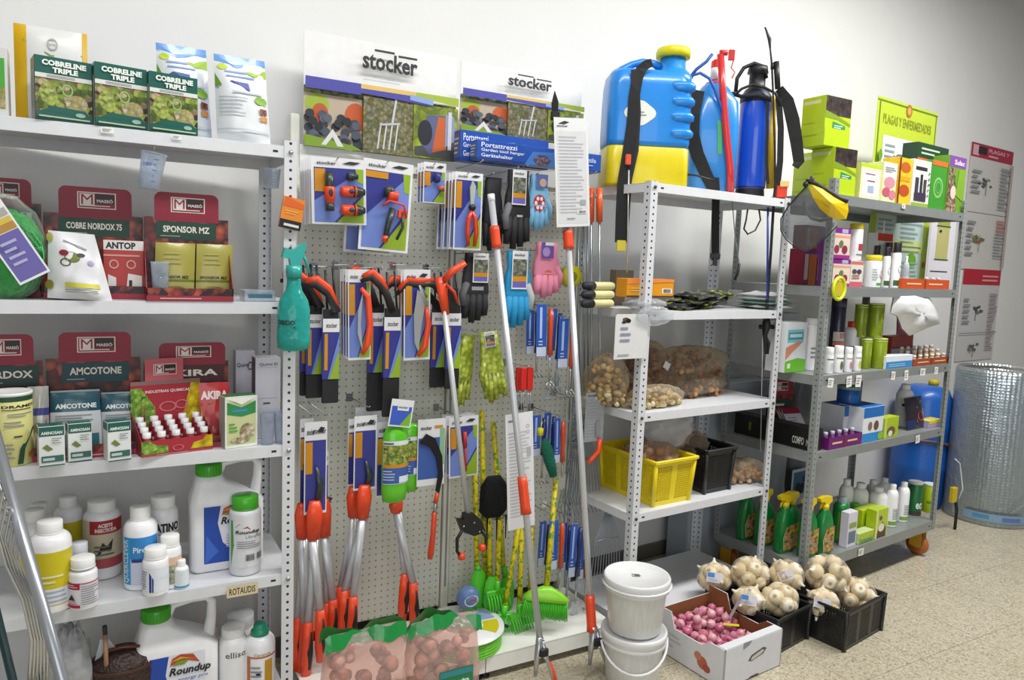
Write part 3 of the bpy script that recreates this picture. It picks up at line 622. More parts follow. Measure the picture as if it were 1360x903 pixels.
# counter tray of little bottles
U = LU; s, t_, w, h = FIT(U, 192, 288, Z3, 505, t=.11)
PINK = mat('c4616a', .4); TRD = mat('a82c3a', .4); BEAN = photo('beans', ['3f7a1e', '7fae38', 'a8cc58', '5d9a2a'], 90); PEP = photo('peppers', ['d8b80a', 'f0dc28', 'c29a08', 'e8cc10'], 45)
s0, t0, w, _h = FIT(U, 190, 288, Z3, 570, t=.0)
rt = thing('counter_tray', 'red counter tray of little bottles with beans and peppers printed on it', 'display box', U.w(s0-.006, .008, Z3), .2); ru, rv = Vector((cos(.2), sin(.2), 0)), Vector((-sin(.2), cos(.2), 0))
a, b = -w/2, w/2; D = .11; zt = U.z(s0, .1, 505)-Z3; ztab = U.z(s0, .1, 476)-Z3; zl = .043
mb = MB(); mb.box(a, b, D-.003, D, 0, zt, TRD); mb.art([('r', 0, 1, .94, 1, mat('8a6a68')), ('p', [(0, .3), (0, .9), (.14, .9), (.34, .6), (.34, .3)], BEAN), ('p', [(.7, .3), (.86, .94), (1, .94), (1, .3)], PEP), ('t', 'INDUSTRIAS QUIMICAS', .2, .84, .81, .86, mat('f0dcd8'), .02), ('o', .52, .6, .13, .08, mat('c86a6a')), ('o', .72, .62, .1, .07, mat('c86a6a'))], flat(a, b, D-.003, 0, zt)); mb.build('back_board', rt)
mb = MB(); x0, x1 = a+.2*w, a+.75*w; mb.poly(roundtab(x0, x1, zt, ztab, .003), D-.0035, D-.001, PINK); mb.art(mlogo(.22, .82, .25, .75), flat(x0, x1, D-.0035, zt, ztab)); mb.build('header_tab', rt)
mb = MB(); mb.box(a, b, 0, .002, 0, zl, TRD); mb.art([('p', [(0, .15), (0, 1), (.1, 1), (.2, .7), (.36, .6), (.36, .15)], BEAN), ('p', [(.68, .2), (.72, .6), (.86, .75), (.9, 1), (1, 1), (1, .2)], PEP), ('r', 0, 1, 0, .12, mat('b04048')), ('l', .2, .9, .03, .1, 1, mat('e0a8a8')), ('o', .5, .4, .08, .2, mat('c86a6a'))], flat(a, b, 0, 0, zl))
mb.box(a, b, .002, D-.003, 0, .002, TRD)
for x in (a, b-.002): mb.add([(x+e, y, z) for e in (0, .002) for y, z in ((.002, 0), (D-.003, 0), (D-.003, zt*.55), (.002, zl))], [(0, 3, 2, 1), (4, 5, 6, 7), (0, 1, 5, 4), (1, 2, 6, 5), (2, 3, 7, 6), (3, 0, 4, 7)], mat('8a2838'))
mb.build('tray', rt)
first = None; pos = [(i, j) for j in range(4) for i in range(5)]; names_ = ['front', 'second', 'third', 'back']
r = .0122
for i, j in pos:
    loc = U.w(s0-.006, .008, Z3)+ru*(a+.018+i*(w-.036)/4)+rv*(.018+j*.024)+Vector((0, 0, .005+j*.010))
    lab = 'little white-capped red bottle in the %s row of the counter tray' % names_[j]
    if not first:
        first = thing('sample_bottle', lab, 'bottle', loc, 0, 'little bottles in the counter tray, row %d' % (j+1))
        mb = MB(); mb.lathe([(r*.9, 0), (r, .002), (r, .036), (r*.7, .042), (r*.6, .045)], TRD, 14); mb.art([('r', 0, 1, 0, .3, WHITE)], cyl(r+.0003, .008, .036), 0, 10); mb.build('bottle_body', first)
        mb = MB(); mb.lathe([(r*.86, .043), (r*.9, .045), (r*.9, .057), (r*.8, .0585)], PWHITE, 14); mb.build('screw_cap', first)
    else:
        c = copy_tree(first, loc=loc, label=lab, group='little bottles in the counter tray, row %d' % (j+1))
pouch(LU, 266, 306, Z3+.002, 509, 'seed_packet', 'red packet with a yellow-green picture below', 'packet', mat('b32a30', .35, coat=.3), [('t', 'AKIRA', .05, .95, .72, .86, mat('f0e0dc'), .05, 0), ('p', [(.05, .1), (.05, .6), (.5, .68), (1, .62), (1, .1)], photo('vine', ['8a9a2c', 'c2b63c', '6a7a20'], 60))], t=.085, T=.012, top=0, lean=.12)
GARLIC = photo('bulbs', ['c9b49a', 'e0d4b8', '9a6a50', 'b8c890', 'a03a30'], 70)
carton(LU, 298, 343, Z3, 526, 'bulb_feed_box', 'white box with green chevron and garlic picture at the front of the third shelf', 'box', mat('e6e8dc', .4), [('r', .05, .95, .06, .9, mat('c5cc96')), ('p', [(.05, .9), (.5, .79), (.95, .9), (.95, .66), (.5, .6), (.05, .66)], mat('2f8a4c')), ('r', .22, .68, .7, .75, mat('3a8cc0')), ('c', .68, .3, .24, .17, GARLIC), ('c', .45, .14, .3, .06, GARLIC), ('l', .1, .4, .3, .5, 3, GREENC), ('p', [(.05, .98), (.95, .98), (.5, .84)], mat('f0f2ea'))], vb=594, dep=.05, side=[('r', 0, 1, 0, 1, mat('a39f9c'))], top=mat('3a7a48'), rz=.18)
QU = mat('b9b7c4', .45)
carton(LU, 313, 338, Z3, 466, 'rodenticide_box', 'tall lilac-grey box with a round black emblem at the back of the third shelf', 'box', QU, [('p', [(0, 0), (0, .45), (.7, 0)], mat('4a4238')), ('t', 'Quimi', .05, .7, .8, .86, INK, .01), ('o', .78, .82, .16, .05, INK)], t=.2, dep=.05)
carton(LU, 339, 372, Z3, 475, 'rodenticide_box', 'tall pale grey box with thin black headline, beside the right post', 'box', mat('c4c3cc', .45), [('t', 'Quimi D', .15, .9, .9, .94, INK, .01), ('r', .1, .9, .5, .504, GREYT), ('r', .1, .9, .885, .888, GREYT), ('l', .3, .6, .42, .46, 1, INK)], t=.1, dep=.06, side=[('r', 0, 1, 0, 1, mat('5a2a44'))])
for i, (u, tt) in enumerate(((355, .03), (373, .035))):
    cup(LU.w(LU.s(u, tt, Z3), tt, Z3), .022, .095, ['clear plastic cup in front of the pale grey box on the third shelf', 'clear plastic cup touching the right post on the third shelf'][i], name='plastic_cup', group='cups on the third shelf')
# shelf 4
YL = mat('cfc01c', .35)
def ylab(tx=True): return [('r', 0, 1, .0, 1, YL), ('r', .28, 1, .02, .32, mat('dfe2ea')), ('l', .32, .95, .04, .3, 3, mat('a8b0c0')), ('l', .3, .75, .4, .6, 2, mat('ece8b0'))]
bottle(LU, 42, 93, Z4, 691, 'herbicide_bottle', 'white litre bottle with a large yellow label, frontmost at the left of the fourth shelf', 'bottle', ylab(), vb=817, cr_=.3, ch=.13, lab=(.1, .7), group=None)
bottle(LU, 28, 67, Z4, 676, 'herbicide_bottle', 'white bottle with yellow label half hidden directly behind the frontmost yellow-labelled one', 'bottle', ylab(), vb=800, lab=(.1, .62))
bottle(LU, 37, 70, Z4, 668, 'herbicide_bottle', 'white bottle whose cap alone rises behind the two yellow-labelled bottles', 'bottle', ylab(), vb=784, lab=(.1, .6))
bottle(LU, 74, 109, Z4, 659, 'herbicide_bottle', 'grey-white bottle with yellow label at the shelf back, left of the red-labelled oil', 'bottle', [('r', 0, 1, 0, 1, YL)], vb=765, lab=(.25, .7))
bottle(LU, 113, 159, Z4, 663, 'insecticide_oil_bottle', 'wide white bottle with red and beige label reading ACEITE INSECTICIDA', 'bottle', [('r', 0, 1, 0, 1, mat('cfc4a8')), ('r', .25, 1, .72, 1, mat('a82830')), ('t', 'ACEITE', .42, .7, .86, .94, mat('f0e4dc'), .04), ('t', 'INSECTICIDA', .36, .78, .76, .84, mat('f0e4dc'), .04), ('r', 0, 1, 0, .2, mat('b85058')), ('p', [(.4, .3), (.5, .55), (.58, .45), (.7, .6), (.66, .35)], INK), ('l', .35, .8, .25, .5, 3, mat('6a6a5a'))], vb=771, cr_=.37, ch=.13, lab=(.16, .78))
bottle(LU, 94, 118, Z4, 720, 'dosing_bottle', 'clear-capped bottle half hidden behind the small bottle with crimson label', 'bottle', [], vb=796, cap=mat('cfd0d6', .3), body=mat('d8dadf', .35), cr_=.42, ch=.25)
bottle(LU, 93, 128, Z4, 739, 'insecticide_bottle', 'small waisted white bottle with crimson label, in front of the red-labelled oil', 'bottle', [('r', 0, .42, .74, 1, mat('b01c4c')), ('l', .05, .38, .8, .95, 2, mat('f0d0d8')), ('r', .0, .42, 0, .12, mat('b01c4c')), ('r', .42, 1, .96, 1, mat('b01c4c')), ('p', [(.08, .3), (.2, .55), (.3, .3)], INK), ('l', .45, .95, .1, .9, 9, GREYT), ('l', .1, .4, .15, .3, 2, mat('b86a80'))], vb=811, cr_=.42, ch=.2, lab=(.06, .56), labbg=mat('e6e2e6'), neck=.04, sh=.08)
bottle(LU, 166, 208, Z4, 671, 'pyrethrin_bottle', 'tall white bottle with blue label and blue side strip on the fourth shelf', 'bottle', [('r', 0, 1, .55, 1, mat('2f86c8')), ('r', 0, .22, 0, 1, mat('2c9ad0')), ('t', 'Piretrina', .3, .95, .68, .8, mat('e8eef8'), .02), ('r', .25, 1, .48, .55, mat('2a3a80')), ('r', .25, 1, 0, .48, mat('c6cade')), ('t', 'QUERCLEVER', .03, .19, .04, .96, mat('d8ecf8'), .01, 0, 1)], vb=785, cr_=.3, ch=.16, lab=(.08, .66), la=1.2)
bottle(LU, 198, 236, Z4, 657, 'garden_product_bottle', 'wide-mouthed white bottle with big black lettering at the back of the fourth shelf', 'bottle', [('t', 'LATINO', .2, .9, .5, 1, BLACK, .05), ('r', .05, .95, .38, .41, BLACK), ('t', 'T', .45, .6, .0, .3, BLACK, .05)], vb=765, cr_=.4, ch=.14, lab=(.45, .68))
bottle(LU, 212, 240, Z4, 710, 'pesticide_bottle', 'small white bottle with beige and green picture label behind the blue-labelled one', 'bottle', [('r', 0, 1, .7, 1, mat('d8b8a0')), ('r', 0, 1, 0, .7, photo('olive', ['5a6a4a', 'c9c8a8', '7a8a5a'], 120))], vb=783, cr_=.42, ch=.2, lab=(.1, .62))
bottle(LU, 190, 223, Z4, 726, 'pesticide_bottle', 'small white bottle with dark blue label in front of the tall blue-labelled bottle', 'bottle', [('p', [(.3, .0), (.3, .85), (.42, .55), (1, .75), (1, .35), (.42, .3), (.42, 0)], mat('1f3a86')), ('t', 'Vydate', .4, .95, .5, .66, mat('e8eef8'), .03), ('l', .02, .26, .1, .9, 8, GREYT)], vb=793, cr_=.42, ch=.22, lab=(.1, .62), labbg=mat('e2e6ee'))
bottle(LU, 232, 250, Z4, 743, 'dropper_bottle', 'tiny white bottle with turquoise label, smallest on the fourth shelf', 'bottle', [('p', [(.2, .1), (.5, .8), (.8, .3)], mat('3a6a7a')), ('r', 0, 1, 0, .12, mat('3a9ab8'))], vb=783, cr_=.3, ch=.22, lab=(.05, .68), labbg=mat('dfe6ea'))
RB = [('r', 0, 1, 0, 1, mat('e2e4ec')), ('p', [(0, 0), (0, 1), (.34, 1), (.28, .7), (.38, .35), (.72, .08), (1, .0)], mat('1e48a8')), ('p', [(.02, .0), (.3, .2), (.05, .5)], mat('3a68c8')),
      ('p', [(.36, .83), (.4, .95), (.55, 1), (.78, .97), (.9, .82), (.7, .88), (.5, .88)], mat('b84a28')), ('p', [(.4, .83), (.5, .9), (.7, .89), (.62, .83)], mat('7a9a30')), ('p', [(.36, .9), (.55, .965), (.85, .88), (.6, .93)], mat('d8b040')),
      ('t', 'Roundup', .34, 1.1, .64, .8, INK, .035, .25), ('t', 'energy pro', .5, 1.05, .56, .61, mat('5a68b0'), .01, .2), ('l', .45, .9, .25, .5, 5, mat('b0b4c4'))]
def jug(U, u0, u1, z, vtop, label, t=None, vb=None, dep=.105, rz=0, k=1.):
    s, t, w, h = FIT(U, u0, u1, z, vtop, t, vb); rt = thing('herbicide_jug', label, 'jug', U.w(s, t, z), U.a+rz)
    a, b = -w/2, w/2; y0 = dep/2; hb = h*.72; cc = a+w*.27
    mb = MB(); mb.loft([(0, w/2-.01, y0-.008, .018), (.008, w/2, y0, .022), (hb*.86, w/2, y0, .022), (hb*.93, w/2*.9, y0*.93, .022, -w*.04), (hb*1.04, w/2*.62, y0*.75, .02, -w*.14), (hb*1.12, w/2*.42, y0*.62, .02, -w*.22), (h*.87, w*.17, y0*.52, .03, cc-0)], PWHITE, c=(0, y0)); mb.build('jug_body', rt)
    mb = MB(); P = [(cc+w*.12, y0, h*.83), (cc+w*.2, y0, h*.95), (cc+w*.42, y0, h*.975), (b-w*.12, y0, h*.975), (b-w*.055, y0, h*.93), (b-w*.06, y0, h*.8), (b-w*.09, y0, h*.68), (b-w*.12, y0, h*.55)]
    mb.tube(P, [w*.05, w*.05, w*.048, w*.052, w*.06, w*.065, w*.08, w*.1], PWHITE, 12, flat=1.1); mb.build('handle', rt)
    mb = MB(); mb.lathe([(w*.175, h*.86), (w*.18, h*.87), (w*.18, h*.955), (w*.165, h*.965), (w*.02, h*.965)], mat('3fa81e', .35, coat=.2), 28, c=(cc, y0, 0))
    for i in range(28): q = i*2*pi/28; mb.tube([(cc+w*.181*cos(q), y0+w*.181*sin(q), h*.875), (cc+w*.181*cos(q), y0+w*.181*sin(q), h*.945)], .0008, mat('3fa81e', .35, coat=.2), 4)
    mb.build('screw_cap', rt)
    mb = MB(); mb.art(RB, flat(a+w*.17, b-w*.17, -.0006, hb*.12, hb*.84)); mb.build('printed_label', rt)
    return rt
jug(LU, 254, 351, Z4, 613, 'large white herbicide jug with green cap and blue label on the fourth shelf', vb=757)
bottle(LU, 305, 346, Z4, 657, 'herbicide_bottle', 'round white bottle with green cap standing before the large jug on the fourth shelf', 'bottle', [
    ('p', [(.05, .0), (.05, 1), (.12, 1), (.15, .5), (.45, .05), (.5, .0)], mat('4a9a3a')), ('p', [(.2, .86), (.3, .94), (.5, .88), (.58, .8), (.4, .85)], mat('b84a28')), ('t', 'Roundup', .2, .82, .7, .8, INK, .03, .2), ('t', 'UltraPlus', .45, .88, .62, .69, mat('6a6a6a'), .0, .2), ('l', .25, .9, .4, .58, 4, GREYT), ('b', .45, .66, .14, .28, BLACK), ('b', .72, .92, .14, .28, BLACK)],
    vb=766, cap=mat('3fa81e', .35, coat=.2), cr_=.42, ch=.16, sh=.06, lab=(.12, .72), labbg=mat('dcdfe2'), la=1.3, body=mat('d9dade', .3))
# bottom shelf
jug(LU, 180, 291, Z5, 806, 'large white herbicide jug with green cap and blue label on the bottom shelf', t=.05, dep=.12)
bottle(LU, 291, 328, Z5, 831, 'fertiliser_bottle', 'white bottle with green olives printed on it, bottom shelf', 'bottle', [('t', 'elliso', .25, .8, .72, .86, mat('5a6068'), .01), ('c', .88, .7, .07, .06, mat('6a7a2a')), ('c', .92, .5, .09, .08, mat('9aae3a')), ('c', .82, .86, .05, .05, mat('7a8a3a'))], t=.05, cr_=.4, ch=.1, lab=(.3, .82), body=PWHITE)
bottle(LU, 300, 338, Z5, 814, 'fertiliser_bottle', 'grey-white wide-capped bottle behind the olive printed bottle on the bottom shelf', 'bottle', [], t=.14, cr_=.46, ch=.15, cap=mat('d0d3d6', .35))
bottle(LU, 325, 365, Z5, 827, 'nutrient_bottle', 'white bottle with teal cap and orange framed label by the left unit\'s right post', 'bottle', [('r', .1, .9, .86, .9, mat('c2703c')), ('r', .1, .2, .2, .86, mat('c2703c')), ('p', [(.55, 0), (.55, .8), (.75, .8), (.75, 0)], mat('c9962c')), ('t', 'Carencia', .3, .7, .92, .98, mat('9a5a3a'), .01), ('l', .22, .5, .4, .7, 3, GREYT), ('c', .4, .5, .06, .03, NAVY)], t=.02, cap=mat('1f8a6a', .35), cr_=.28, ch=.13, lab=(.2, .72), capshape=1)
bottle(LU, 262, 292, Z5, 836, 'fertiliser_bottle', 'small white capped bottle glimpsed through the handle of the bottom jug', 'bottle', [], t=.24, cr_=.4, ch=.15)
# crumpled clear bag and brown basket at the bottom left
P = LU.w(LU.s(95, .05, Z5), .08, Z5); top = LU.z(LU.s(95, .05, Z5), .05, 830)
rt = thing('plastic_bag', 'crumpled clear plastic bag hanging full beside the brown basket at the bottom', 'bag', P, 0)
mb = MB(); hh = top-Z5; mb.ball((0, 0, hh*.45), (.06, .05, hh*.5), clear('crumple', 'e8eaec', .38, .2), 22, 18, f=lambda a, p: 1+.08*sin(9*a+5*p)+.06*sin(17*a-11*p)+.05*sin(23*p)); mb.build('film', rt)
mb = MB(); rd = random.Random(8)
for i in range(40): mb.ball((rd.uniform(-.035, .035), rd.uniform(-.03, .03), rd.uniform(.02, hh*.6)), (.014, .01, .012), mat(rd.choice(['6a5a4a', '8a7a60', '4a4038']), .6), 7, 5)
o = mb.build('dried_bulbs', rt); o['kind'] = 'stuff'
P = LU.w(LU.s(165, .05, Z5), .09, Z5); hh = LU.z(LU.s(160, .05, Z5), .05, 868)-Z5
rt = thing('wicker_basket', 'dark brown wrapped basket with a tall stick label, left of the bottom jug', 'basket', P, 0)
mb = MB(); WK = mat('33201a', .5, var=.4, sc=80, bump=.8); mb.lathe([(.055, 0), (.075, .02), (.09, hh*.75), (.078, hh*.9), (.04, hh*.98), (.001, hh)], WK, 24, sq=.8); mb.build('basket_body', rt)
mb = MB()
for k in range(7): mb.lathe([(.077+.002*k, .03+k*.03), (.08+.002*k, .036+k*.03), (.077+.002*k, .042+k*.03)], mat('4a2c20', .45), 24, sq=.8, caps=False)
mb.tube([(-.07, 0, hh*.8), (-.04, -.02, hh*1.02), (0, -.03, hh*1.05), (.05, -.02, hh), (.075, 0, hh*.75)], .005, mat('6a3a26', .4), 8); mb.build('woven_bands', rt)
zt = LU.z(LU.s(140, .03, .4), .03, 834)-Z5; xs = LU.s(141, .03, .4)-LU.s(165, .05, Z5)
mb = MB(); mb.tube([(xs, -.045, hh*.7), (xs-.002, -.045, zt-.025)], .006, mat('a0785c', .5), 8); mb.tube([(xs-.002, -.045, zt-.025), (xs-.003, -.045, zt)], .006, mat('2a3030'), 8); mb.build('stick', rt)
mb = MB(); mb.poly([(xs-.03, hh*.9), (xs+.04, hh*.92), (xs+.005, hh*1.14), (xs-.015, hh*1.14)], -.01, -.009, mat('c9d4d6', .4)); mb.build('paper_insert', rt)
# chrome tools cut by the left edge
rt = thing('chrome_pole', 'slanting grey steel tube crossing the bottom left corner in front of the shelves', 'pole', at_y(90, 925, 1.75), 0)
a_, b_ = at_y(92, 935, 1.75), at_y(-12, 560, 1.95); a_ = a_-(b_-a_)*(a_.z/(b_.z-a_.z)); mb = MB(); mb.tube([Vector((0, 0, 0)), b_-a_], .0125, mat('a9adb3', .3, .6), 14); rt.location = a_; mb.build('tube', rt)
a2 = at_y(0, 690, 1.9)
rt = thing('wire_whisk_bundle', 'bundle of bent chrome wires hanging at the bottom left corner', 'wire hooks', a2, 0)
for i in range(6):
    mb = MB(); pts = [(-8+i*2, 620+i*14), (4+i*5, 655+i*12), (-6+i*6, 700+i*9), (8+i*6, 750+i*5), (30+i*4, 795), (42+i*4, 850), (38+i*5, 915)]
    mb.tube([at_y(u, v, 1.86+.008*i)-a2 for u, v in pts], .0035, CHROME, 7); mb.build('bent_wire', rt)
rt = thing('green_cane', 'dark green round cane leaning in the bottom left corner', 'cane', at_y(22, 925, 1.9), 0)
a_, b_ = at_y(22, 925, 1.9), at_y(-8, 800, 1.95); a_ = a_-(b_-a_)*(a_.z/(b_.z-a_.z)); rt.location = a_; mb = MB(); mb.tube([Vector((0, 0, 0)), b_-a_], .009, mat('1c3a3c', .4), 12); mb.build('cane', rt)
# ---------------------------------------------------------------- pegboard goods
AMB = mat('c98a1c', .4); BL = mat('33388a', .4, coat=.2); BL2 = mat('6f86cc', .4); GR2 = mat('8fae2c', .4); CARDW = mat('dfe0e2', .4)
def hang(name, label, cat, u0, u1, v0, v1, y, group=None, rz=0, ry=0):
    x0, x1, z0, z1 = rect(u0, u1, v0, v1, y); rt = thing(name, label, cat, ((x0+x1)/2, y, z1), 0, group, rot=(0, ry, rz)); return rt, x1-x0, z1-z0
def hook(u, v, yf, rise=.004):
    p = at_y(u, v, yf); mb = MB()
    mb.tube([(p.x, GY-.001, p.z-rise), (p.x, yf+.01, p.z), (p.x, yf-.012, p.z+.006)], .0022, CHROME, 6); mb.box(p.x-.012, p.x+.012, GY-.004, GY-.001, p.z-.02, p.z+.008, CHROME); mb.build('peg_hook', STAND)
def scard(rt, W, H, white=.15, strip=.19, body=BL, title=True, green=True, z=0, ex=()):
    mb = MB(); mb.box(-W/2, W/2, -.0004, .0004, z-H, z, CARDW); t = 1-white
    ops = [('r', .05, .95, .03, t, body)]
    if green: ops += [('p', [(.05, .03), (.05, .35), (.95, t), (.95, .5), (.4, .03)], BL2), ('p', [(.45, .03), (.95, .45), (.95, .03)], GR2), ('p', [(.8, t), (.95, t), (.95, t-.22), (.84, t-.2)], GR2)]
    if strip: ops += [('r', .06, .06+strip, t-.36, t-.02, AMB)]
    if title: ops += [('t', 'stocker', .1, .45, t+white*.3, t+white*.62, INK, .02), ('p', [(.55, t+white*.45), (.7, t+white*.72), (.9, t+white*.66), (.78, t+white*.4)], INK)]
    ops += list(ex); mb.art(ops, flat(-W/2, W/2, -.0004, z-H, z)); return mb.build('backing_card', rt)
def stack(rt, n, dy, labels, group, dx=0, rz=0, dz=0):
    rt['group'] = group
    for i in range(1, n+1):
        l = Vector(rt.location)+Vector((dx*i, dy*i, dz*i))
        copy_tree(rt, loc=l, rot=(rt.rotation_euler[0], rt.rotation_euler[1]+rz*(i % 2), rt.rotation_euler[2]+rz*i), label=labels, group=group)
DG = mat('2a3432', .4, coat=.2)
def connector(mb, x, z, L, r, ax, flip=1):
    """black and orange hose coupling lying along x or standing along z"""
    c = (x, -r-.001, z)
    if ax == 'z':
        mb.lathe([(r*.75, -L*.5), (r*.8, -L*.3), (r, -L*.28), (r, L*.05), (r*.8, L*.08)], ORANGE, 16, c=c); mb.lathe([(r*.78, L*.06), (r*.82, L*.08), (r*.82, L*.5), (r*.6, L*.5)], DG, 16, c=c); mb.lathe([(r*.8, -L*.62), (r*.8, -L*.4)], DG, 16, c=c)
        mb.ball((x, -2*r+.001, z-L*.1), (r*.45, .004, L*.14), DG, 10, 6)
    else:
        mb.lathe([(r*.7, -L*.5*flip), (r*.95, -L*.42*flip), (r, 0)], ORANGE, 16, axis='x', c=c); mb.lathe([(r*1.02, 0), (r*1.06, L*.1*flip), (r*1.0, L*.28*flip), (r*.6, L*.5*flip)], DG, 16, axis='x', c=c)
        mb.lathe([(r*1.08, L*.06*flip), (r*1.08, L*.12*flip)], ORANGE, 16, axis='x', c=c); mb.ball((x-L*.1*flip, -2*r+.002, z), (L*.14, .005, r*.5), DG, 10, 6)
# signs
def sign(u0, u1, vt, vb, y, label, logo, stripe, ycut, name='header_sign'):
    xa, xb = at_y(u0, (vt[0]+vb[0])/2, y).x, at_y(u1, (vt[1]+vb[1])/2, y).x; z1 = (at_y(u0, vt[0], y).z+at_y(u1, vt[1], y).z)/2; z0 = (at_y(u0, vb[0], y).z+at_y(u1, vb[1], y).z)/2
    W, H = xb-xa, z1-z0; mb = MB(); mb.box(0, W, -.003, 0, 0, H, mat('e9e9e8', .35))
    ops = [('r', 0, 1, 0, .53, photo('garden', ['3a4a2a', '7a8a4a', '5a6a50', 'a8a06a', '8a9a5a'], 55, mixn=.4)),
           ('p', [(0, 0), (0, .47), (.36, .47), (.36, .1), (.3, 0)], mat('b9a892')), ('c', .08, .38, .075, .09, mat('9ab03a')), ('c', .1, .3, .05, .09, mat('b8562c')), ('c', .32, .3, .07, .13, mat('c0582c'))]
    rd = random.Random(5)
    for i in range(34): ops.append(('c', rd.uniform(.02, .34), rd.uniform(.05, .3), .028, .038, mat(rd.choice(['2c3038', '3c424e', '23262c', '565c6a', '4a505c']))))
    ops += [('p', [(0, 0), (0, .1), (.3, .04), (.36, 0)], mat('7a9a2a')), ('p', [(.1, .02), (.17, .17), (.24, .02), (.2, .02), (.17, .1), (.13, .02)], mat('d8d8d4')), ('p', [(.36, 0), (.36, .5), (.69, .5), (.69, 0)], photo('path', ['6a5a3a', '8f8a5a', '9a8f7a', '5c6a34', '7a7a70'], 80, mixn=.5))]
    for k in range(4): x = .45+k*.037; ops.append(('p', [(x, .04), (x+.01, .04), (x+.03, .28), (x+.02, .28)], mat('c9ccce')))
    ops += [('p', [(.465, .27), (.6, .3), (.6, .28), (.465, .25)], mat('b9bcbe')), ('p', [(.54, .28), (.555, .28), (.58, .52), (.565, .52)], mat('c0c4c6')), ('p', [(.69, 0), (.69, .5), (1, .5), (1, 0)], photo('meadow', ['7a8a2a', 'a8b83a', '6a7a34', 'b9c05a'], 30, mixn=.7)),
            ('p', [(.7, .02), (.7, .1), (1, .2), (1, 0)], mat('4a4c48')), ('p', [(.74, .14), (.78, .4), (.9, .42), (.9, .1), (.8, .04)], mat('5a5f86')), ('p', [(.82, .06), (.86, .4), (.91, .4), (.92, .1)], mat('c4602c')), ('c', .77, .24, .05, .12, mat('23252e')), ('p', [(.91, .12), (.91, .44), (.97, .42), (.99, .2)], mat('8c94b0')), ('p', [(.93, .1), (.93, .46), (.955, .46), (.955, .1)], mat('c8ccd4')),
            ('p', [(0, .53), (0, .62), (.35, .575), (.35, .53)] if False else [(0, .5), (0, .6), (.34, .6), (.34, .5)], mat('4a4aa0')), ('p', [(.34, .52), (.34, .56), (.82, .56), (.82, .49)], mat('4a4aa0')), ('p', [(.34, .56), (.34, .6), (.7, .6), (.7, .56)], mat('d9b868')), ('p', [(.7, .56), (.7, .6), (1, .6), (1, .52)], mat('a0b43a')), ('p', [(.66, .52), (.66, .57), (.82, .55), (.82, .5)], mat('8aa4d8')),
            ('l', .35, .7, .63, .66, 1, mat('b9c9d0'))]
    ops += [('t', 'stocker', .345, .705, .74, .9, mat('2c2c30'), .03), ('r', .42, .55, .905, .925, mat('2c2c30')), ('r', .575, .70, .885, .905, mat('2c2c30'))]
    mb.art(ops, flat(0, W, -.003, 0, H)); o = mb.build(name); o.location = (xa, y, z0); tag(o, label, 'sign'); return o
sign(403, 605, (37, 79), (193, 216), GY-.02, 'large white header sign with garden photos, on the left half of the pegboard', 0, 0, 0)
sign(611, 771, (77, 112), (177, 192), GY-.022, 'smaller white header sign behind the long blue boxes and white tool card', 0, 0, 0)
# A: hose connector set
rt, W, H = hang('hose_connector_set', 'carded black and orange hose connectors, frontmost in the stack by the left post', 'hose connectors', 412, 485, 210, 298, 2.36, ry=-.03)
scard(rt, W, H, .15)
mb = MB(); connector(mb, -W*.2, -H*.48, H*.52, W*.095, 'z'); mb.build('straight_connector', rt)
for z in (-.5, -.78):
    mb = MB(); connector(mb, W*.22, H*z, W*.44, W*.095, 'x'); mb.build('hose_coupling', rt)
mb = MB(); mb.lathe([(W*.06, -W*.09), (W*.075, -W*.08), (W*.075, W*.02), (W*.05, W*.03), (W*.05, W*.1)], DG, 14, axis='x', c=(W*.22, -W*.08, -H*.27)); mb.build('tap_adaptor', rt)
stack(rt, 5, .030, 'carded hose connector set, one of those behind the frontmost by the left post', 'hose connector cards behind the front one', rz=.012); rt['group'] = 'front hose connector card'
hook(448, 212, 2.35)
# B: spray gun
rt, W, H = hang('spray_gun', 'carded black and orange hose spray gun, frontmost, right of the connector set', 'spray gun', 482, 548, 214, 334, 2.37, ry=.05)
scard(rt, W, H, .12, strip=0, ex=[('r', .05, .5, .8, .87, AMB)])
mb = MB(); mb.tube([(W*.1, -.02, -H*.52), (W*.02, -.022, -H*.7), (-W*.02, -.022, -H*.88)], [.012, .010, .010], DG, 10); mb.ball((0, -.022, -H*.34), (.02, .016, .02), DG, 14, 10); mb.build('grip', rt)
mb = MB(); mb.lathe([(.018, -.012), (.019, 0), (.014, .016), (.017, .02)], ORANGE, 16, axis='x', c=(.008, -.022, -H*.38)); mb.tube([(-.022, -.03, -H*.5), (0, -.03, -H*.44), (W*.3, -.03, -H*.47), (W*.36, -.03, -H*.6)], .004, mat('d8404c', .4), 8); mb.lathe([(.009, -.01), (.011, .012)], ORANGE, 12, c=(-W*.02, -.022, -H*.87)); mb.box(W*.2, W*.38, -.03, -.015, -H*.62, -H*.52, ORANGE, .003); mb.build('orange_fittings', rt)
mb = MB(); mb.tube([(W*.28, -.028, -H*.55), (W*.3, -.03, -H*.72), (W*.2, -.028, -H*.86)], .005, DG, 8); mb.build('trigger', rt)
stack(rt, 1, .10, 'carded hose spray gun hanging behind the frontmost spray gun, its lower edge showing', 'rear spray gun card', dx=-.02, dz=-.01); rt['group'] = 'front spray gun card'
hook(515, 216, 2.36)
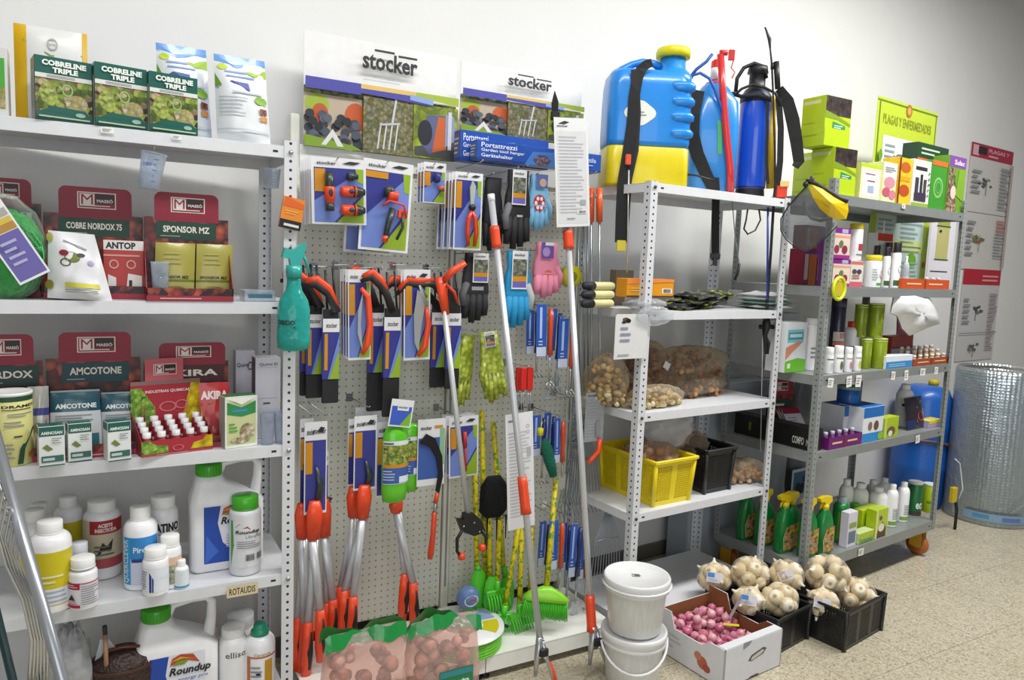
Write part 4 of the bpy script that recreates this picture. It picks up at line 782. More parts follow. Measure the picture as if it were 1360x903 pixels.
# C small cards
rt, W, H = hang('hose_nozzle_card', 'small carded blue nozzle hanging right of the spray gun under the big sign', 'hose nozzle', 562, 592, 216, 270, 2.42)
scard(rt, W, H, .22, strip=.25); mb = MB(); mb.lathe([(.006, 0), (.012, -.01), (.012, -.028), (.006, -.034)], mat('2a3070', .4), 12, c=(W*.05, -.013, -H*.25)); mb.lathe([(.006, 0), (.012, .018)], mat('c06a50'), 12, axis='x', c=(W*.12, -.013, -H*.62)); mb.build('nozzle', rt)
stack(rt, 2, .028, 'small nozzle card behind the front nozzle card', 'nozzle cards behind the front one'); rt['group'] = 'front nozzle card'
hook(577, 219, 2.41)
# D secateurs
rt, W, H = hang('secateurs', 'carded pair of secateurs with orange handles in a clear bubble, frontmost of its stack', 'secateurs', 603, 640, 229, 332, 2.36)
scard(rt, W, H, .1)
mb = MB(); mb.poly([(0, -H*.42), (-.004, -H*.2), (.006, -H*.1), (.018, -H*.18), (.012, -H*.42)], -.02, -.014, mat('b9c4b4', .35, .3)); mb.build('blade', rt)
mb = MB(); mb.lathe([(.011, -.026), (.011, -.012)], BLACK, 14, axis='y', c=(.006, 0, -H*.45)); mb.build('pivot', rt)
for a, b in ((-1, 0), (1, 0)):
    mb = MB(); mb.tube([(.006, -.018, -H*.48), (.006+a*.013, -.02, -H*.6), (.008+a*.017, -.02, -H*.78), (.008+a*.012, -.018, -H*.95)], [.006, .0085, .008, .006], mat('d23a16', .35, coat=.3), 10); mb.build('handle', rt)
stack(rt, 5, .028, 'carded secateurs, one of those stacked behind the frontmost pair', 'secateur cards behind the front one', rz=.02); rt['group'] = 'front secateurs card'
hook(622, 231, 2.35)
# gloves
def glove(name, label, u0, u1, v0, v1, y, col, card=None, thumb=-1, ex=None, col2=None, rz=0, cardart=None, group=None, n=4):
    rt, W, H = hang(name, label, 'gloves', u0, u1, v0, v1, y, rz=rz, group=group); m = mat(col, .7, bump=.3) if isinstance(col, str) else col
    rd = random.Random(int(u0*3+v0))
    mb = MB(); mb.T = Matrix.Translation((0, 0, -H)) @ Matrix.Identity(4)
    mb.loft([(H*.32, W*.4, .011, .01), (H*.45, W*.46, .014, .012), (H*.68, W*.42, .013, .012), (H*.8, W*.34, .011, .01), (H, W*.36, .012, .01)], m, n=3)
    for i in range(n):
        x = -W*.33+i*W*.66/(n-1); l = (.06, 0, .03, .1)[i % 4]*H
        mb.tube([(x*.9, 0, H*.42), (x, -.003, H*.25), (x*1.05+rd.uniform(-.003, .003), -.004, H*.02+l)], [W*.14, W*.135, W*.10], m, 8)
    mb.tube([(thumb*W*.3, -.004, H*.58), (thumb*W*.45, -.008, H*.42), (thumb*W*.42, -.012, H*.26)], [W*.12, W*.12, W*.09], col2 or m, 8)
    mb.T = None; mb.build('glove', rt)
    mb = MB(); mb.T = Matrix.Translation((.006, .02, -H*1.0)); mb.loft([(H*.1, W*.35, .006, .006), (H*.45, W*.44, .012, .012), (H*.97, W*.34, .009, .009)], col2 or m, n=3); mb.T = None; mb.build('rear_glove', rt)
    if card:
        cw, chh, cx, cz = card; mb = MB(); mb.box(cx-cw/2, cx+cw/2, -.019, -.0182, -cz-chh, -cz, CARDW)
        mb.art(cardart or [('r', .06, .94, .04, .2, mat('6a62b0')), ('r', .06, .94, .2, .34, AMB), ('r', .06, .94, .34, .78, photo('glovecard', ['5a6a5a', '9a9a8a', '3a4a3a', 'b0a890'], 90)), ('t', 'stocker', .12, .8, .86, .93, INK, .02)], flat(cx-cw/2, cx+cw/2, -.019, -cz-chh, -cz)); mb.build('header_card', rt)
    if ex:
        mb = MB(); mb.art(ex, flat(-W*.4, W*.4, -.0135, -H, 0)); mb.build('print', rt)
    return rt
hook(687, 224, 2.36); hook(713, 232, 2.38); hook(654, 232, 2.4)
glove('work_gloves', 'black work gloves with a picture header card hanging in the top row', 668, 705, 226, 333, 2.375, '1d1d20', card=(.058, .125, -.004, 0), col2=mat('6a6a70', .7), ex=[('r', .42, .68, .42, .47, mat('b9b9bc'))])
glove('work_gloves', 'dark grey gloves behind the white top of the telescopic pole, top row', 640, 668, 236, 335, 2.43, '26262c', thumb=1)
glove('garden_gloves', 'pale blue gloves with a red and white flower print, top row', 700, 730, 232, 308, 2.40, '7ab4d8', card=(.05, .05, 0, 0), thumb=1, cardart=[('r', 0, 1, 0, 1, mat('5a6aa8')), ('c', .6, .4, .3, .3, mat('c9a890'))], ex=[('c', .45, .5, .34, .15, mat('b8303a'))]+[('c', .45+.2*cos(k*1.05), .5+.09*sin(k*1.05), .08, .035, mat('ece4e4')) for k in range(6)])
hook(635, 336, 2.38); hook(688, 334, 2.37); hook(723, 332, 2.4)
glove('work_gloves', 'black work gloves with an orange and lilac card in the second row', 611, 650, 336, 430, 2.40, '1e1e22', card=(.062, .105, .012, 0), col2=mat('55555a', .7), ex=[('r', .3, .8, .48, .53, mat('9a9a9e'))])
glove('work_gloves', 'bright blue gloves with a picture card, second row', 667, 706, 333, 437, 2.38, '1f8fc4', card=(.066, .14, -.002, 0), thumb=1, col2=mat('b4b8b8', .7))
glove('garden_gloves', 'pink gloves with an orange flower print under a purple card', 707, 744, 322, 397, 2.41, 'e08aa4', card=(.055, .06, -.01, 0), thumb=1, cardart=[('r', 0, 1, 0, 1, mat('6a50a0')), ('c', .4, .4, .3, .3, mat('a890c8')), ('r', .3, 1, .8, 1, CARDW)], ex=[('c', .5, .42, .22, .1, mat('d06a50'))], n=4)
LG = photo('limeglove', ['a8bc30', 'd0d860', '8aa028', 'c2d04a'], 60)
glove('garden_gloves', 'lime patterned rubber gloves splayed to the left, below the black gloves', 606, 635, 444, 541, 2.44, LG, n=4).rotation_euler = (0, .14, .3)
glove('garden_gloves', 'lime patterned rubber gloves with a small card, splayed to the right', 630, 662, 440, 536, 2.40, LG, card=(.04, .055, .0, 0), n=5).rotation_euler = (0, -.16, -.2)
hook(634, 441, 2.42)
# yellow coiled item
rt, W, H = hang('string_reel', 'round neon yellow reel behind the telescopic lopper, beside the pink gloves', 'reel', 746, 770, 349, 385, 2.47)
mb = MB(); mb.lathe([(W*.2, -.014), (W*.5, -.016), (W*.5, .016), (W*.2, .014)], mat('c9c41c', .4), 24, axis='y', c=(0, 0, -H/2), sq=H/W if False else None); mb.build('reel', rt)
mb = MB(); mb.lathe([(.002, -.018), (W*.22, -.018), (W*.22, .018), (.002, .018)], mat('8a8a1c'), 16, axis='y', c=(0, 0, -H/2)); mb.build('hub', rt)
# blue boxes
BB = mat('2450a8', .35, coat=.2)
def bluebox(u0, u1, vt, vb, y, label):
    xa, xb = at_y(u0, vt[0], y).x, at_y(u1, vt[1], y).x; z1 = (at_y(u0, vt[0], y).z+at_y(u1, vt[1], y).z)/2; z0 = (at_y(u0, vb[0], y).z+at_y(u1, vb[1], y).z)/2; W, H = xb-xa, z1-z0
    mb = MB(); mb.box(0, W, 0, .055, 0, H, BB, .0015)
    mb.art([('r', 0, 1, .0, .12, mat('1b3a86')), ('t', 'Portattrezzi', .03, .3, .66, .9, mat('e4e8f4'), .01), ('t', 'Garden tool hanger', .03, .36, .4, .6, mat('e4e8f4'), .01), ('t', 'Gerätehalter', .03, .27, .16, .34, mat('e4e8f4'), .01), ('p', [(.36, 0), (.42, .7), (.6, .8), (.66, 0)], mat('3a78cc')), ('c', .5, .3, .07, .3, photo('tools', ['8a5a4a', '3a4a6a', 'b08a7a', '4a6ab0'], 120)), ('t', 'Porte outils', .7, .95, .5, .75, mat('c8d4ee'), .01), ('l', .7, .95, .15, .4, 2, mat('a8b8e0'))], flat(0, W, 0, 0, H))
    mb.art([('r', .05, .95, .12, .88, mat('5a6a9a')), ('l', .1, .9, .2, .8, 4, mat('c8d0e0'))], sideL(0, 0, .055, 0, H))
    o = mb.build('tool_hanger_box'); o.location = (xa, y, z0); tag(o, label, 'box'); return o
bluebox(634, 799, (187, 204), (213, 228), 2.375, 'long blue tool hanger box, front one, passing behind the white card of the telescopic lopper')
bluebox(612, 729, (173, 186), (213, 226), 2.44, 'long blue tool hanger box behind and left of the front blue box')
for u, v in ((640, 213), (700, 219), (790, 228)): hook(u, v+2, 2.36)
# telescopic pole tools
def poleobj(name, label, cat, top, bot, ytop, ybot, r=.011):
    a = at_y(*top, ytop); b = at_y(*bot, ybot); rt = thing(name, label, cat, b, 0); rt['top'] = 0
    del rt['top']
    d = a-b
    mb = MB(); mb.tube([(0, 0, 0), d], r, ALU, 14); mb.build('pole', rt); return rt, b, d
def along(b, d, u, v):   # parameter of the point of segment b..b+d nearest the pixel row
    best = min(range(0, 401), key=lambda k: abs(vrow(b+d*(k/400))-v)); return best/400
def vrow(P):
    P = P-EYE; return 451.5-FPX*P.dot(cu)/P.dot(cf)
# P1 picker
a, b = at_y(585, 370, 2.31), at_y(625, 690, 2.31)
rt, b, d = poleobj('fruit_picker', 'picking tool with orange pistol handle on top and a black claw with orange tips below', 'picker', (590, 412), (622, 690), 2.30, 2.26, .0095)
def lp(u, v, y): return at_y(u, v, y)-b
mb = MB(); mb.tube([lp(592, 418, 2.30), lp(588, 392, 2.30), lp(585, 368, 2.30)], [.0135, .018, .019], ORANGE, 12, flat=.7); mb.tube([lp(590, 372, 2.29), lp(601, 360, 2.28), lp(618, 349, 2.27)], [.012, .013, .010], ORANGE, 10)
for i in range(9):
    q = lp(593+i*2.8, 368-i*2.2, 2.285); mb.lathe([(.0138, -.001), (.0138, .001)], mat('b8320e'), 10, c=q)
mb.build('pistol_grip', rt)
mb = MB(); mb.tube([lp(593, 378, 2.29), lp(603, 388, 2.28), lp(608, 403, 2.28)], [.006, .006, .004], mat('c23414'), 8); mb.box(lp(596, 385, 2.3).x, lp(609, 385, 2.3).x, .04, .05, lp(600, 412, 2.3).z, lp(600, 382, 2.3).z, BLACK, .003); mb.build('trigger', rt)
mb = MB(); mb.poly([(q.x, q.z) for q in (lp(617, 682, 2.25), lp(630, 682, 2.25), lp(640, 692, 2.25), lp(645, 706, 2.25), lp(630, 712, 2.25), lp(614, 706, 2.25), lp(608, 690, 2.25), lp(616, 690, 2.25))], -.012, .012, BLACK)
for u, v in ((616, 699), (630, 694), (637, 706)): mb.ball(lp(u, v, 2.235), .0035, CHROME, 8, 6)
mb.build('claw_head', rt)
for pts in ([(614, 704), (607, 716), (607, 732), (614, 742)], [(640, 704), (646, 714), (645, 728), (640, 732)]):
    mb = MB(); mb.tube([lp(u, v, 2.25) for u, v in pts], [.006, .0065, .006, .005], BLACK, 8); mb.build('jaw', rt)
for u, v in ((613, 739), (640, 727)):
    mb = MB(); mb.lathe([(.012, -.01), (.014, 0), (.012, .01)], ORANGE, 12, axis='x', c=lp(u, v, 2.25)); mb.build('rubber_tip', rt)
# P2
def grip(rt, b, d, v0, v1, r, m=ORANGE, name='orange_sleeve'):
    k0, k1 = along(b, d, 0, v0), along(b, d, 0, v1); mb = MB(); mb.tube([d*k0, d*(k0*.8+k1*.2), d*(k0*.2+k1*.8), d*k1], [r*.95, r, r, r*1.12], m, 14); mb.build(name, rt)
rt, b, d = poleobj('telescopic_lopper', 'telescopic pole lopper with two orange sleeves, left one of the two leaning out in front', 'pole lopper', (652, 258), (719, 868), 2.33, 2.05, .0115)
grip(rt, b, d, 300, 329, .0165); grip(rt, b, d, 634, 683, .0175)
mb = MB(); mb.tube([d*.985, d*1.0], .0125, WHITE, 12); mb.build('end_cap', rt)
def lopend(rt, b, u, v, y, s):
    """forked metal end with a black stop and an orange lever"""
    P = lambda a, c, k=0: at_y(a, c, y+k)-b
    mb = MB(); mb.tube([P(u, v-6), P(u-4, v+22), P(u-6, v+45)], [.013, .010, .006], STEEL, 10); mb.tube([P(u+3, v), P(u+9, v+22), P(u+15, v+40), P(u+26, v+75)], [.010, .008, .007, .005], STEEL, 8); mb.build('forked_head', rt)
    mb = MB(); mb.box(P(u-2, v+8).x, P(u+8, v+8).x, -.02, -.008, P(u, v+18).z, P(u, v+8).z, BLACK, .002); mb.ball(P(u+7, v+21, -.012), .0065, CHROME, 10, 8); mb.build('stop_block', rt)
    mb = MB(); mb.tube([P(u+13, v+28), P(u+19, v+48), P(u+30, v+90)], [.008, .009, .008], ORANGE, 10); mb.build('lever', rt)
lopend(rt, b, 717, 852, 2.05, 1)
P = at_y(690, 625, 2.24); x0, x1, z0, z1 = rect(669, 705, 549, 703, 2.24)
mb = MB(); W = x1-x0; mb.box(-W/2, W/2, -.0006, .0006, -(z1-z0), 0, mat('e3e4e6', .35)); mb.art([('l', .1, .9, .1, .85, 26, mat('c2c4c8')), ('t', 'stocker', .1, .42, .93, .955, INK, .02), ('r', .75, .9, .62, .7, mat('b0b4b8')), ('o', .8, .88, .06, .015, GREYT), ('o', .8, .83, .06, .015, GREYT)], flat(-W/2, W/2, -.0006, -(z1-z0), 0))
o = mb.build('instruction_card', rt); o.location = Vector(((x0+x1)/2, 2.245, z1))-b; o.rotation_euler = (0, R_(-4), 0)
# P3
rt, b, d = poleobj('telescopic_lopper', 'telescopic pole lopper with black blade and long white card at its top', 'pole lopper', (754, 306), (787, 852), 2.31, 2.05, .0115)
grip(rt, b, d, 303, 330, .019); grip(rt, b, d, 791, 838, .0175); lopend(rt, b, 789, 838, 2.05, 1)
x0, x1, z0, z1 = rect(732, 777, 156, 301, 2.29); W = x1-x0
mb = MB(); mb.box(-W/2, W/2, -.0006, .0006, -(z1-z0), 0, mat('dcdddd', .35)); mb.art([('r', .06, .94, .03, .88, mat('cdcfd0')), ('l', .12, .85, .12, .84, 24, mat('aeb1b5')), ('t', 'stocker', .08, .4, .915, .935, INK, .02), ('p', [(.12, .945), (.3, .97), (.45, .96), (.3, .94)], INK), ('r', .72, .88, .2, .25, mat('9a9ea2')), ('r', .62, .9, .12, .155, WHITE), ('b', .65, .88, .125, .15, INK), ('t', 'stocker', .3, .55, .07, .085, INK, .02)], flat(-W/2, W/2, -.0006, -(z1-z0), 0))
o = mb.build('instruction_card', rt); o.location = Vector(((x0+x1)/2, 2.29, z1))-b; o.rotation_euler = (0, R_(-5), 0)
mb = MB(); B0 = lambda u, v: (lambda q: (q.x, q.z))(at_y(u, v, 2.31)-b)
mb.poly([B0(733, 150), B0(732, 138), B0(736, 121), B0(741, 136), B0(740, 150)], 2.305-b.y, 2.309-b.y, mat('2a2a2c', .35, .4)); mb.box(B0(732, 150)[0], B0(742, 150)[0], 2.30-b.y, 2.315-b.y, B0(735, 160)[1], B0(735, 148)[1], BLACK, .002)
q0, q1 = at_y(737, 155, 2.312)-b, d; mb.tube([q0, q1], .006, STEEL, 8); mb.build('pruning_blade', rt)
# saws in sheaths
def saw(u0, u1, vtop, vband, vb2, vend, y, label, arc, group=None):
    rt, W, H = hang('pruning_saw', label, 'pruning saw', u0, u1, vtop, vend, y, group); zz = lambda v: at_y((u0+u1)/2, v, y).z-rt.location.z; xx = lambda u, v: at_y(u, v, y).x-rt.location.x
    mb = MB(); mb.box(-W/2, W/2, -.006, .006, -H, zz(vb2), mat('1a1a1e', .5), .003); mb.box(-W/2, W/2, -.0065, .0065, zz(vb2), zz(vband), BL)
    mb.box(-W*.45, W*.45, -.005, .005, zz(vband), zz(vband)+.03, mat('1a1a1e', .5), .002)
    mb.art([('r', .0, 1, .78, 1, CARDW), ('t', 'stocker', .2, .85, .85, .93, INK, .02), ('r', .1, .3, .15, .75, AMB), ('p', [(.4, 0), (1, .5), (1, .0)], GR2), ('p', [(.3, 0), (.4, 0), (1, .5), (1, .75)], BL2)], flat(-W/2, W/2, -.0066, zz(vb2), zz(vband))); mb.build('sheath', rt)
    pts = [(xx(u, v), -.004, zz(v)) for u, v in arc]; k = len(pts)
    mb = MB(); mb.tube(pts, [.009]+[.013]*(k-2)+[.009], ORANGE, 10, flat=.8); mb.build('orange_handle', rt)
    mb = MB(); mb.tube([(p[0]-.008+.003*i, -.004, p[2]-.016) for i, p in enumerate(pts)]+[(0, 0, zz(vband)+.02)], [.006]+[.013]*(k-1)+[.014], mat('1c1c20', .6), 10, flat=.8); mb.build('black_grip', rt)
    mb = MB(); mb.tube([(W*.1, .004, 0), (W*.3, .004, zz(vband)+.03)], .004, BLACK, 6); mb.tube([(-W*.35, .004, -.004), (-W*.2, .004, zz(vband)+.03)], .004, BLACK, 6); mb.build('belt_clip', rt); return rt
r1 = saw(428, 450, 357, 423, 503, 535, 2.37, 'orange-handled pruning saw in a blue-wrapped sheath, front one of three beside the left post', [(405, 374), (420, 371), (436, 383), (447, 407)])
copy_tree(r1, loc=r1.location+Vector((-.04, .05, .01)), label='orange-handled pruning saw in a sheath, middle one of three beside the left post')
copy_tree(r1, loc=r1.location+Vector((-.05, .09, .012)), label='orange-handled pruning saw in a sheath, rear one of three beside the left post')
r1 = saw(509, 531, 360, 421, 501, 553, 2.36, 'orange-handled pruning saw whose sheath shows a plain blue text panel, second saw group', [(482, 368), (494, 362), (505, 372), (513, 385)])
copy_tree(r1, loc=r1.location+Vector((-.035, .06, .01)), label='pruning saw directly behind the one with the blue text panel')
r1 = saw(592, 611, 362, 416, 489, 516, 2.39, 'pruning saw in a sheath half hidden by the silver pole of the picker', [(529, 386), (541, 372), (556, 374), (575, 372)])
copy_tree(r1, loc=r1.location+Vector((-.04, .04, .0)), label='pruning saw in a sheath behind the left side of the picker pole')
for u, v in ((440, 354), (506, 356), (552, 352), (598, 356), (470, 352)): hook(u, v, 2.36)
# carded folding saws
def fold(u0, u1, v0, v1, y, label, right):
    rt, W, H = hang('folding_saw', label, 'folding saw', u0, u1, v0, v1, y, ry=-.02); scard(rt, W, H, .14, strip=.24)
    mb = MB(); P = [(W*.02, -H*.2), (W*.32, -H*.3), (W*.42, -H*.6), (W*.3, -H*.82), (W*.05, -H*.93)] if right else [(W*.3, -H*.4), (W*.38, -H*.6), (W*.25, -H*.85), (W*.0, -H*.95)]
    mb.tube([(x, -.014, z) for x, z in P], [.007]+[.011]*(len(P)-2)+[.007], ORANGE, 10, flat=.8); mb.build('orange_handle', rt)
    mb = MB(); mb.poly([(W*.1, -H*.24), (-W*.12, -H*.45), (-W*.14, -H*.7), (W*.08, -H*.9), (W*.0, -H*.6)] if right else [(W*.3, -H*.28), (-W*.05, -H*.22), (-W*.18, -H*.5), (-W*.15, -H*.8), (W*.0, -H*.9), (W*.12, -H*.6)], -.016, -.013, mat('b4b6b4', .35, .4)); mb.build('blade', rt)
    if not right:
        mb = MB(); mb.tube([(W*.3, -.015, -H*.3), (W*.05, -.015, -H*.17), (W*.3, -.015, -H*.4)], .006, mat('b4b6b4', .35, .4), 8); mb.build('joint', rt)
    return rt
rt = fold(461, 491, 358, 478, 2.37, 'carded folding saw with a long curved orange handle, frontmost between the two saw groups', True)
stack(rt, 3, .03, 'folding saw card behind the frontmost between the two saw groups', 'folding saw cards behind the front one'); rt['group'] = 'front folding saw card'
rt = fold(535, 570, 358, 478, 2.38, 'carded folding saw with serrated grey blade, left of the picker\'s orange grip', False)
stack(rt, 2, .03, 'folding saw card behind the one with the serrated grey blade', 'serrated saw cards behind the front one'); rt['group'] = 'front serrated saw card'
# loppers
def lopper(label, card, collar, handles, y, blade=True, group=None):
    u0, u1, v0, v1 = card; rt, W, H = hang('lopper', label, 'lopper', u0, u1, v0, v1, y, group); L = lambda u, v, k=0: at_y(u, v, y+k)-rt.location
    scard(rt, W, H, .2, strip=.3, green=False, ex=[('t', 'stocker', .35, .95, .87, .93, INK, .02)])
    c0, c1 = collar; mb = MB()
    mb.tube([L(c0[0], c0[1], -.012), L(c0[0], (c0[1]*2+c1[1])/3, -.012), L(*c1, -.012)], [.018, .027, .021], ORANGE, 12, flat=.6); mb.build('collar', rt)
    mb = MB(); a, q = L(c0[0]+4, c0[1]+5, -.012), L(c0[0]+2, v0+60, -.012); mb.tube([a, (a+q)/2+Vector((.012, 0, 0)), q], [.010, .012, .004], DG, 8, flat=.4); mb.build('blade', rt)
    for i, (g0, g1) in enumerate(handles):
        s = Vector((.006*(i*2-1), -.012+.012*i, 0)); base = L(*c1)
        mb = MB(); mb.tube([base+s, L(*g0)+Vector((0, s.y, 0))], .0135, ALU, 12, flat=.7); mb.build('handle_tube', rt)
        mb = MB(); A, B = L(*g0)+Vector((0, s.y, 0)), L(*g1)+Vector((0, s.y, 0)); mb.tube([A, A*.7+B*.3, A*.3+B*.7, B], [.0155, .0195, .020, .015], ORANGE, 12, flat=.75); g = mb.build('grip', rt)
        mb = MB(); o = Vector((.006, -.009, 0)); mb.tube([A*.85+B*.15+o, A*.5+B*.5+o, A*.2+B*.8+o], [.005, .0115, .007], mat('17171b', .6), 10, flat=.8); mb.build('black_inset', g)
    return rt
lopper('long lopper, leftmost, hanging against the perforated white post', (398, 416, 556, 676), ((402, 668), (402, 714)), [((404, 826), (400, 903)), ((396, 820), (393, 890))], 2.40)
lopper('long lopper with its card in front, second from the left post', (404, 434, 560, 682), ((418, 665), (416, 716)), [((424, 808), (425, 876)), ((410, 826), (406, 903))], 2.36)
lopper('long lopper seen behind the two leftmost ones, its grips ending highest', (420, 436, 600, 690), ((430, 662), (431, 712)), [((441, 794), (441, 862)), ((434, 800), (434, 866))], 2.43)
lopper('long lopper with broad orange collar under an orange-striped card', (470, 500, 552, 650), ((484, 644), (482, 688)), [((468, 790), (464, 862)), ((458, 784), (455, 850))], 2.37)
lopper('long lopper partly behind the one with broad orange collar, its card dark blue', (462, 478, 556, 645), ((470, 646), (470, 686)), [((462, 780), (459, 846)), ((453, 778), (450, 842))], 2.43)
lopper('long lopper hanging behind the green plant tie bottles', (500, 524, 560, 660), ((526, 664), (527, 680)), [((547, 772), (549, 836)), ((538, 762), (534, 826))], 2.40)
x0, x1, z0, z1 = rect(474, 506, 540, 572, 2.38)
rt, W, H = hang('tool_card', 'plain grey-white card between the lopper group and the green bottles', 'card', 472, 512, 540, 566, 2.45); mb = MB(); mb.box(-W/2, W/2, -.0005, .0005, -H, 0, mat('c6c8cc', .4)); mb.art([('t', 'stocker', .2, .75, .3, .62, INK, .03)], flat(-W/2, W/2, -.0005, -H, 0)); mb.build('card', rt)
for u, v in ((436, 552), (418, 553), (490, 541), (535, 552), (565, 556), (612, 554)): hook(u, v, 2.36)
# green bottles
GBT = mat('5cc01e', .3, coat=.4)
def gbot(u0, u1, v0, v1, y, label, tagc):
    rt, W, H = hang('plant_tie_bottle', label, 'bottle', u0, u1, v0, v1, y); r = W/2
    mb = MB(); mb.lathe([(r*.6, -H), (r*.9, -H*.97), (r*.98, -H*.85), (r*1.0, -H*.5), (r*.92, -H*.12), (r*.7, -H*.03), (r*.3, 0)], GBT, 24, sq=.6); mb.build('bottle_body', rt)
    mb = MB(); mb.art([('r', 0, 1, 0, 1, mat('d8dfe4')), ('r', .02, .98, .42, .9, photo('leaves', ['3f6a1c', '8aa03a', 'c9c86a', '5a7a2a'], 100)), ('r', .02, .98, .38, .46, AMB), ('r', .02, .98, .02, .38, mat('3a5aa4')), ('r', .55, .95, .03, .18, mat('dfe4ee')), ('l', .05, .5, .08, .34, 4, mat('b0c0e0')), ('l', .05, .5, .91, .98, 1, INK)], cyl(r*1.0+.001, -H*.74, -H*.18, -pi/2-1.25, -pi/2+1.25, .62), 0, 12, 1); mb.build('printed_label', rt)
    mb = MB(); mb.tube([(0, 0, 0), (.003, 0, .02), (0, 0, .035)], .002, GBT, 6); mb.build('hanging_loop', rt)
    return rt
rt = gbot(507, 541, 565, 666, 2.34, 'bright green bottle with garden label and a blue and green tag, front one', 1)
a, b2, c_, d_ = rect(519, 549, 530, 566, 2.325); mb = MB(); mb.box(-(b2-a)/2, (b2-a)/2, -.0005, .0005, -(d_-c_), 0, CARDW); mb.art([('r', .06, .94, .06, .75, mat('3a5ac0')), ('p', [(.5, .06), (.94, .6), (.94, .06)], mat('7ab02c')), ('r', .3, .8, .6, .85, CARDW), ('t', 'stocker', .35, .75, .68, .77, INK, .02)], flat(-(b2-a)/2, (b2-a)/2, -.0005, -(d_-c_), 0))
o = mb.build('swing_tag', rt); o.location = Vector(((a+b2)/2, 2.315, d_))-rt.location; o.rotation_euler = (0, .15, 0)
gbot(533, 557, 562, 652, 2.40, 'bright green bottle half hidden behind the front green bottle', 0)
# sickle
y = 2.37
rt, W, H = hang('sickle', 'sickle with curved black blade, silver ferrule and orange handle', 'sickle', 560, 590, 556, 746, y); L = lambda u, v, k=0: at_y(u, v, y+k)-rt.location
P1_ = [(557, 588), (566, 576), (578, 582), (587, 605), (588, 632), (583, 655)]; P2_ = [(578, 652), (582, 628), (579, 608), (571, 594), (560, 590)]
mb = MB(); mb.poly([(L(u, v).x, L(u, v).z) for u, v in P1_+P2_], -.003, .001, mat('2a2a2c', .35, .5)); mb.build('blade', rt)
mb = MB(); mb.tube([L(581, 655), L(578, 668)], .008, ORANGE, 10); mb.tube([L(579, 664), L(577, 682)], .0075, STEEL, 10); mb.build('ferrule', rt)
mb = MB(); mb.tube([L(577, 680), L(575, 710), L(572, 735), L(571, 742)], [.009, .010, .0115, .009], mat('d8421c', .4, coat=.3), 12); mb.build('orange_handle', rt)
mb = MB(); q0, q1 = L(556, 558), L(590, 648); mb.box(q0.x, q1.x, .004, .005, q1.z+.015, q0.z, CARDW); mb.art([('r', .03, .85, .1, .72, mat('3a5aa4')), ('r', .8, .98, .3, .85, mat('8ab48a')), ('t', 'stocker', .1, .5, .84, .9, INK, .02), ('r', .6, .9, .86, .9, AMB)], flat(q0.x, q1.x, .004, q1.z+.015, q0.z)); mb.build('backing_card', rt)
# small card tool
rt, W, H = hang('hand_tool_card', 'small carded orange-red hand tool between the sickle and the long white card', 'hand tool', 595, 634, 553, 633, 2.39, ry=-.03); scard(rt, W, H, .16)
mb = MB(); mb.tube([(W*.0, -.008, -H*.25), (W*.02, -.008, -H*.5)], .008, mat('c4382c'), 8); mb.tube([(W*.02, -.008, -H*.5), (W*.04, -.008, -H*.9)], .005, mat('c4382c'), 8); mb.build('tool_handle', rt)
stack(rt, 2, .03, 'carded hand tool behind the one beside the long white card', 'hand tool cards behind the front one'); rt['group'] = 'front hand tool card'
# ---------------------------------------------------------------- right half of the pegboard
PB = mat('2a5ab8', .3, coat=.4); PB2 = mat('c6cfe4', .4)
def handtool(u0, u1, v0, v1, vs, y, label, oran, group=None, kind=0, ry=0):
    """hand tool in a blue wrapper: wrapper card, orange handle, steel shaft and head"""
    rt, W, H = hang('hand_cultivator', label, 'hand tool', u0, u1, v0, v1, y, group, ry=ry); zs = at_y((u0+u1)/2, vs, y).z-rt.location.z
    mb = MB(); mb.box(-W/2, W*.05, -.004, .0, -H, 0, PB, .001); mb.art([('r', 0, 1, 0, .18, PB2), ('r', .3, .55, .35, .95, mat('a9c0e8')), ('l', .2, .8, .2, .32, 2, PB2)], flat(-W/2+.001, W*.05-.001, -.004, -H+.001, -.001)); mb.build('wrapper', rt)
    mb = MB(); x = W*.25; mb.tube([(x, -.006, -H*.08), (x, -.008, -H*.35), (x, -.006, -H*.7), (x, -.006, -H*.98)], [.008, .011, .008, .011], mat('d04a1c' if oran else '1c2c6a', .35, coat=.3), 10); mb.build('handle', rt)
    mb = MB(); mb.tube([(x, -.006, -H*.96), (x, -.004, zs+.02)], .0042, STEEL, 8)
    if kind == 0:
        for k in (-1, 0, 1): mb.tube([(x, -.004, zs+.025), (x+k*.015, -.006, zs+.015), (x+k*.017, -.02, zs-.002), (x+k*.016, -.034, zs+.004)], .0028, STEEL, 6)
    else: mb.poly([(x-.018, zs+.03), (x+.018, zs+.03), (x+.016, zs-.02), (x, zs-.035), (x-.016, zs-.02)], -.006, -.004, STEEL)
    mb.build('steel_head', rt); return rt
rd = random.Random(2)
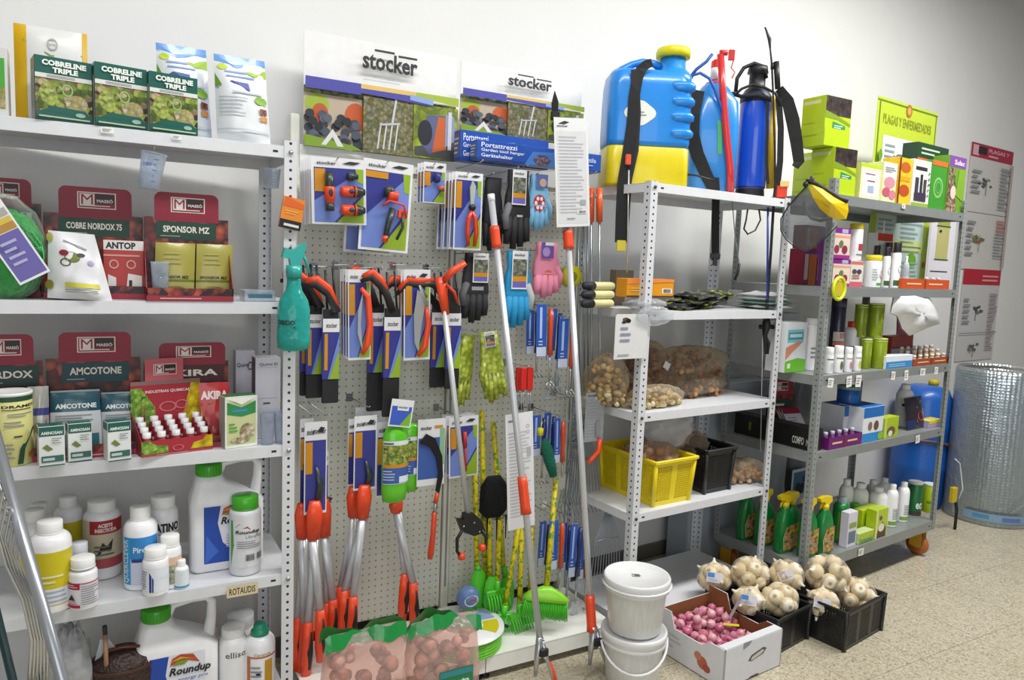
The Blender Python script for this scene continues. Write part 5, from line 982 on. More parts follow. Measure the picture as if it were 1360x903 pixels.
spec = [(711, 735, 404, 473, 515, 2.37, 1, 'front hand fork with orange handle and pale blue wrapper under the pink gloves'), (741, 764, 423, 488, 525, 2.36, 1, 'hand fork with brown-orange handle half hidden by the right telescopic pole'),
        (728, 747, 410, 478, 518, 2.42, 0, 'blue wrapped hand fork hanging between the two front hand forks'), (698, 716, 412, 470, 500, 2.44, 0, 'dark wrapped hand fork behind the left of the front hand fork, above the red handles'),
        (728, 750, 690, 755, 800, 2.33, 1, 'orange handled hand fork in the lowest row beside the yellow broom handle'), (757, 773, 695, 765, 806, 2.34, 0, 'blue wrapped hand fork in the middle of the lowest row'),
        (765, 781, 700, 768, 806, 2.36, 1, 'hand fork with orange handle, rightmost of the lowest row by the right pole'), (744, 758, 694, 757, 800, 2.39, 0, 'blue wrapped hand fork behind the middle of the lowest row'), (716, 731, 692, 750, 795, 2.42, 0, 'hand fork behind the yellow broom handle in the lowest row'),
        (735, 749, 555, 614, 640, 2.38, 1, 'hand fork with orange handle right of the green brush'), (706, 726, 551, 605, 640, 2.43, 0, 'dark blue wrapped hand tool behind the green brush'), (722, 738, 548, 610, 640, 2.45, 0, 'blue wrapped hand tool just left of the one with orange handle beside the green brush')]
for i, (a, b_, c_, d_, e, y, o, l) in enumerate(spec): handtool(a, b_, c_, d_, e, y, l, o, kind=i % 2 if i > 3 else 0, ry=.03*((i % 3)-1))
for u, v, y in ((722, 401, 2.36), (752, 421, 2.35), (738, 407, 2.41), (740, 688, 2.33), (765, 692, 2.34), (742, 552, 2.37), (700, 487, 2.4), (720, 548, 2.42)): hook(u, v, y)
# red handled forks
for i, (u0, u1) in enumerate(((690, 698), (698, 707), (684, 690))):
    rt, W, H = hang('weeding_fork', 'red-handled two-wire fork, %s of three beside the left telescopic pole' % ['middle', 'rightmost', 'leftmost'][i], 'hand tool', u0, u1, 488, 560, 2.38+.02*i)
    mb = MB(); mb.box(-W*.42, W*.42, -.008, .008, -H*.42, 0, mat('d8241c', .4, coat=.3), .003); mb.build('handle', rt)
    mb = MB(); mb.tube([(-W*.15, 0, -H*.4), (-W*.1, 0, -H)], .0022, STEEL, 6); mb.tube([(W*.15, 0, -H*.4), (W*.3, 0, -H*.95)], .0022, STEEL, 6); mb.build('steel_wires', rt)
# green bottle brush with yellow loop
y = 2.34; rt, W, H = hang('cleaning_brush', 'dark green bottle brush with a yellow plastic top', 'brush', 717, 740, 568, 650, y); L = lambda u, v, k=0: at_y(u, v, y+k)-rt.location
mb = MB(); mb.lathe([(.004, 0), (.012, -.002), (.0115, -.028), (.005, -.03)], mat('d8d010', .4), 12, c=L(718, 568)); mb.build('yellow_cap', rt)
mb = MB(); rd = random.Random(3); BRG = mat('10705a', .8, var=.4, sc=200, bump=1)
a, b_ = L(723, 584), L(735, 632); mb.tube([a, a*.8+b_*.2, a*.4+b_*.6, b_], [.012, .022, .022, .014], BRG, 16)
for i in range(500):
    k = rd.uniform(0, 1); q = a*(1-k)+b_*k; an = rd.uniform(0, 6.28); rr = .024*(1-.5*abs(2*k-1)**3); e = q+Vector((cos(an)*rr*1.15, sin(an)*rr*1.15, rd.uniform(-.003, .003)))
    mb.add([q+Vector((0, 0, .001)), q-Vector((0, 0, .001)), e], [(0, 1, 2)], BRG)
mb.build('bristles', rt)
mb = MB(); mb.tube([b_, L(737, 645)], .004, mat('c9a818'), 8); mb.tube([L(720, 560), L(718, 570)], .002, mat('d8d010'), 6); mb.build('tip', rt)
# clear card with orange pruner
rt, W, H = hang('mini_pruner', 'clear backed card with an orange folding handle poking out below, left of the yellow basket', 'pruner', 777, 802, 521, 586, 2.33)
mb = MB(); mb.box(-W/2, W/2, -.0006, .0006, -H, 0, clear('card', 'b9bec2', .55)); mb.art([('l', .1, .9, .1, .85, 12, mat('9a9ea2')), ('t', 'stocker', .1, .6, .92, .96, INK, .02)], flat(-W/2, W/2, -.0007, -H, 0)); mb.build('backing_card', rt)
mb = MB(); mb.tube([(W*.3, -.008, -H*.95), (W*.25, -.008, -H*1.2), (-W*.1, -.008, -H*1.35), (-W*.3, -.008, -H*1.42)], [.010, .010, .009, .007], ORANGE, 10); mb.build('orange_handle', rt)
mb = MB(); mb.poly([(W*.3, -H*.9), (W*.1, -H*.9), (W*.05, -H*.6), (W*.25, -H*.55)], -.006, -.003, STEEL); mb.build('blade', rt)
# steel stakes with orange sleeves
for i, (u, y, l) in enumerate(((785, 2.40, 'left'), (796, 2.37, 'right'))):
    a, b_ = at_y(u, 250, y), at_y(u+1, 560, y); rt = thing('plant_support_rod', 'steel rod with orange sleeve hanging at the right edge of the pegboard, %s of two' % l, 'rod', b_, 0)
    mb = MB(); mb.tube([(0, 0, 0), (a-b_)], .0052, mat('a8b4ba', .25, .7), 10); mb.build('rod', rt)
    k = at_y(u, 295, y)-b_; mb = MB(); mb.tube([k, (a-b_)], [.0125, .0135], mat('e05a20', .35, coat=.3), 14); mb.build('orange_sleeve', rt)
for i, u in enumerate((768, 775, 780)):
    y = 2.46; a, b_ = at_y(u, 300, y), at_y(u+1, 520, y); rt = thing('steel_rod', 'bare steel rod behind the %s gap left of the orange sleeved rods' % ['first', 'second', 'third'][i], 'rod', b_, 0)
    mb = MB(); mb.tube([(0, 0, 0), (a-b_)], .004, mat('98a4aa', .3, .7), 8); mb.build('rod', rt)
hook(790, 262, 2.36); hook(775, 300, 2.45)
# leaf rake heads
def rakehead(u0, u1, v0, v1, y, n, label, m, spread=.6, rotd=0):
    rt, W, H = hang('leaf_rake_head', label, 'rake head', u0, u1, v0, v1, y)
    mb = MB(); mb.tube([(-W*.1, 0, .01), (0, 0, -.015), (W*.1, 0, .01)], .005, m, 8); mb.tube([(0, 0, .03), (0, 0, -.02)], .009, m, 10); mb.build('socket', rt)
    for i in range(n):
        k = i/(n-1)*2-1; mb = MB(); mb.tube([(k*W*.08, 0, -.01), (k*W*.5*spread, -.004, -H*.4), (k*W*.5, -.006, -H*.93), (k*W*.5, -.026, -H)], .0017, m, 5); mb.build('tine', rt)
    mb = MB(); mb.tube([(-W*.5*spread, -.006, -H*.42), (0, -.008, -H*.4), (W*.5*spread, -.006, -H*.42)], .0022, m, 6); mb.build('cross_bar', rt); return rt
WM = mat('6d7a80', .35, .5); WM2 = mat('a9b6c4', .35, .4)
rakehead(749, 776, 530, 668, 2.44, 9, 'dark wire leaf rake head hanging behind the right telescopic pole', WM)
rakehead(742, 800, 560, 680, 2.50, 13, 'wide wire leaf rake head hanging deepest, behind the other rake heads', mat('7d8a90', .35, .5))
rakehead(786, 824, 676, 770, 2.40, 11, 'pale blue-grey wire rake fan above the white bucket', WM2, .8)
rakehead(715, 760, 505, 560, 2.46, 7, 'small wire rake head under the blue wrapped hand forks', WM2, .8)
hook(762, 528, 2.43); hook(805, 674, 2.39)
# yellow flowered children's tools
FLO = photo('flowered', ['e0cc10', 'e8d818', 'dcc80c', '6a9a20'], 95, mixn=.1, edge=.15); YP = FLO
GRN = mat('4fc82a', .35, coat=.3); GRD = mat('2f9a2a', .35, coat=.3)
def ctool(kind, u_t, v_t, u_b, v_b, y, label, hw=.05):
    b_ = at_y(u_b, v_b, y); a = at_y(u_t, v_t, y+.06); rt = thing({'broom': 'toy_broom', 'rake': 'toy_rake', 'spade': 'toy_spade'}[kind], label, kind, b_, 0); d = a-b_
    mb = MB(); mb.tube([d*.12, d], .0105, YP, 12); mb.build('flowered_handle', rt)
    if kind == 'broom':
        mb = MB(); mb.loft([(.02, .085, .02, .02), (.035, .09, .022, .02), (.055, .06, .02, .015), (.075, .016, .015, .01)], mat('8fdc2a', .35, coat=.3), n=4); mb.build('broom_head', rt)
        mb = MB(); rd = random.Random(6)
        for i in range(26):
            for j in range(3):
                x = -.08+i*.0064; mb.tube([(x, -.012+j*.012, .025), (x*1.08, -.02+j*.018, -.045+rd.uniform(0, .006))], [.0032, .0026], GRN, 4)
        mb.build('bristles', rt)
    elif kind == 'rake':
        mb = MB(); mb.box(-hw, hw, -.008, .008, .0, .022, GRN, .003); mb.tube([(0, 0, .01), d*.14], .013, GRN, 10)
        for i in range(8): x = -hw+.006+i*(2*hw-.012)/7; mb.tube([(x, 0, .01), (x, -.02, -.01), (x, -.035, -.045)], [.005, .0045, .003], GRN, 6)
        mb.build('rake_head', rt)
    else:
        mb = MB(); V = []; F = []
        for j, (z, wd) in enumerate(((.11, .014), (.09, .028), (.05, .034), (.0, .034), (-.045, .022), (-.06, .004))):
            for i in range(7): k = i/3-1; V.append((k*wd, -.012*(1-k*k)-.004, z))
        for j in range(5):
            for i in range(6): q = j*7+i; F.append((q, q+1, q+8, q+7))
        mb.add(V, F, GRN, True); mb.add([(x, y_+.003, z) for x, y_, z in V], [f[::-1] for f in F], GRD, True); mb.tube([(0, 0, .1), d*.2], .012, GRN, 10); mb.build('spade_blade', rt)
    return rt
o = ctool('broom', 717, 640, 724, 805, 2.27, 'bright green toy broom with yellow flowered handle, frontmost on the base shelf'); o.rotation_euler = (R_(-8), R_(6), R_(-25))
ctool('spade', 630, 590, 634, 792, 2.44, 'leftmost green toy spade with yellow flowered handle, behind the picker claw')
ctool('spade', 648, 640, 652, 800, 2.42, 'green toy spade with yellow handle below the black brush')
ctool('rake', 664, 655, 660, 790, 2.40, 'green toy rake standing upright under the right side of the black brush')
ctool('rake', 682, 690, 668, 822, 2.36, 'green toy rake with yellow flowered handle, left one of the rakes on the base shelf').rotation_euler = (0, 0, -.3)
ctool('rake', 698, 690, 690, 820, 2.34, 'green toy rake with yellow flowered handle between the broom and the left rake').rotation_euler = (0, 0, .2)
ctool('rake', 706, 700, 704, 815, 2.38, 'green toy rake whose handle rises just left of the telescopic pole')
ctool('rake', 640, 545, 645, 812, 2.47, 'green toy rake at the back whose yellow handle rises highest, under the lime gloves')
ctool('spade', 655, 560, 672, 800, 2.49, 'green toy spade at the back, its yellow handle left of the long white card')
# black brush
y = 2.33; rt, W, H = hang('hand_brush', 'black bristle brush hanging upside down between the picker and the long white card', 'brush', 631, 678, 632, 722, y)
mb = MB(); rd = random.Random(9); BK = mat('0c0c0e', .9)
mb.loft([(-H*.60, W*.22, .010, .01), (-H*.5, W*.38, .02, .02), (-H*.15, W*.36, .02, .02), (-.002, W*.18, .012, .01)], BK, n=4)
for i in range(1800):
    x, z = rd.uniform(-W*.5, W*.5), rd.uniform(-H*.66, 0); q = Vector((x*.8, rd.uniform(-.02, .01), z*.95-.003)); e = q+Vector((x*.32+rd.uniform(-.008, .008), rd.uniform(-.02, -.004), rd.uniform(-.01, .008)))
    mb.add([q+Vector((.0008, 0, 0)), q-Vector((.0014, 0, 0)), e], [(0, 1, 2)], BK)
mb.build('bristles', rt)
for x in (-.15, .12, .38):
    mb = MB(); mb.tube([(W*x, 0, -H*.6), (W*x, -.002, -H*.95)], [.004, .002], BK, 6); mb.build('loose_strand', rt)
# seed sack with blue round label
rt = thing('seed_ball', 'small round blue and white netted pack beside the hose coil', 'pack', at_y(621, 808, 2.42), 0); x0, x1, z0, z1 = rect(607, 636, 778, 808, 2.42); r = (x1-x0)/2
mb = MB(); mb.ball((0, 0, r*.95), (r, r*.8, r*.95), mat('6a88c0', .35), 18, 12); mb.art([('c', .5, .5, .4, .3, CARDW), ('p', [(.1, .2), (.9, .35), (.9, .1)], mat('b86a4a')), ('r', .35, .75, .5, .58, mat('c04a4a'))], lambda x, z, o: ((x-.5)*2*r*.8, -(r*.8*math.sqrt(max(.02, 1-((x-.5)*1.6)**2-((z-.5)*1.6)**2)))-o-.001, r*.95+(z-.5)*2*r*.8)); mb.build('pack', rt)
# hose coil
P = at_z(612, 893, .09); 
rt = thing('hose_coil', 'coil of bright green garden hose with a white ring label, beside the pink net bags', 'hose', (P.x, 2.335, .0905), 0); HG = mat('6cc82c', .35, coat=.4)
x0, x1, z0, z1 = rect(563, 662, 812, 893, 2.33); R0 = (x1-x0)/2-.010; rt.location.x = (x0+x1)/2
mb = MB(); n = 6; hh = (at_y(612, 832, 2.33).z-.09)/n; rr = hh/2*1.08
for k in range(n):
    for r_ in (R0, R0-.024): mb.tube([(r_*cos(i*2*pi/36), r_*sin(i*2*pi/36), rr+k*hh) for i in range(36)], rr, HG, 8, closed=True)
mb.build('hose', rt)
zt = n*hh+.003; mb = MB(); mb.lathe([(R0*.5, zt), (R0+.012, zt), (R0+.013, zt-.004)], mat('e9ecec', .35), 40, caps=False)
mb.art([('p', [(cos(a)*R0*.95, sin(a)*R0*.95) for a in (-.9, -.7, -.5, -.3, -.1)]+[(cos(a)*R0*.55, sin(a)*R0*.55) for a in (-.1, -.5, -.9)], mat('c9c01c')), ('p', [(cos(a)*R0*.95, sin(a)*R0*.95) for a in (0, .2, .4, .6)]+[(cos(a)*R0*.55, sin(a)*R0*.55) for a in (.6, 0)], mat('8fa4c8')), ('t', 'NTS', -R0*.8, -R0*.5, -.01, .02, INK, .02)], lambda x, z, o: (x, z, zt+.0004+o)); mb.build('ring_label', rt)
mb = MB(); mb.tube([(R0+.01, -.01, .03), (R0+.03, -.03, .04), (R0+.033, -.035, .035)], .006, BLACK, 8); mb.build('end_plug', rt)
# net bags with green headers
def netbag(u0, u1, vt, y, label, seed, txt):
    x0, x1, z0, z1 = rect(u0, u1, vt, 903, y); W = x1-x0; zt = z1; rt = thing('bulb_bag', label, 'bag', ((x0+x1)/2, y, .0005), 0)
    rd = random.Random(seed); mb = MB(); SK = photo('bulbskin', ['d8a890', 'ecccc0', 'c8907c', 'e4d0c0'], 30)
    for i in range(46):
        mb.ball((rd.uniform(-W*.38, W*.38), rd.uniform(-.035, .035), rd.uniform(.03, zt*.72)), (rd.uniform(.018, .026),)*3, SK, 9, 7)
    o = mb.build('bulbs', rt); o['kind'] = 'stuff'
    mb = MB(); mb.loft([(0, W*.44, .045, .03), (.02, W*.48, .065, .04), (zt*.45, W*.5, .07, .05), (zt*.75, W*.47, .05, .04), (zt*.9, W*.44, .012, .012)], clear('pinkfilm', 'f8e0d8', .2, .12), n=8); mb.build('film', rt)
    mb = MB(); G_ = mat('158a3c', .3, coat=.6, bump=.4, sc=25); M = lambda x, z, o: (-W*.5+W*x, -.016-.012*sin(x*9+seed)-(1-z)*.014-o, zt*.87+(zt*.11+.006*sin(x*9+seed))*z+.014*sin(x*5.5+seed*1.3)-abs(x-.6)*.06+.005*sin(x*23))
    mb.art([('r', 0, 1, 0, 1, G_)], M, 0, 18, 3); mb.art([('r', 1, 0, 0, 1, G_)], lambda x, z, o: (M(x, z, 0)[0], -M(x, z, 0)[1]+.0, M(x, z, 0)[2]), 0, 18, 3); mb.build('green_header', rt)
    mb = MB(); mb.box(-W*.16, W*.32, -.074, -.0735, zt*.2, zt*.52, mat('1c7a50', .35)); mb.art([('r', .02, .98, .8, .97, mat('2f8a90')), ('t', txt, .1, .9, .5, .72, mat('d8e8dc'), .03), ('r', .05, .2, .05, .3, mat('b8d8dc')), ('r', .3, .45, .05, .3, mat('b8d8dc')), ('r', .55, .7, .05, .3, mat('b8d8dc'))], flat(-W*.16, W*.32, -.074, zt*.2, zt*.52)); mb.build('printed_label', rt)
    return rt
netbag(428, 537, 822, 2.11, 'clear pink-tinted bag of bulbs with green header, left one in front of the loppers', 1, 'Bulbos')
netbag(540, 632, 808, 2.10, 'clear pink-tinted bag of bulbs with green header, right one in front of the hose coil', 5, 'Patata')
# ---------------------------------------------------------------- white unit on the right: sprayers
WT = WZ[0]+.0008
SB = mat('1f86dc', .3, coat=.3); SY = mat('d6c40c', .35, coat=.2); STRAP = mat('1a1a1c', .75, bump=.2)
def plane_fn(P, n): return lambda u, v, k=0: on_plane(u, v, Vector(P)+Vector(n)*k, n)
# sprayer 1
A = -.42; n1 = Vector((sin(A), -cos(A), 0)); cen = WU.w(.128, .20, WT)
rt = thing('knapsack_sprayer', 'large bright blue knapsack sprayer with yellow base and yellow cap, leftmost on the shelf', 'sprayer', cen, A); rt.scale = (.92, 1, 1)
K = .00070; X = lambda a: (a-270)*K; Z = lambda b: (850-b)*K
mb = MB(); mb.loft([(0, .176, .095, .03), (.01, .18, .10, .035), (Z(640), .178, .10, .04), (Z(632), .174, .096, .04)], SY, n=6); mb.build('yellow_base', rt)
mb = MB(); secs = [(Z(632), .176, .098, .04), (Z(600), .181, .10, .045), (Z(420), .181, .10, .05), (Z(300), .178, .10, .05), (Z(240), .168, .094, .05, -.004), (Z(212), .145, .075, .05, -.012), (Z(203), .11, .05, .04, -.02)]
mb.loft(secs, SB, n=6)
mb.loft([(Z(300), .07, .096, .05), (Z(235), .072, .09, .05), (Z(205), .066, .07, .05), (Z(180), .056, .056, .055), (Z(108), .054, .054, .054)], SB, c=(X(425), 0), n=6)
for b_ in (290, 370, 455, 545): mb.loft([(Z(b_+36), .04, .103, .03), (Z(b_+24), .062, .107, .04), (Z(b_), .064, .108, .04), (Z(b_-16), .05, .103, .03)], SB, c=(X(425)+.020, 0), n=4)
mb.tube([(X(60), 0, Z(235)), (X(110), 0, Z(200)), (X(170), 0, Z(165)), (X(235), 0, Z(147)), (X(300), 0, Z(150)), (X(345), 0, Z(170))], [.02, .018, .014, .014, .014, .018], SB, 12)
mb.build('tank', rt)
mb = MB(); mb.lathe([(.06, Z(120)), (.072, Z(118)), (.074, Z(90)), (.07, Z(70)), (.05, Z(62)), (.001, Z(58))], mat('e2d812', .35, coat=.2), 28, c=(X(425), 0, 0)); mb.build('filler_cap', rt)
mb = MB(); mb.T = Matrix.Identity(4); M = flat(X(105), X(290), -.1015, Z(520), Z(395))
lo = [(.5+.5*cos(a)*(1+.06*cos(4*a)), .5+.5*sin(a)*(1+.1*cos(4*a))) for a in [i*pi/12 for i in range(24)]]
mb.art([('p', lo, mat('e4e6e0')), ('l', .28, .75, .35, .6, 2, GREYT), ('c', .3, .62, .05, .06, mat('7a9a6a')), ('c', .25, .4, .05, .06, mat('7a9a6a'))], M)

mb.build('brand_sticker', rt)
F1 = plane_fn(cen+n1*.112, n1)
def strap(name, fn, pts, w, parent, m=STRAP, th=.003):
    """flat webbing along pixel points on a plane; w in metres"""
    P = [fn(*p) if not isinstance(p, Vector) else p for p in pts]; mb = MB(); nrm = (fn(0, 0, 1)-fn(0, 0, 0)) if False else None
    V = []; F = []
    for i, q in enumerate(P):
        t = (P[min(i+1, len(P)-1)]-P[max(i-1, 0)]).normalized(); vw = (EYE-q).normalized(); s_ = t.cross(vw).normalized(); nn = s_.cross(t).normalized()
        ww = w[i] if isinstance(w, (list, tuple)) else w
        for a, b_ in ((-1, 0), (1, 0), (1, -1), (-1, -1)): V.append(q+s_*a*ww/2+nn*b_*th)
    for i in range(len(P)-1):
        for k in range(4): F.append((i*4+k, i*4+(k+1) % 4, i*4+4+(k+1) % 4, i*4+4+k))
    F += [(0, 3, 2, 1), tuple(len(P)*4-4+k for k in range(4))]
    inv = parent.matrix_basis.inverted(); mb.add([inv @ v for v in V], F, m, False); return mb.build(name, parent)
strap('shoulder_strap', F1, [(866, 83), (858, 86), (851, 93), (846, 106), (842, 130), (840, 165), (835, 205), (829, 245), (827, 285), (825, 322)], [.03, .035, .04, .042, .042, .044, .05, .055, .055, .05], rt)
strap('strap_tail', F1, [(843, 92), (846, 150), (843, 200), (834, 240), (830, 300)], .03, rt, mat('26262a', .7))
inv = rt.matrix_basis.inverted()
mb = MB(); q = inv @ F1(834, 212, .012); mb.box(q.x-.012, q.x+.012, q.y-.008, q.y+.004, q.z-.02, q.z+.02, mat('d8502a', .4), .003); mb.build('orange_clip', rt)
mb = MB(); mb.tube([inv @ F1(835, 226, .016), inv @ F1(834, 300, .016), inv @ F1(833, 362, .016)], .0035, mat('c9c9c4', .3, .5), 8); mb.build('lance_tube', rt)
mb = MB(); mb.box(-.02+(inv @ F1(825, 327)).x, .02+(inv @ F1(825, 327)).x, (inv @ F1(825, 327)).y-.006, (inv @ F1(825, 327)).y+.004, (inv @ F1(825, 334)).z, (inv @ F1(825, 319)).z, SY, .003); mb.build('yellow_buckle', rt)
mb = MB(); mb.tube([inv @ F1(905, 231, -.05), inv @ F1(925, 233, -.02), inv @ F1(948, 240, 0)], .004, BLACK, 8); mb.build('outlet_hose', rt)
# sprayer 2
SB2 = mat('2f8ad8', .3, coat=.3); SRED = mat('c8282a', .35, coat=.3)
s = WU.s(945, .2, WT); cen = WU.w(s+.01, .23, WT); rt = thing('knapsack_sprayer', 'light blue pump sprayer with long red lever, between two other sprayers', 'sprayer', cen, -.5)
def zat(P, v): A_ = Vector((P.x, P.y, 0))-EYE; k = -(v-451.5)/FPX; return (k*A_.dot(cf)-A_.dot(cu))/(cu.z-k*cf.z)
h = zat(cen, 110)-WT
mb = MB(); mb.loft([(0, .07, .07, .03), (.02, .10, .085, .04), (h*.6, .10, .085, .04), (h*.82, .095, .08, .05), (h*.95, .06, .05, .05), (h, .035, .035, .035)], SB2, n=5); mb.build('tank', rt)
mb = MB(); mb.loft([(-.0, .105, .09, .03), (.018, .105, .09, .03)], SRED, n=4); mb.build('red_foot', rt)
mb = MB(); mb.lathe([(.04, h*.92), (.042, h*.99), (.03, h*1.0), (.022, h*1.02), (.022, h*1.18), (.01, h*1.2)], SRED, 20); mb.lathe([(.019, h*1.02), (.019, h*1.12)], mat('e8e4e4', .35), 16, c=(-.004, -.006, 0)); mb.build('pump_head', rt)
n2 = Vector((sin(-.5), -cos(-.5), 0)); F2 = plane_fn(cen+n2*.10, n2); inv = rt.matrix_basis.inverted(); G2 = lambda u, v, k=0: inv @ F2(u, v, k)
mb = MB(); P = [G2(957, 72), G2(960, 120), G2(965, 180), G2(970, 225), G2(970, 254)]; mb.tube(P, [.015, .015, .015, .015, .017], SRED, 10, flat=.7); mb.tube([G2(956, 70), G2(966, 70)], .012, SRED, 8); mb.build('pump_lever', rt)
mb = MB(); mb.tube([G2(913, 112, -.03), G2(920, 100), G2(930, 97), G2(942, 104), G2(950, 120), G2(957, 140), G2(960, 150)], .0065, mat('2458a8', .4), 10); mb.tube([G2(912, 108, -.03), G2(925, 92), G2(938, 82), G2(946, 72)], .0065, mat('2458a8', .4), 10); mb.build('hose', rt)
mb = MB(); mb.tube([G2(972, 68), G2(975, 78), G2(971, 90), G2(976, 96), G2(972, 104)], .0025, SRED, 6); mb.box(G2(968, 70).x, G2(976, 70).x, -.105, -.09, G2(972, 80).z, G2(972, 66).z, SRED, .002); mb.build('trigger_clip', rt)
strap('shoulder_strap', F2, [(928, 120), (920, 150), (919, 180), (926, 205), (938, 232), (948, 252)], [.05, .06, .06, .055, .05, .045], rt)
strap('hanging_strap', F2, [(950, 236), (951, 256), (950, 290), (950, 345)], .032, rt)
mb = MB(); q = G2(950, 340, .004); mb.box(q.x-.022, q.x+.022, q.y-.004, q.y+.004, q.z-.012, q.z+.012, BLACK, .003); mb.box(q.x-.01, q.x+.01, q.y-.004, q.y+.003, q.z-.04, q.z-.01, BLACK, .002); mb.build('buckle', rt)
mb = MB(); mb.tube([G2(972, 252), G2(973, 275), G2(977, 320), G2(982, 352)], .0022, GREYT, 6); mb.tube([G2(982, 350), G2(980, 362), G2(976, 372)], .006, BLACK, 8); mb.build('cable', rt)
mb = MB(); mb.art([('r', 0, 1, 0, 1, mat('4ab070'))], lambda x, z, o: tuple(G2(953+6*x, 205-45*z, -.012)), 0); mb.build('level_strip', rt)
# sprayer 3
s = WU.s(997, .16, WT); cen = WU.w(s, .17, WT); rt = thing('pressure_sprayer', 'dark blue cylinder pressure sprayer with black harness and black foot, rightmost sprayer', 'sprayer', cen, -.6)
SDB = mat('1a4cc0', .25, coat=.5); r = .066; h = zat(cen, 120)-WT
mb = MB(); mb.lathe([(r*.9, .045), (r, .06), (r, h*.9), (r*.92, h*.96), (r*.6, h)], SDB, 32); mb.build('tank', rt)
mb = MB(); mb.lathe([(r*.95, 0), (r*.98, .01), (r*.92, .05), (r*1.02, .055)], BLACK, 28); mb.build('foot_ring', rt)
n3 = Vector((sin(-.6), -cos(-.6), 0)); F3 = plane_fn(cen+n3*.072, n3); inv = rt.matrix_basis.inverted(); G3 = lambda u, v, k=0: inv @ F3(u, v, k)
mb = MB(); mb.lathe([(r*1.02, h*.88), (r*1.04, h*.93), (r*.75, h), (.036, h*1.02), (.034, h*1.14), (.045, h*1.15), (.04, h*1.21), (.02, h*1.22)], BLACK, 24)
mb.tube([G3(977, 122, -.04), G3(979, 104, -.04), G3(988, 90, -.05), G3(1002, 84, -.05), G3(1014, 88, -.05), G3(1018, 104, -.05)], .0085, BLACK, 8); mb.build('pump_handle', rt)
mb = MB(); mb.tube([G3(974, 128), G3(985, 118), G3(1000, 112), (G3(1015, 116)), G3(1030, 124), G3(1036, 140)], .006, BLACK, 8); mb.tube([G3(972, 124, -.02), G3(984, 128, .0), G3(1006, 126, .0), G3(1024, 132, 0)], .009, STRAP, 8); mb.build('hose_loop', rt)
mb = MB(); q = [G3(1024, 130, -.07), G3(1024, 250, -.07)]; mb.tube(q, .022, mat('c8a81c', .35), 12); mb.build('yellow_lance_holder', rt)
strap('shoulder_strap', F3, [(1034, 118), (1046, 134), (1053, 160), (1058, 190), (1061, 215), (1056, 222)], [.04, .05, .055, .05, .045, .03], rt)
strap('harness_strap', F3, [(1019, 130), (1019, 170), (1018, 215), (1020, 244)], .012, rt); strap('harness_band', F3, [(1034, 130), (1037, 170), (1036, 215), (1032, 250)], .026, rt)
mb = MB(); mb.box(G3(1032, 246).x, G3(1046, 246).x, -.075, -.045, G3(1030, 262).z, G3(1030, 246).z, mat('e0381c', .4), .003); mb.box(G3(1036, 240).x, G3(1048, 240).x, -.08, -.05, G3(1030, 248).z, G3(1030, 240).z, mat('e8c87a', .4), .002); mb.box(G3(1036, 120).x, G3(1049, 120).x, -.06, -.03, G3(1040, 132).z, G3(1040, 121).z, mat('e0481c', .4), .004); mb.build('orange_fittings', rt)
# lance
P = [(1016, 36), (1019, 44), (1022, 52), (1023, 66), (1025, 84), (1027, 130), (1029, 200), (1030, 245), (1028, 262), (1024, 330), (1019, 400), (1018, 425)]
lf = plane_fn(cen+n3*.10, n3); b_ = lf(1018, 470); rt = thing('spray_lance', 'long black spray lance hanging down in front of the shelf to a trigger handle', 'lance', b_, 0)
Q = [lf(u, v)-b_ for u, v in P]
mb = MB(); mb.tube(Q, [.003, .005, .008, .0035, .0045, .004, .004, .005, .006, .006, .006, .009], BLACK, 8); mb.build('lance_tube', rt)
mb = MB(); mb.tube([lf(1031, 82)-b_, lf(1033, 118)-b_], .012, BLACK, 10); mb.tube([lf(1026, 84)-b_, lf(1026, 92)-b_], .008, BLACK, 8); mb.build('sleeve', rt)
mb = MB(); mb.tube([lf(1018, 420)-b_, lf(1018, 432)-b_, lf(1016, 445)-b_, lf(1018, 470)-b_], [.012, .02, .011, .008], BLACK, 10); mb.tube([lf(1008, 434)-b_, lf(1028, 434)-b_], .010, BLACK, 8); mb.tube([lf(1016, 446)-b_, lf(1021, 455)-b_, lf(1019, 470)-b_], .007, BLACK, 8); mb.build('trigger_handle', rt)
mb = MB(); mb.tube([lf(1013, 440)-b_, lf(1012, 500)-b_, lf(1010, 600)-b_], .0018, mat('a8a8a8'), 5); mb.build('thin_wire', rt)
f_ = plane_fn(WU.w(.5, .03, 1.5), WU.V); a, b_ = f_(1020, 275), f_(1019, 398)
rt = thing('blue_lance', 'blue tube hanging under the shelf just left of the black lance', 'lance', b_, 0); mb = MB(); mb.tube([(0, 0, 0), a-b_], .0045, mat('223a9a', .4), 8); mb.build('tube', rt)
b_ = f_(998, 276); rt = thing('strap_loop', 'small black strap loop hanging under the white shelf with the sprayers', 'strap', b_, 0); mb = MB(); mb.tube([f_(993, 278)-b_, f_(991, 292)-b_, f_(988, 304)-b_, f_(993, 311)-b_, f_(1003, 306)-b_, f_(1010, 292)-b_, f_(1008, 278)-b_], .0035, BLACK, 8); mb.build('loop', rt)
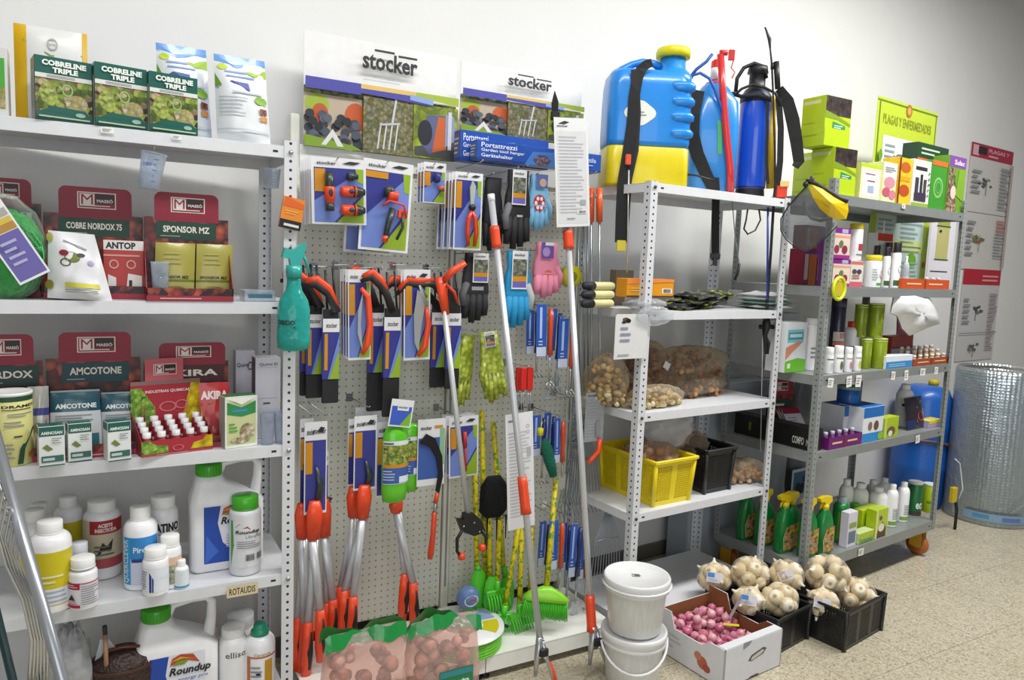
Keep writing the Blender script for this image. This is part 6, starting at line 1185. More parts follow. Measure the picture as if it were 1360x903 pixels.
# ---- shelf 2
W2 = WZ[1]+.0008
CRM = mat('d8d49a', .5)
for i, (s_, t_, z_, l) in enumerate(((-.0, .05, 0, 'rolled cream and black glove pack, bottom of the pile beside the orange box'), (.005, .06, .034, 'rolled cream and black glove pack, middle of the pile beside the orange box'), (.02, .07, .068, 'rolled cream and black glove pack, top of the pile beside the orange box'))):
    s_ = WU.s(832, t_, W2); rt = thing('rolled_gloves', l, 'gloves', WU.w(s_-.02, t_+.12, W2+z_+.0175), WU.a+.2)
    mb = MB(); mb.lathe([(.012, -.07), (.0165, -.06), (.0165, .05), (.014, .06)], CRM, 14, axis='x', sq=.97); mb.build('roll', rt)
    mb = MB(); mb.lathe([(.006, -.125), (.015, -.115), (.0172, -.09), (.0168, -.062)], mat('20222c', .6), 12, axis='x'); mb.build('black_cuff', rt)
s_, t_, w_, h_ = FIT(WU, 831, 893, W2, 371, t=.03)
mb = MB(); zz = .048; mb.box(-w_/2, w_/2, 0, .06, 0, h_-zz, mat('e0981c', .35, coat=.3), .002); mb.art([('r', 0, 1, 0, .1, mat('5a3a2a')), ('r', .74, .96, .22, .5, mat('e8e0d0')), ('b', .77, .93, .26, .46, INK), ('p', [(0, .7), (0, 1), (1, 1), (1, .85)], mat('e88a3a')), ('l', .08, .6, .3, .55, 2, mat('f0c060'))], flat(-w_/2, w_/2, 0, 0, h_-zz))
o = mb.build('orange_box'); o.location = WU.w(s_, t_, W2+zz+.002); o.rotation_euler = (0, 0, WU.a); tag(o, 'flat orange box with a small barcode lying on top of the clear bag', 'box')
CB = clear('bag', 'eef0f2', .12, .1)
def filmblob(rt, c, r, seed, m=None, n=26, k=18, amp=.1, name='film'):
    rd = random.Random(seed); p = [rd.uniform(0, 6) for _ in range(4)]; mb = MB()
    mb.ball(c, r, m or CB, n, k, f=lambda a, q: 1+amp*(.5*sin(5*a+3*q+p[0])+.3*sin(9*a-7*q+p[1])+.3*sin(13*q+4*a+p[2]))); return mb.build(name, rt)
P = WU.w(WU.s(866, .0, W2), .045, W2); rt = thing('plastic_bag', 'clear plastic bag sagging over the shelf lip under the orange box', 'bag', P, WU.a)
filmblob(rt, (0, -.005, .025), (.10, .06, .022), 3); filmblob(rt, (0, -.062, -.018), (.095, .014, .036), 5, name='sagging_corner')
# navy glove pile
NG = photo('navygloves', ['10121c', '1c2034', '2a2e40', '10131c', 'a8b030', '3a3e4a'], 60, mixn=.2)
s0, s1 = WU.s(893, .08, W2), WU.s(988, .08, W2)
for i in range(9):
    rd = random.Random(i+20); x = s0+(s1-s0)*(.08+.84*((i*.37) % 1)); z = .004+.022*(i//3)
    rt = thing('packed_gloves', 'flat pack of navy and lime work gloves, %s layer of the jumbled pile' % ['bottom', 'middle', 'top'][i//3], 'gloves', WU.w(x, .08+.06*(i % 3), W2+z+.008), WU.a+rd.uniform(-.5, .5), 'glove packs, layer %d' % (i//3+1))
    mb = MB(); M = pillow(.16, .13, .03, wob=.012, seed=i); g = lambda x_, q, o, sd=-1: (M(x_, q, 0, sd)[0], M(x_, q, 0, sd)[2]-.06, -M(x_, q, 0, sd)[1])
    mb.art([('r', 0, 1, 0, 1, NG)], g, 0, 12, 12); mb.art([('r', 1, 0, 0, 1, NG)], lambda x_, q, o: g(x_, q, o, 1), 0, 12, 12); mb.build('pack', rt)
rt = thing('white_carton', 'small white carton at the back of the second white shelf, right of the navy gloves', 'box', WU.w(WU.s(983, .28, W2), .28, W2), WU.a)
mb = MB(); mb.box(-.035, .035, 0, .05, 0, .075, mat('c9c9cc', .5), .001); mb.build('box_body', rt)
for i in range(4):
    a_ = WU.s(1016, .1, W2); rt = thing('folded_bag_stack', 'flat packed bag, %s in the pale pile behind the black lance' % ['lowest', 'second from the bottom', 'second from the top', 'topmost'][i], 'pack', WU.w(a_+.015, .12, W2+.010+i*.0175), WU.a+(-.1, .12, -.05, .1)[i])
    mb = MB(); M = pillow(.22-.012*i, .18, .026, wob=.009, seed=i+3); g = lambda x_, q, o, sd=-1: (M(x_, q, 0, sd)[0], M(x_, q, 0, sd)[2]-.09, -M(x_, q, 0, sd)[1])
    m_ = [mat('d0ccca', .3, coat=.4), mat('8fb5a6', .35, coat=.4), mat('cfd2d2', .3, coat=.4), mat('dadcdc', .3, coat=.4)][i]
    mb.art([('r', 0, 1, 0, 1, m_)], g, 0, 12, 12); mb.art([('r', 1, 0, 0, 1, m_)], lambda x_, q, o: g(x_, q, o, 1), 0, 12, 12); mb.build('pack', rt)
s_ = WU.s(828, .33, W2); mb = MB(); mb.box(-.05, .05, 0, .04, 0, .15, mat('8a7c66', .6), .001); mb.art([('r', .55, .95, .05, .6, mat('c9c9c4')), ('r', .6, .8, .3, .42, INK)], flat(-.05, .05, 0, 0, .15)); o = mb.build('cardboard_box'); o.location = WU.w(s_, .33, W2); o.rotation_euler = (0, 0, WU.a); tag(o, 'brown cardboard box standing at the back left of the second white shelf', 'box')
# hanging white card
f_ = plane_fn(WU.w(0, -.012, 0), WU.V); P = f_(840, 417); a, b_ = f_(819, 445), f_(862, 445); wd = (b_-a).length; ht_ = (f_(840, 417)-f_(840, 476)).length
rt = thing('notice_card', 'white rounded card with a small black flower print hanging from the second white shelf', 'card', P, WU.a)
mb = MB(); mb.poly(roundtab(-wd/2, wd/2, 0, ht_, .012), -.001, .001, mat('d9d9d9', .45)); mb.v = [(x, y, z-ht_) for x, y, z in mb.v]
for f in range(1): mb.art([('c', .3, .88, .1, .045, mat('6a4a3a')), ('c', .38, .85, .08, .05, BLACK), ('c', .25, .82, .07, .03, INK), ('l', .15, .5, .35, .75, 3, mat('8a90a4')), ('l', .1, .5, .06, .12, 1, GREYT)], flat(-wd/2, wd/2, -.001, -ht_, 0))
mb.build('card', rt); mb = MB(); mb.tube([(0, 0, 0), (0, .006, .006), (0, .013, .004)], .0012, STEEL, 5); mb.build('hook', rt)
# ---- shelf 3: bags of bulbs
W3 = WZ[2]+.0008
def bulbbag(u0, u1, z, vtop, t, dy, label, pal, r, n, seed, lift=0, film='e8dcc8', U=WU, ff=.07, zz=None):
    s, t_, w, h = FIT(U, u0, u1, z+lift, vtop, t); rt = thing('bag_of_bulbs', label, 'bag', U.w(s, t+dy, z+lift), U.a)
    rd = random.Random(seed); mb = MB(); ms = [mat(c, .6, var=.15, sc=60) for c in pal]
    for i in range(n):
        a = rd.uniform(0, 6.28); q = rd.uniform(0, 1)**.5; x, y_ = cos(a)*q*(w/2-r), sin(a)*q*(dy-r); e = math.sqrt(max(0, 1-q*q)); zc = r*.8+rd.uniform(0, 1)*max(0, (h*1.0-2*r))*max(e, .3)
        mb.ball((x, y_, zc), (r*rd.uniform(.9, 1.5), r*rd.uniform(.8, 1.1), r*rd.uniform(.7, .95)), rd.choice(ms), 8, 6, rot=Matrix.Rotation(rd.uniform(0, 3), 3, Vector((rd.random(), rd.random(), rd.random())).normalized()))
    o = mb.build('bulbs', rt); o['kind'] = 'stuff'
    p = [rd.uniform(0, 6) for _ in range(3)]; mb = MB(); mb.ball((0, 0, h*.5), (w/2, dy, h*.5), clear('f'+film, film, ff, .1), 26, 16, f=lambda a, q: 1+.05*sin(5*a+3*q+p[0])+.04*sin(11*a-8*q+p[1])); mb.build('film', rt); return rt
PAL1 = ['b8a272', 'c9b688', 'd6c79c', 'a08a5c']; PAL2 = ['8a5a34', 'a87a4c', 'b88a5a', '6e4426', 'c49a6a']
bulbbag(798, 846, W3, 474, .10, .085, 'tall clear bag of pale beige bulbs at the left end of the third white shelf', PAL1, .014, 170, 1)
bulbbag(848, 918, W3, 514, .03, .06, 'clear bag of whitish bulbs lying at the front of the third white shelf', ['cdbf92', 'dccfa6', 'b8a878'], .012, 130, 2)
bulbbag(848, 925, W3, 488, .17, .09, 'clear bag of brown bulbs behind the whitish bulbs', PAL2, .014, 120, 3, ff=.05)
bulbbag(884, 978, W3, 497, .13, .08, 'clear bag of brown bulbs lowest at the right end of the pile', PAL2, .013, 130, 4, ff=.05)
rt = bulbbag(880, 980, W3, 462, .16, .085, 'clear bag of brown bulbs lying highest on the pile, right side', PAL2, .013, 120, 5, lift=.075, ff=.05)
rt = bulbbag(850, 897, W3, 455, .18, .08, 'bag of dark brown bulbs with a white paper tag, highest on the pile', ['6e4426', '8a5a34', '9a6a44'], .013, 70, 6, lift=.10, ff=.05)
mb = MB(); mb.box(-.018, .018, -.001, 0, 0, .03, mat('d4d4d8'), 0); o = mb.build('paper_tag', rt); o.location = (.035, -.085, .035); o.rotation_euler = (0, .5, 0)
# ---- shelf 4: baskets
W4 = WZ[3]+.0008
def basket(loc, rz, w, d, h, m, name, label, fl=1.12, nx=14, nz=9, cat='basket', solidcorner=.16, rim=.012, group=None, handle=False):
    """tapered plastic basket with real square holes in its walls"""
    rt = thing(name, label, cat, loc, rz, group); mb = MB(); th = .004
    def wall(A, B, C_, D):     # bottom a->b, top c->d (vectors), holes in panels
        A, B, C_, D = map(Vector, (A, B, C_, D)); nrm = (B-A).cross(C_-A).normalized()*th
        def P(u, v): return (A*(1-u)+B*u)*(1-v)+(C_*(1-u)+D*u)*v
        def quad(u0, u1, v0, v1):
            q = [P(u0, v0), P(u1, v0), P(u1, v1), P(u0, v1)]; mb.add(q+[x-nrm for x in q], [(0, 1, 2, 3), (7, 6, 5, 4), (0, 4, 5, 1), (1, 5, 6, 2), (2, 6, 7, 3), (3, 7, 4, 0)], m)
        quad(0, 1, 0, .1); quad(0, 1, .86, 1); edges = [0]
        L = (B-A).length; npan = max(1, round(L/.12)); c = solidcorner*.12/L*1.2
        for k in range(npan):
            a0, a1 = k/npan+c/1.6, (k+1)/npan-c/1.6; quad(k/npan, a0, .1, .86); quad(a1, (k+1)/npan, .1, .86)
            nn = max(3, int((a1-a0)*L/.010)); hw = (a1-a0)/nn
            for i in range(1, nn): quad(a0+i*hw-hw*.2, a0+i*hw+hw*.2, .1, .86)
            nv = max(4, int(.76*h/.0085)); 
            for j in range(1, nv): v = .1+.76*j/nv; quad(a0, a1, v-.76/nv*.22, v+.76/nv*.22)
    x, y = w/2, d/2; X_, Y_ = x*fl, y*fl
    b = [(-x, -y, 0), (x, -y, 0), (x, y, 0), (-x, y, 0)]; t = [(-X_, -Y_, h), (X_, -Y_, h), (X_, Y_, h), (-X_, Y_, h)]
    for i in range(4): wall(b[i], b[(i+1) % 4], t[i], t[(i+1) % 4])
    mb.box(-x, x, -y, y, 0, .004, m)
    for sx in (-1, 1):
        for sy in (-1, 1): mb.tube([(sx*x, sy*y, 0), (sx*X_, sy*Y_, h)], .009, m, 8)
    mb.build('basket_body', rt)
    mb = MB(); q = rim
    mb.box(-X_-q, X_+q, -Y_-q, -Y_, h-q, h+.003, m, .003); mb.box(-X_-q, X_+q, Y_, Y_+q, h-q, h+.003, m, .003); mb.box(-X_-q, -X_, -Y_, Y_, h-q, h+.003, m, .003); mb.box(X_, X_+q, -Y_, Y_, h-q, h+.003, m, .003); mb.build('rim', rt); return rt
BY = mat('e6cf0a', .35, coat=.3); BKC = mat('17181a', .4, coat=.2)
P = at_z(868, 690, W4)   # front corner of the yellow basket
sa, sb = WU.s(868, .03, W4), WU.s(915, .03, W4)
yb = basket(WU.w((sa+sb)/2, .03+.16, W4), WU.a, sb-sa, .31, .19, BY, 'plastic_basket', 'yellow plastic basket with square holes at the left end of the fourth white shelf', 1.10)
sa, sb = WU.s(936, .05, W4), WU.s(969, .05, W4)
bl_ = basket(WU.w((sa+sb)/2, .05+.14, W4), WU.a, sb-sa, .27, .195, BKC, 'plastic_basket', 'black plastic basket with square holes beside the yellow basket', 1.09)
c = yb.location
rd = random.Random(5); rt = thing('bag_of_onions', 'clear bag of pale onions spilling over the yellow basket rim', 'bag', (c.x+.02, c.y, c.z+.125), 0)
mb = MB(); ms = [mat(x, .5, var=.15) for x in ('dcb898', 'e8ccb0', 'd0a888')]
for i in range(70): mb.ball((rd.uniform(-.09, .09), rd.uniform(-.10, .10), rd.uniform(0, .075)), (.02, .018, .017), rd.choice(ms), 9, 7)
o = mb.build('onions', rt); o['kind'] = 'stuff'
filmblob(rt, (0, 0, .045), (.115, .125, .06), 8, clear('onionfilm', 'f0dccc', .08))
PB_ = WU.w(WU.s(905, .1, W4), .2, W4+.19); rt = thing('plastic_bag', 'crumpled clear bag filling the gap above the yellow and black baskets', 'bag', PB_, 0)
filmblob(rt, (.0, 0, .075), (.14, .07, .095), 12, clear('thick', 'e8eaec', .42, .2), 34, 26, .16); filmblob(rt, (.11, -.04, .0), (.08, .05, .06), 14, clear('onionfilm', 'f0dccc', .08), 22, 16, .15, 'sagging_corner')
bulbbag(975, 1030, W4, 614, .05, .08, 'clear bag of cream bulbs at the right end of the fourth white shelf', ['b89a7a', 'd0b494', 'c2a686', 'a88868'], .0135, 130, 9)
# ---------------------------------------------------------------- floor goods
def floorfit(u0, u1, vb, vt):
    P = at_z((u0+u1)/2, vb, 0); d = (P-EYE).dot(cf); w = (u1-u0)*d/FPX; return P, w
P, w_ = floorfit(800, 874, 925, 745); dirv = Vector((P.x, P.y, 0)).normalized(); r0 = .112; c = P+dirv*r0; c.z = 0
SPK = mat('d4d4d0', .35, coat=.3)
def bucketmat():
    m = mat('d6d7d4', .35, coat=.2, var=.16, sc=90, name='marbled_bucket_plastic'); n = [x for x in m.node_tree.nodes if x.type == 'TEX_NOISE'][0]
    mp = m.node_tree.nodes.new('ShaderNodeMapping'); mp.inputs['Scale'].default_value = (1.6, 1.6, .14); tc = [x for x in m.node_tree.nodes if x.type == 'TEX_COORD'][0]
    m.node_tree.links.new(tc.outputs['Object'], mp.inputs[0]); m.node_tree.links.new(mp.outputs[0], n.inputs['Vector']); return m
BM = bucketmat()
ztop = zat(c-dirv*.0, 762)
for i in range(2):
    H = ztop/2-.001; z0 = i*(H+.001); rt = thing('white_bucket', ['white marbled bucket with its handle down, lower one of the stacked pair', 'white lidded marbled bucket, upper one of the stacked pair'][i], 'bucket', (c.x, c.y, z0), -.6)
    mb = MB(); mb.lathe([(r0*.82, 0), (r0*.84, .004), (r0*.96, H-.05), (r0*.96, H-.012)], BM, 36); mb.build('bucket_body', rt)
    mb = MB(); mb.lathe([(r0*.98, H-.05), (r0*1.04, H-.046), (r0*1.04, H-.036), (r0*1.0, H-.03), (r0*1.06, H-.022), (r0*1.07, H-.006), (r0*1.04, H), (r0*1.0, H), (r0*.97, H-.006), (r0*.1, H-.006)], mat('e4e5e6', .35, coat=.2), 40, caps=False); mb.build('lid', rt)
    if i: m2 = MB(); m2.art([('l', .3, .7, .3, .7, 3, GREYT)], topf(-.05, .05, -.04, .04, H-.0055)); m2.build('lid_embossing', rt)
    mb = MB(); mb.tube([(r0*1.07*cos(a), -abs(sin(a))*r0*1.09 if True else 0, H-.03-.085*abs(sin(a))) for a in [pi*k/16 for k in range(17)]] if i == 0 else [(r0*1.09*cos(a), r0*1.09*sin(a), H-.028) for a in [pi*k/12+pi for k in range(13)]], .0045, mat('e6e7e8', .35), 8); mb.build('handle', rt)
# cardboard box with pink onions
A1, B1 = at_z(960, 917, 0), at_z(1036, 884, 0)
ux = (B1-A1).normalized(); rz = math.atan2(ux.y, ux.x); Wb = (B1-A1).length; vy = Vector((-ux.y, ux.x, 0))
# the box: short white end faces lower right, long side runs back left
Db = .36; Hb = .148; CW = mat('d9dade', .55); CBR = mat('8a5632', .7, var=.12)
rt = thing('cardboard_box', 'open white cardboard box with brown inside, full of pink shallots', 'box', A1, rz)
def wallx(mb, x0, x1, y0, y1, h, mi_, mo): mb.box(x0, x1, y0, y1, 0, h, mo)
mb = MB(); t_ = .004
mb.box(0, Wb, 0, t_, 0, Hb, CW); mb.box(0, Wb, t_, t_+.001, .002, Hb-.002, CBR)
mb.box(0, Wb, Db-t_, Db, 0, Hb*1.0, CW); mb.box(.001, Wb-.001, Db-t_-.001, Db-t_, .002, Hb*1.0, CBR)
for x0, x1, xi in ((0, t_, 1), (Wb-t_, Wb, -1)):
    prof = [(0, 0), (Db, 0), (Db, Hb*1.22), (Db*.74, Hb*1.22), (Db*.68, Hb*.82), (Db*.30, Hb*.82), (Db*.2, Hb*1.0), (0, Hb*1.0)]
    for a, b_, m_ in ((x0, x1, CW), ((x1, x1+.001, CBR) if xi == 1 else (x0-.001, x0, CBR))):
        V = [(a, y, z) for y, z in prof]+[(b_, y, z) for y, z in prof]; n_ = len(prof)
        mb.add(V, [tuple(range(n_))[::-1], tuple(range(n_, 2*n_))]+[(i, (i+1) % n_, n_+(i+1) % n_, n_+i) for i in range(n_)], m_)
mb.box(0, Wb, 0, Db, 0, .004, CBR)
mb.box(.004, Wb-.004, .001, .035, Hb-.001, Hb+.003, CW); mb.poly([(Wb*.3, Hb-.02), (Wb*.3, Hb+.002), (Wb*.45, Hb+.002), (Wb*.4, Hb-.012)], -.001, 0, mat('8f9094'))
mb.art([('p', [(.58+.1*cos(a)*(1), .60+.1*sin(a)) for a in []] or [(.40, .50), (.45, .62), (.66, .72), (.72, .66), (.66, .54), (.46, .46)], mat('5a4a48')), ('p', [(.44, .5), (.47, .58), (.64, .67), (.68, .63), (.63, .56), (.48, .49)], mat('c9c9c6')), ('p', [(.4, .0), (.46, .06), (.58, .07), (.62, .02)], mat('4a4240'))], flat(0, Wb, 0, 0, Hb))
side_ = lambda a, z, o: (-o, Db*(1-a), Hb*.82*z)
mb.art([('c', .72, .45, .07, .2, mat('b8604a')), ('c', .66, .6, .05, .13, mat('c47a60')), ('c', .78, .35, .05, .12, mat('a84a3c')), ('t', 'Cebollas', .12, .4, .72, .82, mat('b0a8ae'), .0), ('l', .12, .5, .55, .65, 1, mat('b8b4b8')), ('l', .12, .45, .35, .45, 1, mat('b8b4b8'))], side_)
mb.build('box_body', rt)
first = None; rd = random.Random(12); SH = [mat('d88aa0', .35, coat=.3, var=.2, sc=40), mat('c86a8c', .35, coat=.3, var=.2, sc=40), mat('e4aab4', .35, coat=.3, var=.2, sc=40)]
k = 0
for lay in range(3):
    for i in range(7):
        for j in range(8):
            x = .03+(Wb-.06)*i/6+rd.uniform(-.004, .004); y = .05+(Db-.09)*j/7+rd.uniform(-.005, .005); z = .024+lay*.032+rd.uniform(0, .006)+(.012 if j > 5 else 0)
            if lay == 0 and 0 < i < 6 and 0 < j < 7: continue
            if lay == 2 and rd.random() < .25: continue
            loc = A1+ux*x+vy*y+Vector((0, 0, z)); lab = ['pink shallot in the bottom layer of the white cardboard box', 'pink shallot in the middle layer of the white cardboard box', 'pink shallot in the top layer of the white cardboard box'][lay]; g = 'shallots in the cardboard box, layer %d' % (lay+1)
            m_ = SH[k % 3]; k += 1; mb = MB()
            if k <= 3:
                mb.lathe([(.002, -.018), (.012, -.015), (.019, -.003), (.018, .006), (.010, .015), (.003, .021), (.001, .026)], m_, 12)
                o = mb.build('shallot'); SHM = globals().setdefault('SHM', []); SHM.append(o.data)
            else: o = bpy.data.objects.new('shallot', SHM[k % 3]); C.objects.link(o)
            o.location = loc; o.rotation_euler = (rd.uniform(-1, 1), rd.uniform(-1, 1), rd.uniform(0, 6)); tag(o, lab, 'shallot', g)
for (x, y, l, r_, m_, nm, lab) in ((.3, .85, .10, (.9, .2, .3), 'e0dcd8', 'plastic_tag', 'white plastic tag strip stuck in the pink shallots near the far end'), (.8, .55, .10, (.5, .1, 1.2), 'b8b0b4', 'plastic_tag', 'grey-white plastic strip leaning on the brown inside of the shallot box'), (.62, .5, .06, (1.5, 0, .8), 'c9c81c', 'paper_label', 'yellow-green label lying on the shallots')):
    mb = MB(); mb.box(-.009, .009, -.0008, .0008, 0, l, mat(m_, .4)); o = mb.build(nm); o.location = A1+ux*(Wb*x)+vy*(Db*y)+Vector((0, 0, .118)); o.rotation_euler = r_; tag(o, lab, 'tag')
# black crates
def crate(x, y, rz, w, d, h, label):
    ux = Vector((cos(rz), sin(rz), 0)); vy = Vector((-sin(rz), cos(rz), 0)); c_ = Vector((x, y, 0))+ux*w/2+vy*d/2
    return basket(c_, rz, w, d, h, BKC, 'vegetable_crate', label, 1.02, cat='crate', rim=.008), c_, ux, vy, w
cr2, c2, ux2, vy2, w2 = crate(2.570, 1.772, .16, .31, .30, .165, 'black plastic crate of garlic nets, the right one, nearest the open floor')
cr1, c1, ux1, vy1, w1 = crate(2.290, 1.868, .18, .235, .325, .15, 'black plastic crate of garlic nets, the left one, behind the shallot box')
GB = [mat('e0d6c0', .55, var=.1, sc=50), mat('eae2d0', .55, var=.1, sc=50), mat('d8ccb0', .55, var=.1, sc=50)]
BULB = []
def bulb_mesh(i):
    mb = MB(); r = .026; prof = [(.003, -.019), (.012, -.020), (.021, -.014), (.0255, -.003), (.024, .007), (.016, .015), (.007, .020), (.004, .028), (.003, .033)]
    V = []; F = []; n = 24
    for q, z in prof:
        for k in range(n): a = 2*pi*k/n; rr = q*(1+.07*abs(cos(a*4+i))*min(1, q/.02)-.03); V.append((rr*cos(a), rr*sin(a), z))
    for j in range(len(prof)-1):
        for k in range(n): F.append((j*n+k, j*n+(k+1) % n, (j+1)*n+(k+1) % n, (j+1)*n+k))
    F += [tuple(reversed(range(n))), tuple(range((len(prof)-1)*n, len(prof)*n))]; mb.add(V, F, GB[i], True); mb.add([(x*.5, y*.5, -.0205) for x, y in [(.012*cos(a), .012*sin(a)) for a in [k*pi/4 for k in range(8)]]], [tuple(range(8))[::-1]], mat('b09a6a', .7))
    me = mb.build('bulb'); d_ = me.data; bpy.data.objects.remove(me); return d_
BULB = [bulb_mesh(i) for i in range(3)]
def net(u, v, y_off, z, R, label, seed, n=11, tagc=None, K=None):
    """net of garlic bulbs: z is its bottom, R its size"""
    R *= 1.06; P = on_plane(u, v, K, (.8, .6, 0)); rt = thing('garlic_net', label, 'garlic', (P.x, P.y, P.z-R), 0); rd = random.Random(seed)
    ga = pi*(3-math.sqrt(5))
    for i in range(n):
        zz = 1-2*(i+.5)/n; rr = math.sqrt(1-zz*zz); a = ga*i+seed; d = Vector((rr*cos(a), rr*sin(a), zz)); k = R-.022
        o = bpy.data.objects.new('bulb', BULB[(i+seed) % 3]); C.objects.link(o); o.parent = rt; o.location = Vector((d.x*k*1.1, d.y*k, R+d.z*k*.85)); q = d.to_track_quat('Z', 'Y') if rd.random() < .5 else (-d).to_track_quat('Z', 'Y'); o.rotation_euler = q.to_euler(); o.scale = (1.25,)*3
    mb = MB(); mb.ball((0, 0, R), (R*1.12, R*1.02, R*.92), clear('net', 'f6f0e2', .04, .4), 22, 14, f=lambda a, q: 1+.04*sin(5*a+3*q+seed)); mb.build('net', rt)
    if tagc:
        mb = MB(); c_ = mat(tagc, .4); mb.box(-.032, .032, -.0006, .0006, -.02, .02, mat('dfe0e6', .4)); mb.art([('r', .05, .5, .5, .95, c_), ('l', .1, .9, .1, .4, 3, mat('a8acc0'))], flat(-.032, .032, -.0007, -.02, .02))
        o = mb.build('paper_label', rt); d = (EYE-Vector((P.x, P.y, P.z))).normalized(); o.location = Vector((0, 0, R))+d*R*1.06; o.rotation_euler = (-.2, 0, math.atan2(d.x, -d.y))
        o.rotation_euler = (.3*-1, .5*((seed % 3)-1), math.atan2(d.x, -d.y))
    return rt
kp = lambda c, w, d, ux, vy, x, y: c-ux*(w/2-x)-vy*(d/2-y)+Vector((0, 0, .12))
k1 = lambda x, y: kp(c1, .235, .325, ux1, vy1, x, y)
k2 = lambda x, y: kp(c2, .31, .30, ux2, vy2, x, y)
net(949, 767, 0, 0, .064, 'garlic net with white and blue label at the back corner of the left crate', 1, tagc='4a8ad8', K=k1(.06, .29))
net(996, 762, 0, 0, .072, 'large unlabelled garlic net at the back middle of the left crate', 2, K=k1(.14, .24), n=13)
net(1044, 764, 0, 0, .066, 'garlic net with a small pinkish label between the two crates, at the back', 3, tagc='c8a8b0', K=k1(.21, .22))
net(994, 797, 0, 0, .056, 'garlic net with a blue label at the front edge of the left crate', 4, tagc='4a8ad8', K=k1(.04, .10))
net(1036, 796, 0, 0, .066, 'garlic net without label at the front right of the left crate', 5, K=k1(.14, .08))
net(1099, 762, 0, 0, .082, 'largest garlic net, piled highest at the back of the right crate', 6, K=k2(.14, .22), n=14)
net(1092, 801, 0, 0, .060, 'garlic net with white label at the front left of the right crate', 7, tagc='d0c0c8', K=k2(.07, .10))
net(1136, 790, 0, 0, .074, 'garlic net at the right end of the right crate', 8, K=k2(.22, .13), n=12)
# ---------------------------------------------------------------- trolley goods
LM = mat('b4cc1e', .35, coat=.2); LM2 = mat('9cb418', .4); PUR = mat('7a2a86', .4); PICK = photo('darkfruit', ['241c18', '4a3a30', '3a2a3a', '5a5a30'], 50)
def mc(u0, u1, z, vtop, name, label, base, ops, t=.02, dep=.08, **k): return carton(MU, u0, u1, z, vtop, name, label, 'box', base, ops, t=t, dep=dep, **k)
M1, M2, M3, M4, M5 = [z+.0008 for z in MZ]
limeops = [('r', 0, 1, .62, 1, PICK), ('p', [(0, .56), (0, .7), (.5, .62), (1, .5), (1, .44), (.5, .54)], mat('7a9416')), ('p', [(.3, .36), (.3, .5), (.8, .44), (.8, .3)], mat('2a8a5a')), ('l', .35, .75, .36, .44, 2, mat('d8ecd8')), ('r', 0, 1, 0, .36, LM)]
limeside = [('r', .05, .8, .86, .93, mat('d0d8a0')), ('l', .1, .9, .45, .5, 1, LM2), ('l', .1, .9, .2, .25, 1, LM2)]
def lime(u0, u1, z, vt, t, label, dep=.12, rz=-.1): return mc(u0, u1, z, vt, 'fertiliser_carton', label, LM, limeops, t=t, dep=dep, side=limeside, rz=rz, top=LM2)
b1 = lime(1107, 1132, M1, 197, .04, 'lime green carton standing on the trolley top, front one under the tall lime carton')
lime(1084, 1104, M1, 203, .28, 'lime green carton behind and left of the others on the trolley top', .14)
h1 = max(v.co.z for v in b1.data.vertices)
s_, t_, w_, h_ = FIT(MU, 1097, 1126, M1+h1, 130, t=.06); mb = MB(); mb.box(-w_/2, w_/2, 0, .12, 0, h_, LM, .0012); mb.art(limeops, flat(-w_/2+.001, w_/2-.001, 0, .001, h_-.001)); mb.art(limeside, sideL(-w_/2, .0015, .1185, .0015, h_-.0015)); mb.art([('r', 0, 1, 0, 1, LM2)], topf(-w_/2+.001, w_/2-.001, .001, .119, h_))
o = mb.build('fertiliser_carton'); o.location = MU.w(s_-.01, t_, M1+h1+.001); o.rotation_euler = (0, 0, MU.a-.1); tag(o, 'tall lime green carton with dark picture, stacked highest on the trolley top', 'box')
mc(1120, 1133, M1, 233, 'planting_pack', 'dark green pack between the lime carton and the cream box on the trolley top', mat('1c4a20', .4), [('r', 0, 1, .7, 1, mat('4a2a20'))], t=.16, dep=.08)
mc(1141, 1168, M1, 218, 'cream_carton', 'cream and lime box with small bottle drawing on the trolley top', mat('dfe0b8', .4), [('r', 0, 1, .9, 1, LM), ('r', .1, .9, .1, .78, mat('ecead8')), ('l', .2, .8, .68, .76, 1, mat('8a5a8a')), ('r', .35, .65, .2, .4, mat('9aaac0')), ('l', .3, .7, .5, .56, 1, mat('8a3a3a'))], t=.04, side=[('r', 0, 1, 0, 1, mat('c8cc78'))], top=LM)
mc(1170, 1188, M1, 216, 'flower_food_carton', 'white and yellow box with pink flowers left of the orange box on the trolley top', mat('dcd8a8', .4), [('r', 0, 1, .6, 1, mat('e6e6de')), ('c', .5, .5, .4, .15, mat('c88a9a')), ('c', .3, .25, .3, .12, mat('b8586a')), ('c', .75, .2, .25, .12, mat('c87a8a')), ('l', .1, .9, .75, .9, 3, GREYT)], t=.03)
mc(1190, 1207, M1, 210, 'insecticide_carton', 'bright orange and yellow box on the trolley top', mat('e0b020', .4), [('r', 0, 1, 0, 1, mat('e4b81c')), ('c', .5, .8, .4, .12, mat('b85a18')), ('c', .5, .3, .42, .13, mat('b04a18')), ('r', .1, .9, .5, .6, mat('d89a18')), ('r', -.0, .12, 0, 1, mat('6a3018'))], t=.025)
mc(1209, 1232, M1, 213, 'bottle_carton', 'white box with dark bottle drawings on the trolley top', mat('dfe4d0', .4), [('r', 0, 1, 0, .08, mat('8aa63a')), ('r', .12, .78, .78, .86, INK), ('r', .14, .34, .2, .62, mat('3a3450')), ('r', .42, .56, .2, .7, mat('2c2a40')), ('r', .62, .78, .2, .6, mat('4a3a4a')), ('r', .12, .8, .12, .3, mat('3a3048')), ('l', .86, .97, .2, .8, 5, mat('5a6a8a'))], t=.02)
